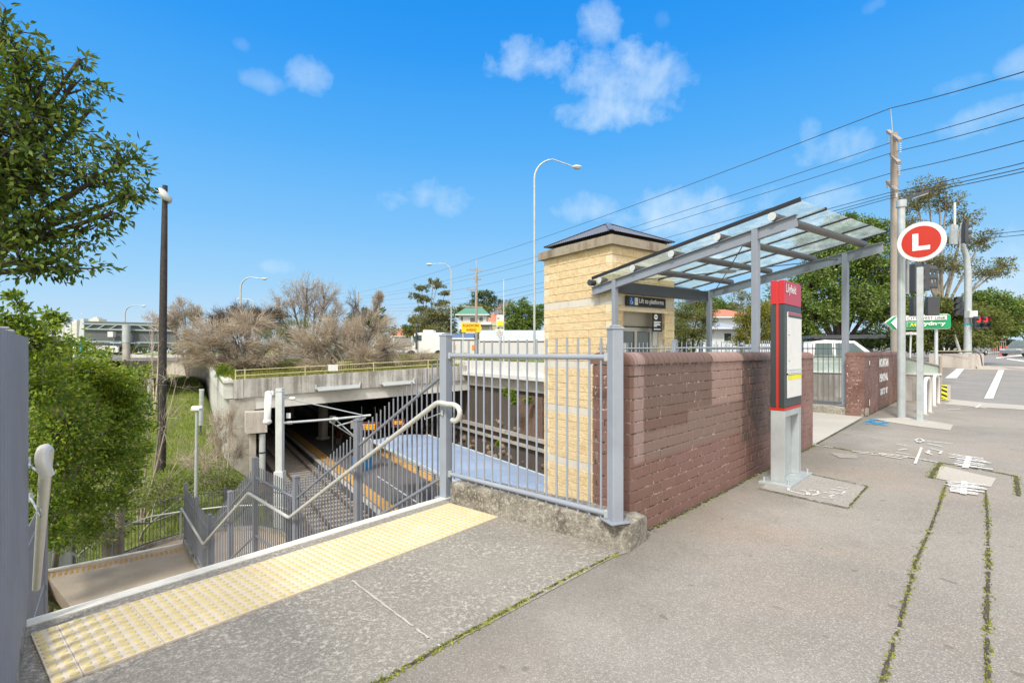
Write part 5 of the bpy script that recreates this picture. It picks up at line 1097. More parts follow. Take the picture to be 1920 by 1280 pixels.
# median concrete barrier box at the junction
t = thing('junction_wall', 'low stained concrete wall at the junction behind the crossing', 'wall', Gr(1790, 690))
Yj = 30.0; j0, j1 = D(1742, 659, Yj+2), D(1828, 659, Yj); zt0, zb0 = 1.4-4*Yj/945, .2
mb = MB(); jd = (j1-j0); jd.z = 0; jn = V((-jd.y, jd.x, 0)).normalized()*1.2; vs = [V((p.x, p.y, z)) for p in (j0, j1, j1+jn, j0+jn) for z in (zb0, zt0)]
mb.prism([p[:2] for p in (j0, j1, j1+jn, j0+jn)], zb0, zt0); mb.build('wall', conc_wall, t); mb = MB()
mb.tube([V((j0.x, j0.y-.1, zt0+.12)), V((j1.x, j1.y-.1, zt0+.12)), V((j1.x+.25, j1.y-.1, zt0-.1)), V((j1.x+.35, j1.y-.1, zt0-.7))], .03, 8); mb.build('rail', steel_dark, t); mb = MB(); mb.tube([V((j0.x, j0.y-.12, zt0+.17)), V((j1.x-.3, j1.y-.12, zt0+.17))], .02, 6); mb.build('top_line', cream, t)
mb = MB(); mb.prism([p[:2] for p in (Gr(1832, 692), Gr(1860, 692), Gr(1856, 688), Gr(1832, 688))], .2, .52); struct('island_kerb', mb, slabc)
# parapet with green-grey boards
t = thing('bridge_parapet', 'concrete parapet topped with pale green corrugated boards behind the second wall', 'wall', V((11, 15.6, 0)))
pa, pc = V((8.6, 16.9, 0)), V((12.05, 14.15, 0)); pd = (pc-pa).normalized()
mb = MB(); mb.beam(pa+ZU*.32, pc+ZU*.32, .35, .84); mb.build('concrete_base', conc_streak, t)
mb = MB(); mb.beam(pa+ZU*.765, pc+ZU*.765, .42, .05); mb.build('ledge', conc_white, t)
brd = mat('pale_green_boards', (.38, .46, .41), .7, 0, .12, 3, .3, 20, grime=.2); mb = MB(); q1_ = pc-pd*.9
for k in range(3): mb.beam(pa+ZU*(.86+.155*k), q1_+ZU*(.86+.155*k), .06, .148)
mb.add([q1_+ZU*.79+V((0, -.03, 0)), pc+ZU*.79+V((0, -.03, 0)), pc+ZU*.98+V((0, -.03, 0)), q1_+ZU*1.25+V((0, -.03, 0)), q1_+ZU*.79+V((0, .03, 0)), pc+ZU*.79+V((0, .03, 0)), pc+ZU*.98+V((0, .03, 0)), q1_+ZU*1.25+V((0, .03, 0))], [(0, 1, 2, 3), (7, 6, 5, 4), (3, 2, 6, 7), (1, 5, 6, 2)])
mb.build('boards', brd, t); mb = MB()
for k in range(5): q = pa+(pc-pa)*(k/4.05)-V((0, .06, 0)); mb.beam(q+ZU*.5, q+ZU*1.27, .06, .05, (0, 1, 0))
mb.build('board_post', timber, t); mb = MB(); mb.beam(q1_+ZU*1.275, pc+ZU*1.0, .14, .03); mb.beam(pa+ZU*1.275, q1_+ZU*1.275, .14, .03); mb.build('top_cap', timber, t)
# white U rails
for i, (xa, ya, xb, yb, yt, lab) in enumerate(((1734, 778, 1743, 774, 710, 'white bent tube rail nearer the L sign'), (1751, 762, 1759, 757, 704, 'white bent tube rail farther from the L sign'))):
    p, q = G(xa, ya), G(xb, yb); zt_r = 1.4-(yt-659)*p.y/945; t = thing('hoop_rail', lab, 'hoop rail', p)
    MB().tube([p, p+ZU*(zt_r-.1), p*.75+q*.25+ZU*zt_r, p*.25+q*.75+ZU*zt_r, q+ZU*(zt_r-.1), q], .038, 10).build('hoop', white, t); MB().tube([p, p+ZU*.03], .07, 10).build('foot', slabc, t); MB().tube([q, q+ZU*.03], .07, 10).build('foot', slabc, t)
# striped marker
p = G(1768, 750); t = thing('hazard_marker', 'small yellow and black striped marker on a white block at the kerb', 'marker', p)
MB().box(p+V((.05, .1, .2)), (.38, .12, .46), R(-20), .01).build('block', slabc, t); mb = MB(); xd_ = V((math.cos(R(-20)), math.sin(R(-20)), 0)); oo = p+V((-.16, .05, .02)); rectp(mb, oo, xd_, ZU, 0, 0, .26, .42, .0, .02); mb.build('yellow_face', yellow_letter, t)
mb = MB(); n_ = xd_.cross(ZU)
for k in range(4):
    z0 = -.05+.13*k; q = [oo+n_*.003+xd_*0+ZU*(z0+.11), oo+n_*.003+xd_*.26+ZU*(z0-.02), oo+n_*.003+xd_*.26+ZU*(z0+.04), oo+n_*.003+xd_*0+ZU*(z0+.17)]
    q = [V((w.x, w.y, min(max(w.z, .022), .44))) for w in q]; mb.poly(q)
mb.build('black_stripe', black_letter, t)
# direction sign
Ys = 17.2; t = thing('direction_sign', 'green arrow shaped road sign pointing left to CITY WEST LINK and Sydney', 'sign', D(1820, 659, Ys)+V((0, 0, -1)))
def P2(x, y, dy=0): return D(x, y, Ys)+V((0, -dy, 0))
tlx, brx = 1667, 1780
def plate(mb, pts, dy): f_ = [P2(x, y, dy) for x, y in pts]; bk = [q+V((0, .05, 0)) for q in f_]; n = len(f_); mb.add(f_+bk, [tuple(range(n))[::-1], tuple(range(n, 2*n))]+[(i, (i+1) % n, n+(i+1) % n, n+i) for i in range(n)])
mb = MB(); plate(mb, [(1659, 605), (1676, 592.5), (1776, 588), (1781, 590), (1783, 594), (1783, 612), (1781, 615.5), (1776, 617), (1675, 618.5)], 0); mb.build('white_border', white, t)
mb = MB(); plate(mb, [(1661, 605), (1676.5, 593.8), (1775.5, 589.3), (1780, 591), (1781.6, 594.5), (1781.6, 611.5), (1780, 614.5), (1775.5, 615.8), (1675.5, 617.2)], .03); mb.build('green_face', green_sign, t)
mb = MB(); mb.poly([P2(x, y, .06) for x, y in ((1668, 605), (1679, 594.5), (1690, 594), (1680, 605), (1690, 616.5), (1679, 617))]); mb.poly([P2(x, y, .06) for x, y in ((1696, 593.5), (1772.5, 591), (1772.5, 599.5), (1696, 601.5))]); rectp(mb, P2(1697.5, 613.5, .06), (1, 0, 0), ZU, 0, 0, 19.5*Ys/945, 9.5*Ys/945, 0); mb.build('white_field', white_letter, t)
mb = MB(); rectp(mb, P2(1698.2, 613, .07), (1, 0, 0), ZU, 0, 0, 18.2*Ys/945, 8.4*Ys/945, 0); mb.build('green_field', green_sign, t)
text('CITY WEST LINK', black_letter, t, P2(1698, 600, .08), (1, 0, .02), ZU, 5.6*Ys/945, 72*Ys/945, off=0, bold=.0); text('A4', yellow_letter, t, P2(1702, 612, .09), (1, 0, .01), ZU, 6*Ys/945, 12*Ys/945, off=0, bold=.03)
text('Sydney', white_letter, t, P2(1721, 612, .09), (1, 0, .01), ZU, 9*Ys/945, 48*Ys/945, off=0, bold=.03)
MB().tube([V((D(1760, 0, Ys).x, Ys+.1, -.1)), P2(1760, 592, -.1)], .05, 8).build('post', galv_light, t); MB().tube([V((D(1690, 0, Ys).x, Ys+.1, -.1)), P2(1690, 597, -.1)], .05, 8).build('post', galv_light, t)
t = thing('street_name_sign', 'small white street name plate below the green direction sign', 'sign', D(1708, 659, 22)); mb = MB(); mb.box(D(1706, 625, 22), (28*22/945, .03, 4.6*22/945)); mb.build('plate', white, t); text('MAIN ST', black_letter, t, D(1698, 626.8, 21.9), (1, 0, 0), ZU, .075, .42, off=0); MB().tube([V((D(1708, 0, 22).x, 22.1, -.1)), D(1708, 622, 22.1)], .035, 8).build('post', galv_light, t)
# traffic signals
def signal(label, c, w, h, face, n=3, visor=True, backplate=False, lit=None, pole_xy=None, pole_h=None, body=None):
    t = thing('traffic_signal', label, 'traffic signal', c); f_ = V(face).normalized(); sdv = ZU.cross(f_); rzv = math.atan2(sdv.y, sdv.x)
    MB().box(c, (w, .16, h), rzv, .01).build('housing', body or steel_dark, t)
    if visor:
        for k in range(n):
            q = c+ZU*(h/2-h/n*(k+.5))+f_*.08; mb = MB(); r_ = min(w, h/n)*.44; ppp = [q+(sdv*math.cos(a_)+ZU*math.sin(a_))*r_ for a_ in [R(d) for d in range(-30, 211, 20)]]; ppq = [p_+f_*.22 for p_ in ppp]
            mb.add(ppp+ppq, [(i, i+1, len(ppp)+i+1, len(ppp)+i) for i in range(len(ppp)-1)], True); mb.build('visor', steel_dark, t)
            mb = MB(); mb.lathe(q+f_*.002, [(r_*.9, 0), (r_*.9, .004)], 16, f_); mb.build('lens', red_lamp if (lit == k) else glassy, t)
    return t
cp_ = V((D(1814, 0, 31).x, 31.0, .3)); t = thing('signal_mast', 'tall pale curved traffic signal mast at the junction', 'mast', cp_)
path = [cp_, D(1815, 560, 31), D(1815, 510, 31), D(1812, 480, 31), D(1806, 464, 31), D(1800, 452, 31), D(1797, 430, 31)]; MB().tube(path, .20, 14, .125).build('mast', galv, t); mb = MB(); mb.box(D(1821, 589, 30.7), (.5, .35, .42)); mb.build('junction_box', galv_light, t); MB().tube([D(1790, 432, 31), D(1790, 380, 31)], .07, 8).build('antenna', galv_light, t); MB().tube([D(1815, 606.5, 31), D(1815, 609.5, 31)], .225, 14).build('green_band', teal, t)
mb = MB(); mb.tube([D(1806, 464, 31), D(1800, 470, 30.7), D(1802, 418, 30.7)], .04, 6); mb.build('bracket', galv, t)
signal('three lamp traffic signal facing right on top of the curved mast', D(1809, 437, 30.3), .42, 1.15, (.9, -.25, 0)); signal('grey backed traffic signal beside the top of the curved mast', D(1788, 440, 31.0), .48, 1.2, (-.2, 1, 0), visor=False, body=galv)
signal('three lamp traffic signal side on at the left of the curved mast', D(1797, 574, 31.5), .40, 1.15, (-.85, -.5, 0))
signal('left of the pair of red lit signals right of the curved mast', D(1832.5, 605, 30.4), .38, .75, (0, -1, 0), n=2, lit=0); signal('right of the pair of red lit signals right of the curved mast', D(1845.5, 604.5, 30.4), .38, .75, (0, -1, 0), n=2, lit=0)
signal('three lamp traffic signal facing right behind the L sign post', D(1711, 522, 12.2), .24, .68, (.95, .3, 0)); signal('three lamp traffic signal whose visors show right of the L sign post', D(1731, 521, 12.6), .22, .66, (.95, .1, 0))
signal('dark backed traffic signal left of the L sign post above the green sign', D(1716, 575, 13.5), .22, .50, (0, 1, 0), visor=False); signal('dark backed traffic signal right of the L sign post above the green sign', D(1748, 574, 13.5), .27, .50, (.3, 1, 0), visor=False)
mb = MB()
t = pole('leaning_post', 'thin leaning pale post stuck behind the junction wall', 'post', D(1802, 672, 33), .08, .08, .3, galv_light); MB().tube([D(1802, 666, 33), D(1789, 627, 33)], .085, 8).build('shaft', white, t)
# ================================================================ VEHICLES
def car(label, name, L_, Wd, prof_body, prof_glass, wheels, paint, at, rz_, cat='car', extra=None, wr=.34):
    """profiles are (x,z) outlines in side view, extruded over the width with inset glasshouse"""
    t = thing(name, label, cat, at)
    def wv(x, y, z): c, s = math.cos(rz_), math.sin(rz_); return V((at[0]+x*c-y*s, at[1]+x*s+y*c, at[2]+z))
    def extr(prof, y0, y1, inset=0, m=paint, nm='body', topz=None):
        mb = MB(); n = len(prof); zmin = min(p[1] for p in prof); zmax = max(p[1] for p in prof)
        def yy(y, z): return y*(1-inset*((z-zmin)/(zmax-zmin+1e-6)))
        vs = [wv(x, yy(y0, z), z) for x, z in prof]+[wv(x, yy(y1, z), z) for x, z in prof]
        mb.add(vs, [tuple(range(n)), tuple(range(n, 2*n))[::-1]]+[((i+1) % n, i, n+i, n+(i+1) % n) for i in range(n)]); return mb.build(nm, m, t)
    b = extr(prof_body, -Wd/2, Wd/2)
    mod = b.modifiers.new('bevel', 'BEVEL'); mod.width = .05; mod.segments = 3; mod.limit_method = 'ANGLE'
    if prof_glass:
        g_ = extr(prof_glass, -Wd/2*.97, Wd/2*.97, .16, paint, 'cabin'); mod = g_.modifiers.new('bevel', 'BEVEL'); mod.width = .04; mod.segments = 2
        for sgn in (-1, 1):
            zs = [p[1] for p in prof_glass]; z0, z1 = min(zs), max(zs)
            xs = sorted(p[0] for p in prof_glass); xa, xb = xs[0], xs[-1]
            top = [p for p in prof_glass if p[1] > z1-.12]; ta, tb2 = min(p[0] for p in top), max(p[0] for p in top); md = (ta+tb2)/2
            for (q0, q1_, r0, r1) in ((xa+(ta-xa)*.25+.10, md-.05, ta+.10, md-.05), (md+.05, xb-(xb-tb2)*.25-.12, md+.05, tb2-.06)):
                mb = MB(); ya = sgn*(Wd/2*.97*(1-.16*.12)+.006); yb = sgn*(Wd/2*.97*(1-.16*.85)+.006); zz0, zz1 = z0+(z1-z0)*.12, z0+(z1-z0)*.85
                mb.add([wv(q0, ya, zz0), wv(q1_, ya, zz0), wv(r1, yb, zz1), wv(r0, yb, zz1)], [(0, 1, 2, 3)]); mb.build('window', carglass, t)
        zs = [p[1] for p in prof_glass]; z0, z1 = min(zs), max(zs); xb = max(p[0] for p in prof_glass); tb2 = max(p[0] for p in prof_glass if p[1] > z1-.12); e = .012
        mb = MB(); y_ = Wd/2*.85; mb.add([wv(xb-(xb-tb2)*.1+e, -y_, z0+(z1-z0)*.1+e), wv(xb-(xb-tb2)*.1+e, y_, z0+(z1-z0)*.1+e), wv(xb-(xb-tb2)*.9+e, y_*.88, z0+(z1-z0)*.9+e), wv(xb-(xb-tb2)*.9+e, -y_*.88, z0+(z1-z0)*.9+e)], [(0, 1, 2, 3)]); mb.build('windscreen', carglass, t)
    for x in wheels:
        for sgn in (-1, 1):
            c = wv(x, sgn*(Wd/2-.10), wr); ax = wv(0, sgn, 0)-wv(0, 0, 0); w_ = MB().lathe(c-ax*.10, [(wr*.9, 0), (wr, .03), (wr, .19), (wr*.9, .22)], 22, ax).build('wheel', rubber, t); MB().lathe(c+ax*.105, [(wr*.62, 0), (wr*.55, .025), (wr*.15, .03)], 12, ax).build('rim', chrome, w_)
    xs = [p[0] for p in prof_body]
    for sgn in (-1, 1):
        MB().box(wv(max(xs)-.03, sgn*Wd*.36, .72), (.10, .34, .16), rz_, .02).build('headlight', galv_light, t); MB().box(wv(min(xs)+.03, sgn*Wd*.40, .78), (.08, .16, .3), rz_, .02).build('tail_light', red_plastic, t)
    if extra: extra(t, wv)
    return t
def ute_extra(t, wv):
    rzz = UR
    mb = MB(); mb.box(wv(-1.62, 0, 1.22), (1.95, 1.86, .95), rzz, .03); mb.build('canopy_box', carwhite, t)
    mb = MB(); 
    for y in (-.6, .6): mb.tube([wv(-.5, y, 1.9), wv(1.5, y, 1.9)], .03, 6)
    for x in (-.3, .5, 1.2): mb.tube([wv(x, -.75, 1.9), wv(x, .75, 1.9)], .03, 6); 
    mb.build('roof_rack', steel_dark, t); MB().box(wv(.6, .0, 1.96), (2.4, 1.1, .10), rzz, .02).build('awning', steel_dark, t); MB().box(wv(-1.62, -.94, 1.2), (.06, .03, .8), rzz).box(wv(-1.1, -.94, 1.0), (.18, .03, .05), rzz).build('canopy_handle', black, t); MB().box(wv(-1.7, 0, .55), (2.0, 1.8, .14), rzz).build('tray_frame', black, t)
    MB().box(wv(1.35, -.98, 1.15), (.12, .18, .16), rzz, .02).build('mirror', carwhite, t)
UR = R(-14)
ute_p = [(-2.7, .45), (-2.7, .72), (-.7, .74), (-.7, 1.08), (1.5, 1.08), (2.45, .95), (2.62, .78), (2.62, .42), (2.2, .32), (-2.4, .32)]; ute_g = [(-.72, 1.06), (-.62, 1.78), (-.2, 1.84), (.75, 1.80), (1.62, 1.06)]
car('white utility truck with a canopy box and roof rack behind the entry fence', 'utility_truck', 5.2, 1.86, ute_p, ute_g, (-1.7, 1.7), carwhite, V((D(1606, 0, 18.6).x-1.15, 18.7, -.02)), UR, 'ute', ute_extra, .38)
sed_p = [(-2.2, .38), (-2.25, .95), (-1.6, 1.0), (1.1, .96), (2.1, .82), (2.25, .62), (2.22, .32), (-2.1, .30)]; sed_g = [(-1.75, .98), (-1.15, 1.45), (.3, 1.46), (1.2, .96)]; suv_g = [(-2.0, .98), (-1.8, 1.55), (.3, 1.6), (1.15, .98)]
gp_ = D(1845, 659, 60); car('silver hatchback parked on the far side of the street', 'parked_car', 4.4, 1.8, sed_p, suv_g, (-1.35, 1.4), cargrey, V((gp_.x+.2, 62, rz(0, 62)+.05)), R(200))
gp_ = D(1804, 659, 63); car('pale car half hidden behind the signal mast', 'parked_car', 4.4, 1.8, sed_p, sed_g, (-1.35, 1.4), carwhite, V((gp_.x, 64, rz(0, 64)+.05)), R(200))
def pk(t, wv): MB().box(wv(-1.5, 0, 1.02), (1.7, 1.75, .12), R(195)).build('tray_cover', black, t)
gp_ = D(1912, 659, 52); car('silver pickup facing away at the right edge of the view', 'parked_pickup', 5.0, 1.9, sed_p, [(-.6, .98), (-.5, 1.65), (.6, 1.65), (1.25, .98)], (-1.6, 1.6), cargrey, V((gp_.x+1.6, 53, rz(0, 53)+.1)), R(195), 'pickup', pk)
gp_ = D(1738, 659, 19); car('dark car front showing between the sign poles above the parapet', 'parked_car', 4.4, 1.8, sed_p, suv_g, (-1.35, 1.4), cardark, V((gp_.x-2.55, 19.4, -.12)), R(-8))
gp_ = D(710, 655, 56); car('white ute on the main road behind the dry brush', 'white_car', 4.6, 1.8, sed_p, [(-.9, .98), (-.6, 1.5), (.5, 1.5), (1.3, .98)], (-1.4, 1.5), carwhite, V((gp_.x, 57, .75)), R(-3))
# tanker truck and trailers on the main road
def truck():
    Yt = 58.0; zt = .55; k = Yt/945
    def X(px): return (px-CX)*k
    t = thing('tipper_truck', 'white prime mover facing left on the main road, above the fence post', 'truck', V((X(790), Yt, zt)))
    zc = lambda py: H-(py-HY)*k
    mb = MB(); mb.prism([(X(763), Yt-1.2), (X(785), Yt-1.2), (X(785), Yt+1.2), (X(763), Yt+1.2)], zt+.5, zc(647)); o = mb.build('bonnet', carwhite, t); o.modifiers.new('b', 'BEVEL').width = .2
    mb = MB(); mb.prism([(X(780), Yt-1.2), (X(838), Yt-1.2), (X(838), Yt+1.2), (X(780), Yt+1.2)], zt+.5, zc(624)); o = mb.build('cab', carwhite, t); o.modifiers.new('b', 'BEVEL').width = .18
    mb = MB(); mb.prism([(X(796), Yt-1.0), (X(815), Yt-1.0), (X(815), Yt+1.0), (X(796), Yt+1.0)], zc(624), zc(619)); mb.build('air_unit', carwhite, t)
    mb = MB(); mb.box((X(781.5), Yt-1.21, zc(636)), (.22, .04, .65)); mb.build('side_window', carglass, t); MB().box((X(790), Yt-1.22, zc(634)), (.5, .03, .6)).build('side_window', carglass, t)
    mb = MB(); mb.tube([V((X(785), Yt-1.4, zc(655))), V((X(785), Yt-1.4, zc(617)))], .11, 10); mb.build('exhaust_stack', steel_dark, t); mb = MB(); mb.ball((X(785), Yt-1.4, zc(615.5)), (.14, .14, .2), 8, 6); mb.build('exhaust_cap', black, t)
    mb = MB(); mb.box((X(774), Yt-1.21, zc(644)), (.5, .03, .1)); mb.box((X(772), Yt-1.21, zc(650)), (.4, .03, .06)); mb.build('vent', steel_dark, t)
    for px in (775, 825): w_ = MB().lathe((X(px), Yt-1.25, zt+.5), [(.5, 0), (.52, .05), (.52, .3), (.5, .35)], 18, (0, 1, 0)).build('wheel', rubber, t)
    for i, (xa, xb, lab) in enumerate(((843, 891, 'short pale truck trailer with a dark blue tarpaulin arch behind the yellow sign'), (899, 1022, 'long pale truck trailer with a blue grey rolled cover behind the fence'))):
        t = thing('truck_trailer', lab, 'trailer', V((X((xa+xb)/2), Yt, zt)))
        zT, zB = zc(637 if i else 634), zc(671); mb = MB(); mb.prism([(X(xa), Yt-1.25), (X(xb), Yt-1.25), (X(xb), Yt+1.25), (X(xa), Yt+1.25)], zB, zT); mb.build('body', mat('trailer_grey_%d' % i, (.62, .62, .63), .5, 0, .04, 1), t)
        mb = MB(); mb.beam(V((X(xa), Yt-1.27, zT-.08)), V((X(xb), Yt-1.27, zT-.08)), .08, .14); mb.beam(V((X(xa), Yt-1.27, zB+.1)), V((X(xb), Yt-1.27, zB+.1)), .1, .18); mb.build('side_rail', carwhite, t)
        mb = MB(); mb.beam(V((X(xa), Yt-1.27, zT-.24)), V((X(xb), Yt-1.27, zT-.24)), .05, .07); mb.build('dark_seam', steel_dark, t)
        nn_ = 12; vs = []; hT = (zc(619)-zT) if i else (zc(625)-zT)
        for x_ in (X(xa+1), X(xb-1)):
            for j in range(nn_+1): s = j/nn_; vs.append((x_, Yt-1.2+2.4*s, zT+hT*math.sin(math.pi*s)**.6))
        mb = MB(); mb.add(vs, [(j, nn_+1+j, nn_+2+j, j+1) for j in range(nn_)]+[tuple(range(nn_+1)), tuple(range(nn_+1, 2*nn_+2))[::-1]], False); mb.build('tarpaulin', mat('tarp_%d' % i, (.44, .50, .57) if i else (.07, .13, .26), .5, 0, .1, 1), t)
        for px in ((854, 889) if i == 0 else ()): MB().box((X(px), Yt-1.3, zc(651)), (.28, .05, .5)).build('orange_marker', orange_m, t)
        for px in ((850, 860, 878) if i == 0 else (915, 930, 985, 1000, 1012)): MB().lathe((X(px), Yt-1.15, zt+.35), [(.5, 0), (.52, .05), (.52, .3), (.5, .35)], 16, (0, 1, 0)).build('wheel', rubber, t)
truck()
# signs beside the main road
def board(label, px, py, w, h, Y_, mback, lines, name='road_sign', posts=(0,), pc_=galv_light, base=668):
    c = D(px, py, Y_); k = Y_/945; t = thing(name, label, 'sign', V((c.x, c.y, D(px, base, Y_).z))); MB().box(c, (w*k, .05, h*k), 0, .01).build('board', mback, t)
    for i, (s, m, x, y, hh, ww) in enumerate(lines): text(s, m, t, D(px-w/2+x, py-h/2+y+hh, Y_)-V((0, .04, 0)), (1, 0, 0), ZU, hh*k, ww*k, off=0, bold=.004)
    for dx in posts: q = D(px+dx, py, Y_)+V((0, .08, 0)); MB().tube([V((q.x, q.y, D(px, base, Y_).z)), q+ZU*h*k/2], .04, 8).build('post', pc_, t)
    return t
board('yellow sign reading ROADWORK AHEAD on two pale posts', 883.5, 614, 36, 17.5, 36, yellow_sign, [('ROADWORK', black_letter, 3, 2.4, 5.0, 30), ('AHEAD', black_letter, 8.5, 10.2, 5.0, 19)], posts=(-15.5, 15.5))
board('white sign with a yellow square above the NO sign by the main road', 937.5, 602, 13, 23, 38, white, [('M', red_plastic if False else black_letter, 1.5, 5, 2.5, 4)], posts=(2,))
mb = MB(); k = 38/945; mb.box(D(937.5, 606, 37.9), (11*k, .03, 9*k)); t = tag(mb.build('yellow_notice', yellow_letter), 'small yellow notice fixed to the white roadside sign', 'notice')
board('white sign reading NO TRUCKS ACCESS below the yellow notice', 937, 623.5, 17, 13, 37.6, white, [('NO', black_letter, 6, 1.5, 2.4, 4.5), ('STOPPING', black_letter, 2, 5.3, 2.4, 13), ('ACCESS', black_letter, 2.5, 9, 2.4, 12)], posts=(-1,))['label'] = 'white sign with three lines of black letters below the yellow notice'
pole('mast_pole', 'thin tall pale mast beside the white roadside signs', 'pole', V((D(944.5, 0, 40).x, 40, .3)), .05, .03, 6.8, galv_light, 8)
# ================================================================ HOUSES
def house(label, px, Y_, wpx, y_base, y_eave, y_ridge, wallm, roofm, wins, depth=8, hip=.3, over=1.0):
    k = Y_/945; c = D(px, y_base, Y_); w = wpx*k; ze = D(px, y_eave, Y_).z; zr_ = D(px, y_ridge, Y_).z; t = thing('house', label, 'house', c)
    MB().box((c.x, Y_+depth/2, (c.z+ze)/2), (w, depth, ze-c.z)).build('wall', wallm, t)
    o = over; x0, x1, y0, y1 = c.x-w/2-o*.6, c.x+w/2+o*.6, Y_-o*.6, Y_+depth+o*.6; hx = w*hip; ym = (y0+y1)/2; mb = MB()
    vs = [(x0, y0, ze), (x1, y0, ze), (x1, y1, ze), (x0, y1, ze), (x0+hx, ym, zr_), (x1-hx, ym, zr_)]; mb.add(vs, [(0, 1, 5, 4), (1, 2, 5), (2, 3, 4, 5), (3, 0, 4), (3, 2, 1, 0)]); rf = mb.build('roof', roofm, t)
    MB().beam(V((x0, y0-.05, ze-.08)), V((x1, y0-.05, ze-.08)), .12, .16).build('gutter', white, rf)
    for (wx, wy, ww, wh) in wins:
        q = D(wx, wy, Y_-.03); f_ = MB().box(q, (ww*k+.16, .08, wh*k+.16)).build('window', white, t); MB().box(q-V((0, .05, 0)), (ww*k, .02, wh*k)).build('pane', glassy, f_)
    return t
grn = mat('green_metal_roof', (.10, .27, .175), .5, 0, .06, 2); wall_w = mat('pale_weatherboard', (.62, .62, .62), .8, 0, .05, 3); blue_roof = mat('blue_grey_metal_roof', (.36, .42, .50), .5, 0, .06, 1); wall_b = mat('white_rendered_wall', (.72, .78, .80), .8, 0, .04, 1)
house('two storey pale house with a green metal roof across the main road', 886, 95, 52, 640, 589.5, 573.5, wall_w, grn, [(866, 597, 5, 8), (886, 599, 9, 8), (902, 598, 7, 8), (866, 622, 8, 10), (900, 622, 8, 8)], 8, .30)
t = thing('awning_roof', 'flat white carport roof beside the green roofed house', 'awning', D(906, 640, 90)); MB().box(D(905, 608, 90), (34*90/945, 5, .35)).build('roof', white, t); MB().box(D(905, 610.5, 89.8), (34*90/945, 5, .12)).build('shadow_gap', steel_dark, t); MB().tube([D(919, 640, 88), D(919, 610, 88)], .1, 6).tube([D(892, 640, 88), D(892, 610, 88)], .1, 6).build('post', white, t)
house('house with a terracotta roof right of the green roofed house', 930, 110, 36, 640, 606, 585, mat('cream_house_wall', (.6, .58, .42), .8), red_tile, [(934, 616, 6, 6)], 10, .4)
house('low brick house with a brown tiled roof behind the noise barrier', 752, 110, 34, 650, 630, 613, mat('brown_house_wall', (.35, .2, .14), .8), red_tile, [(750, 638, 6, 6)], 8, .35)
house('small house with a terracotta roof left of the pale truck', 785, 120, 22, 645, 620, 609, mat('red_brown_wall', (.38, .2, .14), .8), red_tile, [(785, 628, 5, 5)], 8, .35)
house('white rendered house with a blue grey metal roof behind the entry fence', 1335, 46, 100, 672, 614, 600, wall_b, blue_roof, [(1364, 632, 13, 14), (1302, 632, 9, 5)], 8, .18)
house('house with a big terracotta hipped roof behind the canopy', 1372, 66, 110, 640, 594, 574, wall_b, red_tile, [(1340, 605, 8, 6)], 10, .42)
house('brick house with an orange roof under the trees at the right edge', 1900, 78, 40, 658, 644, 631, mat('brick_red_wall', (.42, .16, .09), .8), red_tile, [(1895, 650, 5, 4)], 8, .4)
t = thing('garden_fence', 'pale timber paling fence behind the blue roofed house', 'fence', D(920, 650, 84)); MB().box(D(918, 616, 88), (30*88/945, .1, 2.4)).build('palings', mat('pale_paling', (.5, .5, .33), .8), t); MB().box(D(918, 609, 87.9), (30*88/945, .14, .12)).build('top_rail', cream, t)
for i, px in enumerate((1876, 1887)):
    p = D(px, 658, 58); p.z = rz(0, 58); t = thing('safety_bollard', ('left', 'right')[i]+' of the two orange safety bollards on the far footpath', 'bollard', p, 'orange bollards across the street'); MB().lathe(p, [(.22, 0), (.22, .08), (.10, .1), (.09, 1.1), (.05, 1.15)], 12).build('body', red_plastic, t); MB().tube([p+ZU*.7, p+ZU*.85], .1, 12).build('white_band', white, t)
p = D(1870, 655, 60); p.z = rz(0, 60); t = thing('wire_gate', 'light wire fence panel near the orange bollards', 'fence', p); mb = MB()
for k in range(9): mb.tube([p+V((k*.25-1, 0, 0)), p+V((k*.25-1, 0, 1.7))], .02, 4)
mb.tube([p+V((-1, 0, 1.7)), p+V((1, 0, 1.7))], .03, 5); mb.build('mesh_panel', galv, t)
# ================================================================ VEGETATION
def qmesh(name, vs, m, parent, nvert=4):
    vs = np.asarray(vs, np.float32); n = len(vs)//nvert; me = bpy.data.meshes.new(name); off = OFF.get(parent.name, V((0, 0, 0))) if parent else V((0, 0, 0))
    vs = vs-np.array(off, np.float32); me.vertices.add(len(vs)); me.vertices.foreach_set('co', vs.ravel()); me.loops.add(n*nvert); me.loops.foreach_set('vertex_index', np.arange(n*nvert, dtype=np.int32)); me.polygons.add(n)
    me.polygons.foreach_set('loop_start', np.arange(0, n*nvert, nvert, dtype=np.int32)); me.materials.append(m); me.update(); me.validate()
    o = bpy.data.objects.new(name, me); COL.objects.link(o)
    if parent: o.parent = parent
    OFF[o.name] = off; return o
def unit(a): return a/np.maximum(1e-6, np.linalg.norm(a, axis=-1, keepdims=True))
def leaves(rng, P, dirs, ln, wd, droop=.2, up=.35):
    """one folded diamond leaf (4 vertices) per point"""
    n = len(P); d = unit(dirs+rng.normal(0, .55, (n, 3))+np.array([0, 0, -droop])); nr = unit(rng.normal(0, .6, (n, 3))+np.array([0, 0, up+.4])); s = unit(np.cross(d, nr)); L_ = ln*rng.uniform(.6, 1.2, (n, 1)); W_ = wd*rng.uniform(.7, 1.15, (n, 1)); nn_ = unit(np.cross(s, d))
    a_ = P; b_ = P+d*L_*.45+s*W_/2+nn_*W_*.18; c_ = P+d*L_; e_ = P+d*L_*.45-s*W_/2+nn_*W_*.18
    return np.stack([a_, b_, c_, e_], 1).reshape(-1, 3)
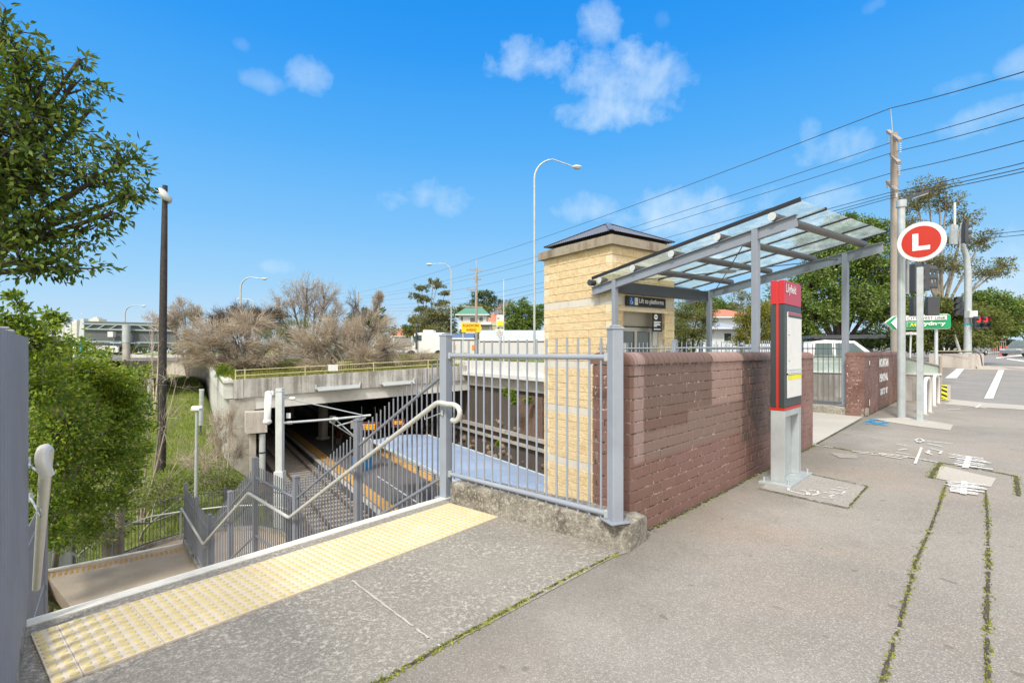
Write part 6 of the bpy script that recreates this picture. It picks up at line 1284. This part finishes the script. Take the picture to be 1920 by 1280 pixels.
def tree(name, label, base, lobes, n, ln, wd, lm, bm, tr=.2, seed=0, clump=.22, cat='tree', fork=None, droop=.2, per=26, twigs=True, shell=.5, flat=1.0, group=None):
    rng = np.random.default_rng(seed); base = V(base); t = thing(name, label, cat, base, group); Ls = [(D(x, y, Y_), r*Y_/945, ry*Y_/945) for (x, y, Y_, r, ry) in [l if len(l) == 5 else (*l, l[3]) for l in lobes]]
    area = sum(r*q for _, r, q in Ls); wood = MB(); allp = []
    cx = sum(c.x*r*q for c, r, q in Ls)/area; cy = sum(c.y*r*q for c, r, q in Ls)/area; zmin = min(c.z-q for c, r, q in Ls)
    fk = V(fork) if fork else V((base.x*.5+cx*.5, base.y*.5+cy*.5, base.z+(zmin-base.z)*.6 if zmin > base.z+.5 else base.z+.5))
    k = V((rng.normal(0, tr*.5), rng.normal(0, tr*.5), 0)); wood.tube([base-ZU*.2, base+(fk-base)*.5+k, fk], tr, 10, tr*.72)
    for c, r, q in Ls:
        m1_ = fk+(c-fk)*.5+V(rng.normal(0, r*.12, 3)); wood.tube([fk, m1_, c], tr*.5, 7, tr*.18)
        nc = max(3, int(n*r*q/area/per)); th = unit(rng.normal(0, 1, (nc, 3))); rad = rng.uniform(0, 1, (nc, 1))**shell
        C = np.array(c)+th*rad*np.array([r, r, q*flat])
        cr_ = clump*(r+q)/2
        for cc in C:
            dv = cc-np.array(c)
            if twigs and rng.random() < .6: wood.tube([c+(m1_-c)*.15, V(np.array(c)*.45+cc*.55+rng.normal(0, cr_*.3, 3)), V(cc)], tr*.14, 4, tr*.04, False)
            P = cc+rng.normal(0, cr_*.55, (per, 3))*np.array([1, 1, .6]); out = unit(P-cc)*.7+unit(dv[None]+1e-3)*.6; allp.append(leaves(rng, P, out, ln, wd, droop))
    wood.build('branches', bm, t); qmesh('crown', np.concatenate(allp), lm, t); return t
def at(px, Y_, z): return V(((px-CX)/F*Y_, Y_, z))
tree('broadleaf_tree', 'large broadleaf tree with glossy leaves overhanging from the left edge', (-7.6, 5.6, -2.6),
     [(10, 50, 5.3, 50, 45), (35, 120, 5.4, 65, 55), (70, 180, 5.5, 85, 65), (140, 150, 5.7, 50, 30), (60, 250, 5.4, 110, 75), (110, 215, 5.8, 60, 40), (70, 340, 5.5, 120, 70), (190, 330, 5.7, 80, 48), (235, 300, 5.9, 42, 38), (245, 365, 5.8, 38, 32), (210, 400, 5.6, 42, 28), (60, 430, 5.4, 110, 55), (165, 430, 5.6, 58, 40), (50, 490, 5.3, 90, 45), (130, 500, 5.5, 48, 38), (-40, 300, 5.2, 120, 200), (170, 205, 5.8, 24, 12), (150, 110, 5.7, 22, 20)],
     8200, .10, .040, leaf_near, bark_dark, .10, 1, .42, fork=(-6.3, 5.6, 2.3), per=16, droop=.25, shell=.6)
tree('leafy_shrub', 'bright green leafy shrub tree beside the left of the stairs', V((-11.3, 11.2, -5.2)),
     [(60, 640, 7.6, 60, 50), (20, 600, 7.4, 40, 35), (95, 605, 8.2, 22, 30), (70, 730, 8.0, 75, 60), (150, 700, 10, 70, 40), (210, 730, 11, 60, 40), (110, 800, 9.5, 90, 60), (225, 790, 11, 50, 45), (200, 850, 11, 62, 50), (80, 870, 9.5, 80, 60), (150, 930, 10.5, 60, 40), (240, 850, 12, 35, 40), (245, 760, 12, 30, 30), (70, 960, 9.3, 50, 40), (160, 985, 11, 50, 25), (215, 935, 11.5, 35, 30), (265, 800, 12.5, 26, 14), (255, 700, 12, 26, 16), (130, 650, 9, 40, 18), (240, 900, 12, 30, 16), (60, 1000, 9.2, 50, 24), (110, 1010, 10.2, 46, 18), (275, 840, 12.5, 16, 10), (180, 660, 11, 26, 14), (30, 560, 7.3, 16, 22)],
     38000, .085, .045, leaf_shrub, bark_grey, .05, 2, .36, per=18, shell=.75, fork=tuple(D(150, 860, 10.3)))
tree('lime_shrub', 'lime green shrub behind the bright leafy shrub', V((-11.6, 12.6, -5.2)), [(140, 695, 9.6, 60, 22), (195, 715, 10.4, 50, 20), (75, 655, 8.4, 34, 22), (120, 735, 9.4, 50, 20), (225, 745, 11, 30, 16)], 11000, .07, .04, leaf_lime, bark_grey, .08, 3, .3, per=20, cat='shrub')
tree('undergrowth', 'tangled low undergrowth behind the curved fence', at(260, 17.5, -5.0), [(120, 960, 12, 70, 25), (220, 950, 15, 60, 30), (300, 920, 19, 60, 32), (390, 900, 20, 40, 22), (430, 920, 21, 30, 34), (180, 1000, 13, 60, 20), (80, 990, 11, 40, 22)], 9000, .10, .05, leaf_olive, bark_grey, .05, 4, .3, per=18, cat='undergrowth')
for i, (px, Yt_, z0, py1, lean, lab) in enumerate(((200, 13, -5.3, 905, .1, 'slim pale grey trunk rising behind the curved fence, left'), (222, 13.4, -5.3, 908, .45, 'slim pale leaning trunk rising behind the curved fence, right'))):
    b0 = at(px, Yt_, z0); t = thing('sapling', lab, 'sapling', b0); MB().tube([b0, D(px+3, 960, Yt_), D(px+8+lean*20, py1, Yt_)], .12, 10, .08).build('trunk', bark_grey, t); MB().tube([D(px+8+lean*20, py1, Yt_), D(px+30, py1-40, Yt_)], .05, 6, .02).tube([D(px+5, 940, Yt_), D(px+60, 890, Yt_+1)], .03, 5, .01).build('branches', bark_grey, t)
def dead(name, label, base, tips, n, seed, col=deadwood, bm=deadbark, r0=.12, ln=1.2, tw=.012, spread=.35, per=14, sub=3, cat='dead bush', curl=.2, needles=None, up=.3, tl=1.0):
    """limbs reach for the lobes in tips, each ending in sprays of long thin twigs"""
    rng = np.random.default_rng(seed); base = V(base); t = thing(name, label, cat, base); wood = MB(); Q = []; U_ = []
    for (px, py, Y_, rx, ry) in tips:
        c = D(px, py, Y_); rX, rY = rx*Y_/945, ry*Y_/945; md_ = base+(c-base)*.45+V(rng.normal(0, .12*rX, 3))-ZU*.05*rY; wood.tube([base-ZU*.1, md_, c], r0, 6, r0*.3)
        for k in range(int(n)):
            tgt = np.array(c)+unit(rng.normal(0, 1, 3))*rng.uniform(.3, 1)**.6*np.array([rX, rX, rY]); s = rng.uniform(.25, 1); st_ = np.array(base)*(1-s)**1.5+np.array(c)*(1-(1-s)**1.5); mid_ = st_*.5+tgt*.5+rng.normal(0, .08*rX, 3)
            wood.tube([V(st_), V(mid_), V(tgt)], r0*.18, 4, r0*.05, False); dr = unit(tgt-st_)
            for pt in ((mid_+tgt)/2, tgt):
                m_ = per; P = pt+rng.normal(0, .10*rX, (m_, 3)); d = unit(dr+rng.normal(0, spread, (m_, 3))+np.array([0, 0, up*rng.uniform(-.3, 1)])); L_ = ln*rng.uniform(.4, 1.1, (m_, 1)); s_ = unit(np.cross(d, rng.normal(0, 1, (m_, 3))))*tw/2
                q = P+d*L_*.55+rng.normal(0, .04, (m_, 3))*ln; e = q+unit(d+rng.normal(0, .3, (m_, 3)))*L_*.5*tl
                Q.append(np.stack([P-s_, P+s_, q+s_*.7, q-s_*.7], 1).reshape(-1, 3)); Q.append(np.stack([q-s_*.7, q+s_*.7, e+s_*.2, e-s_*.2], 1).reshape(-1, 3))
    wood.build('limbs', bm, t); qmesh('twigs', np.concatenate(Q), col, t); return t
dk = lambda px, Y_: V((D(px, 0, Y_).x, Y_, -.25))
dead('dead_bush', 'large fan shaped dry bush with a dark trunk in the middle of the overpass', dk(655, 38), [(560, 650, 38, 45, 28), (600, 690, 37.5, 40, 14), (620, 620, 39, 35, 26), (665, 640, 39, 32, 30), (700, 610, 39, 38, 26), (730, 650, 38.5, 32, 24), (590, 630, 39, 40, 26), (690, 670, 38, 30, 16)], 25, 11, needle_tan, deadbark, .12, .95, .026, .35, 22)
dead('dead_tree', 'tall bare tree with a rounded twiggy crown on the overpass', dk(580, 46), [(545, 560, 46, 32, 30), (520, 585, 46, 24, 24), (575, 540, 46, 35, 22), (610, 550, 46, 28, 26), (625, 590, 46, 20, 24), (590, 575, 46, 28, 20)], 20, 12, needle_grey, deadbark, .16, .75, .030, .5, 16, cat='dead tree', up=.6)
dead('dead_tree', 'dark bare branching tree right of the tall twiggy crown', dk(690, 44), [(650, 600, 44, 22, 26), (665, 565, 44, 16, 18), (640, 620, 44, 20, 20), (675, 590, 44, 16, 16)], 18, 13, deadbark, deadbark, .12, .7, .022, .55, 8, cat='dead tree', up=.5)
dead('dead_tree', 'small pale tufted dry treetop on a leaning stem', dk(675, 42), [(708, 563, 42, 11, 13), (712, 555, 42, 9, 8)], 26, 14, needle_grey, deadbark, .06, .35, .020, .6, 20, cat='dead tree', up=.5)
dead('dead_bush', 'broad drooping grey brown dry bush at the left end of the overpass', dk(455, 36), [(365, 645, 34.5, 36, 20), (395, 622, 35, 40, 20), (440, 640, 36, 40, 28), (385, 672, 34.8, 34, 14), (470, 605, 37, 36, 22), (500, 660, 37, 36, 26), (440, 682, 36, 30, 12)], 24, 15, needle_tan, deadbark, .12, 1.05, .026, .3, 24, up=-.2)
dead('dead_bush', 'darker dense dry bush behind the drooping bush', dk(470, 44), [(420, 600, 44, 28, 18), (460, 590, 44, 30, 18), (500, 600, 44, 26, 20), (440, 610, 44, 30, 18)], 40, 16, leafmat('brown_dry_brush', (.06, .045, .03), (.14, .105, .075), (.24, .19, .14), .8, .15), deadbark, .1, .7, .03, .5, 26)
dead('dead_tree', 'pale round twiggy tree beside the black pole', at(352, 48, -1), [(345, 585, 48, 24, 22), (325, 600, 48, 14, 14), (365, 590, 48, 15, 15)], 36, 17, needle_grey, deadbark, .12, .65, .028, .55, 18, cat='dead tree', up=.5)
dead('dead_tree', 'pale bare sapling tree behind the black pole at the left', at(290, 40, -3.5), [(285, 595, 46, 14, 10), (300, 605, 46, 10, 8)], 14, 18, needle_grey, deadwood, .07, .7, .022, .55, 12, cat='dead tree', up=.4)
dead('bare_sapling', 'thin bare branching sapling in front of the grassy slope', at(262, 19, -5.2), [(215, 690, 19, 30, 40), (250, 720, 19, 30, 40), (285, 700, 19, 20, 50), (330, 720, 19, 30, 50), (300, 790, 19, 50, 30), (340, 850, 19, 40, 20)], 7, 19, deadwood, deadwood, .045, .9, .016, .4, 4, cat='sapling', up=.4)
dead('bare_sapling', 'tangle of bare stems against the abutment wall', at(415, 24, -6.0), [(400, 800, 25, 14, 40), (420, 850, 25, 14, 40), (435, 800, 25, 10, 30), (380, 870, 24, 25, 25), (445, 840, 26, 12, 30)], 16, 20, needle_tan, deadwood, .04, .8, .018, .45, 10, cat='sapling', up=.5)
dead('dead_bush', 'low dry brush above the overpass near the white truck', dk(765, 40), [(740, 690, 40, 26, 12), (775, 680, 41, 26, 12), (800, 670, 42, 22, 10), (720, 670, 41, 20, 18)], 26, 21, needle_tan, deadbark, .06, .6, .024, .5, 16, up=.3)
dead('brush', 'olive green feathery brush under the bare trees on the overpass', dk(520, 41), [(520, 640, 41, 40, 26), (560, 620, 42, 36, 24), (620, 660, 41, 36, 20), (500, 690, 38, 50, 14), (640, 700, 37, 40, 8)], 26, 22, needle_green, deadbark, .06, .7, .03, .5, 20, cat='brush', up=.4)
tree('dark_tree', 'dark green rounded tree behind the bare trees on the overpass', at(690, 58, .4), [(685, 600, 58, 38, 16), (700, 590, 58, 26, 14), (720, 620, 58, 26, 16), (670, 625, 58, 30, 18), (480, 600, 60, 34, 16), (520, 590, 60, 20, 12)], 7000, .30, .18, leaf_dark, bark_dark, .15, 31, .25)
tree('green_shrub', 'small fresh green shrub on the corner of the overpass', at(425, 33.5, -.6), [(425, 700, 33.5, 18, 14), (432, 715, 33, 14, 10), (418, 690, 33.5, 12, 8)], 3500, .14, .04, leaf_shrub, bark_dark, .04, 32, .3, cat='shrub')
tree('gum_tree', 'tall open gum tree with layered crowns left of the curved lamp', at(805, 105, 1), [(812, 526, 105, 12, 5), (790, 540, 105, 18, 6), (820, 535, 105, 18, 5), (780, 555, 105, 14, 6), (835, 550, 105, 12, 5), (800, 560, 105, 18, 7), (826, 568, 105, 16, 6), (790, 580, 105, 16, 7), (775, 600, 105, 12, 10)], 4200, .45, .22, leaf_gum, bark_grey, .28, 33, .26, shell=.7)
tree('brown_tree', 'bushy olive brown tree between the gum tree and the green roofed house', at(815, 98, 1), [(800, 600, 98, 34, 20), (830, 590, 98, 24, 22), (820, 620, 96, 40, 14), (790, 625, 96, 24, 12), (845, 615, 98, 12, 14)], 9000, .40, .22, leaf_gum, bark_grey, .3, 34, .24)
tree('gum_tree', 'dark gum tree behind the green roofed house', at(910, 130, 1), [(905, 550, 130, 22, 8), (925, 560, 130, 18, 9), (895, 565, 130, 16, 9), (915, 575, 130, 24, 10), (945, 570, 130, 14, 8)], 4200, .5, .25, leaf_dark, bark_grey, .3, 35, .28)
tree('round_tree', 'olive green round tree right behind the green roofed house', at(890, 120, 1), [(885, 580, 120, 26, 12), (905, 585, 120, 20, 14), (865, 588, 120, 14, 10)], 4500, .45, .28, leaf_olive, bark_grey, .3, 36, .22)
tree('pale_tree', 'thin greyish tree right of the terracotta roof', at(944, 115, 1), [(944, 580, 115, 16, 14), (938, 600, 115, 12, 10)], 1600, .4, .16, needle_grey, bark_grey, .2, 37, .3)
tree('dense_tree', 'dense bright green tree left of the tall lamp', at(980, 80, .6), [(965, 590, 80, 22, 24), (985, 580, 80, 16, 20), (975, 610, 80, 30, 20), (998, 600, 80, 14, 30), (1012, 590, 78, 14, 26), (955, 615, 78, 14, 18)], 11000, .32, .2, leaf_fig, bark_dark, .25, 38, .22)
tree('hedge_tree', 'low green trees along the noise barrier', at(800, 88, 1), [(765, 620, 88, 16, 12), (840, 635, 90, 22, 9), (860, 632, 90, 16, 10), (815, 635, 90, 20, 9), (900, 630, 84, 12, 6)], 5000, .32, .2, leaf_olive, bark_dark, .2, 39, .25)
tree('feathery_tree', 'olive feathery tree seen under the canopy beside the lift tower', at(1290, 34, 0), [(1285, 590, 34, 38, 26), (1310, 570, 35, 30, 22), (1270, 620, 33, 26, 24), (1300, 625, 34, 30, 20), (1325, 600, 35, 20, 30), (1275, 650, 34, 30, 14)], 17000, .14, .05, leaf_olive, bark_dark, .14, 40, .24)
tree('round_tree', 'dark green rounded tree behind the terracotta roof', at(1350, 95, 1), [(1350, 572, 95, 22, 14), (1370, 580, 95, 18, 10), (1335, 585, 95, 14, 14)], 4500, .38, .24, leaf_fig, bark_dark, .25, 41, .22)
tree('gum_tree', 'thin grey gum tree behind the canopy columns', at(1400, 80, 1), [(1390, 555, 80, 24, 12), (1415, 570, 80, 20, 14), (1400, 580, 80, 18, 10), (1380, 575, 80, 16, 8)], 2000, .36, .14, leaf_gum, bark_grey, .2, 42, .3)
tree('golden_shrub', 'golden green shrub left of the red pylon', at(1400, 30, 0), [(1400, 600, 30, 26, 26), (1425, 590, 30, 20, 30), (1395, 635, 30, 24, 20), (1430, 630, 30, 24, 24), (1450, 600, 31, 22, 36)], 15000, .13, .05, leaf_gold, bark_dark, .1, 43, .24, cat='shrub')
tree('fig_tree', 'big spreading fig tree behind the canopy and red pylon', at(1568, 36, 0), [(1480, 570, 34, 44, 44), (1520, 530, 35, 50, 30), (1560, 490, 36, 55, 36), (1540, 450, 37, 50, 28), (1590, 430, 38, 44, 26), (1640, 440, 37, 44, 32), (1620, 500, 36, 60, 40), (1670, 540, 36, 44, 44), (1600, 560, 35, 70, 34), (1530, 590, 34, 50, 26), (1650, 590, 35, 50, 28), (1580, 410, 38, 24, 12), (1470, 610, 34, 30, 24), (1500, 620, 34, 40, 18)], 46000, .21, .12, leaf_fig, bark_dark, .34, 44, .22, shell=.45, per=24)
tree('gum_tree', 'tall open gum tree with brown green crowns behind the L sign', at(1760, 44, .3), [(1740, 355, 44, 40, 20), (1775, 380, 44, 30, 22), (1720, 380, 44, 34, 22), (1700, 420, 44, 26, 20), (1760, 350, 44, 16, 16), (1810, 410, 44, 30, 18), (1840, 450, 44, 26, 22), (1800, 450, 44, 40, 16), (1790, 500, 44, 44, 16), (1850, 510, 44, 40, 18), (1750, 490, 44, 50, 20), (1880, 500, 44, 20, 20), (1700, 460, 44, 30, 24)], 11000, .26, .10, leaf_gum, bark_grey, .26, 45, .26, shell=.7, per=18)
tree('leafy_tree', 'mid green leafy tree behind the direction sign', at(1760, 34, .1), [(1740, 580, 34, 50, 26), (1790, 590, 34, 44, 28), (1760, 620, 34, 60, 20), (1830, 600, 35, 40, 34), (1700, 600, 34, 30, 24), (1820, 640, 34, 40, 14), (1860, 610, 36, 30, 30), (1720, 640, 34, 36, 14)], 30000, .17, .10, leaf_olive, bark_dark, .2, 46, .22)
tree('leafy_tree', 'shady green tree above the parked silver hatchback', at(1884, 68, 1), [(1860, 570, 68, 34, 26), (1890, 580, 68, 30, 22), (1850, 610, 68, 34, 22), (1895, 615, 68, 22, 16), (1830, 560, 68, 20, 16)], 13000, .32, .2, leaf_fig, bark_dark, .35, 47, .24)
tree('yellow_tree', 'yellow green tree at the right edge of the view', at(1925, 90, 1.2), [(1910, 590, 90, 24, 24), (1930, 570, 90, 26, 20), (1905, 610, 90, 18, 14), (1960, 600, 90, 34, 34)], 7000, .38, .25, leaf_gold, bark_dark, .35, 48, .24)
tree('hedge', 'dark green clipped hedge in front of the orange roofed house', at(1890, 72, 1), [(1885, 641, 72, 14, 4), (1900, 642, 72, 14, 4)], 2500, .2, .12, leaf_dark, bark_dark, .05, 49, .3, cat='hedge')
tree('creeper', 'green creeper hanging on the far retaining wall', at(975, 30.5, -2.5), [(963, 745, 30.9, 5, 14), (990, 752, 30.6, 8, 8), (950, 735, 31.4, 8, 8), (935, 833, 32, 4, 6)], 1600, .12, .08, leaf_shrub, bark_dark, .02, 50, .35, cat='creeper')
# a belt of dark shade trees low behind the fig so the street reads closed
tree('understorey', 'dark understorey shrubs behind the white utility truck', at(1600, 42, 0), [(1500, 640, 42, 50, 14), (1580, 640, 42, 60, 16), (1660, 635, 42, 50, 18), (1720, 645, 42, 40, 12)], 12000, .24, .15, leaf_dark, bark_dark, .1, 51, .3, cat='shrubs')
tree('tree_belt', 'dark tree belt at the far end of the street on the right', at(1870, 115, 1.5), [(x, 646+(x*7%5), 115, 20, 12) for x in range(1770, 1990, 18)], 6000, .5, .34, leaf_dark, bark_dark, .2, 70, .3, cat='trees', twigs=False)
for i, (x0, x1, lab) in enumerate(((-60, 140, 'far dark tree belt on the skyline at the left edge'), (140, 330, 'far dark tree belt under the grey road sign'), (330, 560, 'far dark tree belt behind the dry brush'))):
    lb2 = []; x = x0; rg = random.Random(60+i)
    while x < x1: lb2.append((x, rg.uniform(648, 654), 190+rg.uniform(-10, 10), 16, rg.uniform(7, 12))); x += 14
    tree('tree_belt', lab, at((x0+x1)/2, 190, -1), lb2, 5000, .9, .6, leaf_dark, bark_dark, .3, 60+i, .3, cat='trees', twigs=False)
# grass blades
rng = np.random.default_rng(77)
def blades(label, pts, hgt_, w, m, name='grass'):
    n = len(pts); d = unit(rng.normal(0, .35, (n, 3))+np.array([0, 0, 1.0])); s = unit(np.cross(d, rng.normal(0, 1, (n, 3))))*w/2; L_ = hgt_*rng.uniform(.4, 1.2, (n, 1)); pts = np.asarray(pts)
    return tag(qmesh(name, np.stack([pts-s, pts+s, pts+d*L_+s*.15, pts+d*L_-s*.15], 1).reshape(-1, 3), m, None), label, 'grass', kind='stuff')
P = []
while len(P) < 42000:
    u = rng.uniform(20, 75); v = rng.uniform(-24, 1.0); x = -.5388*u+.8424*v; y = .8424*u+.5388*v
    if rng.random() < 26/(u+4): P.append((x, y, hgt(x, y)))
blades('rough green grass covering the embankment left of the overpass', P, .34, .05, grass_blade)
P = []
while len(P) < 26000:
    u = rng.uniform(PU+.3, PU+20); v = rng.uniform(1.8, 24); q = TR(u, v, 0); P.append((q.x, q.y, deckz(u, v)))
blades('long yellow green grass growing on top of the overpass', P, .34, .05, leafmat('long_dry_grass', (.13, .15, .02), (.26, .28, .05), (.42, .38, .16), .7, .3))

# repeats of a kind carry a shared group phrase
GP = {'street_lamp': 'curved street lamps', 'traffic_signal': 'traffic signals at the junction', 'utility_pole': 'timber power poles', 'brick_wall': 'brown brick walls beside the footpath', 'picket_fence': 'grey picket fences at the entry', 'stair_fence': 'picket fences along the stairs', 'concrete_kerb': 'concrete kerbs', 'handrail': 'stair handrails', 'painted_mark': 'painted marks on the footpath', 'railway_track': 'railway tracks', 'departure_display': 'hanging amber displays', 'bridge_column': 'columns under the bridge', 'platform_bench': 'platform benches', 'platform_sign': 'platform sign posts', 'service_tray': 'trays on the overpass face', 'tower_block': 'office towers on the skyline', 'pipe_post': 'grey pipe posts on the slope', 'hoop_rail': 'white hoop rails', 'parked_car': 'parked cars', 'truck_trailer': 'trailers of the long truck', 'house': 'houses behind the road', 'road_sign': 'signs by the main road', 'dead_bush': 'dry bushes on the overpass', 'dead_tree': 'bare trees on the overpass', 'gum_tree': 'gum trees', 'sapling': 'pale saplings behind the curved fence', 'bare_sapling': 'bare saplings', 'tree_belt': 'distant tree belts', 'round_tree': 'rounded trees', 'leafy_tree': 'leafy street trees'}
for o in bpy.data.objects:
    if o.parent is None and 'label' in o and 'group' not in o:
        k = o.name.split('.')[0]
        if k in GP: o['group'] = GP[k]
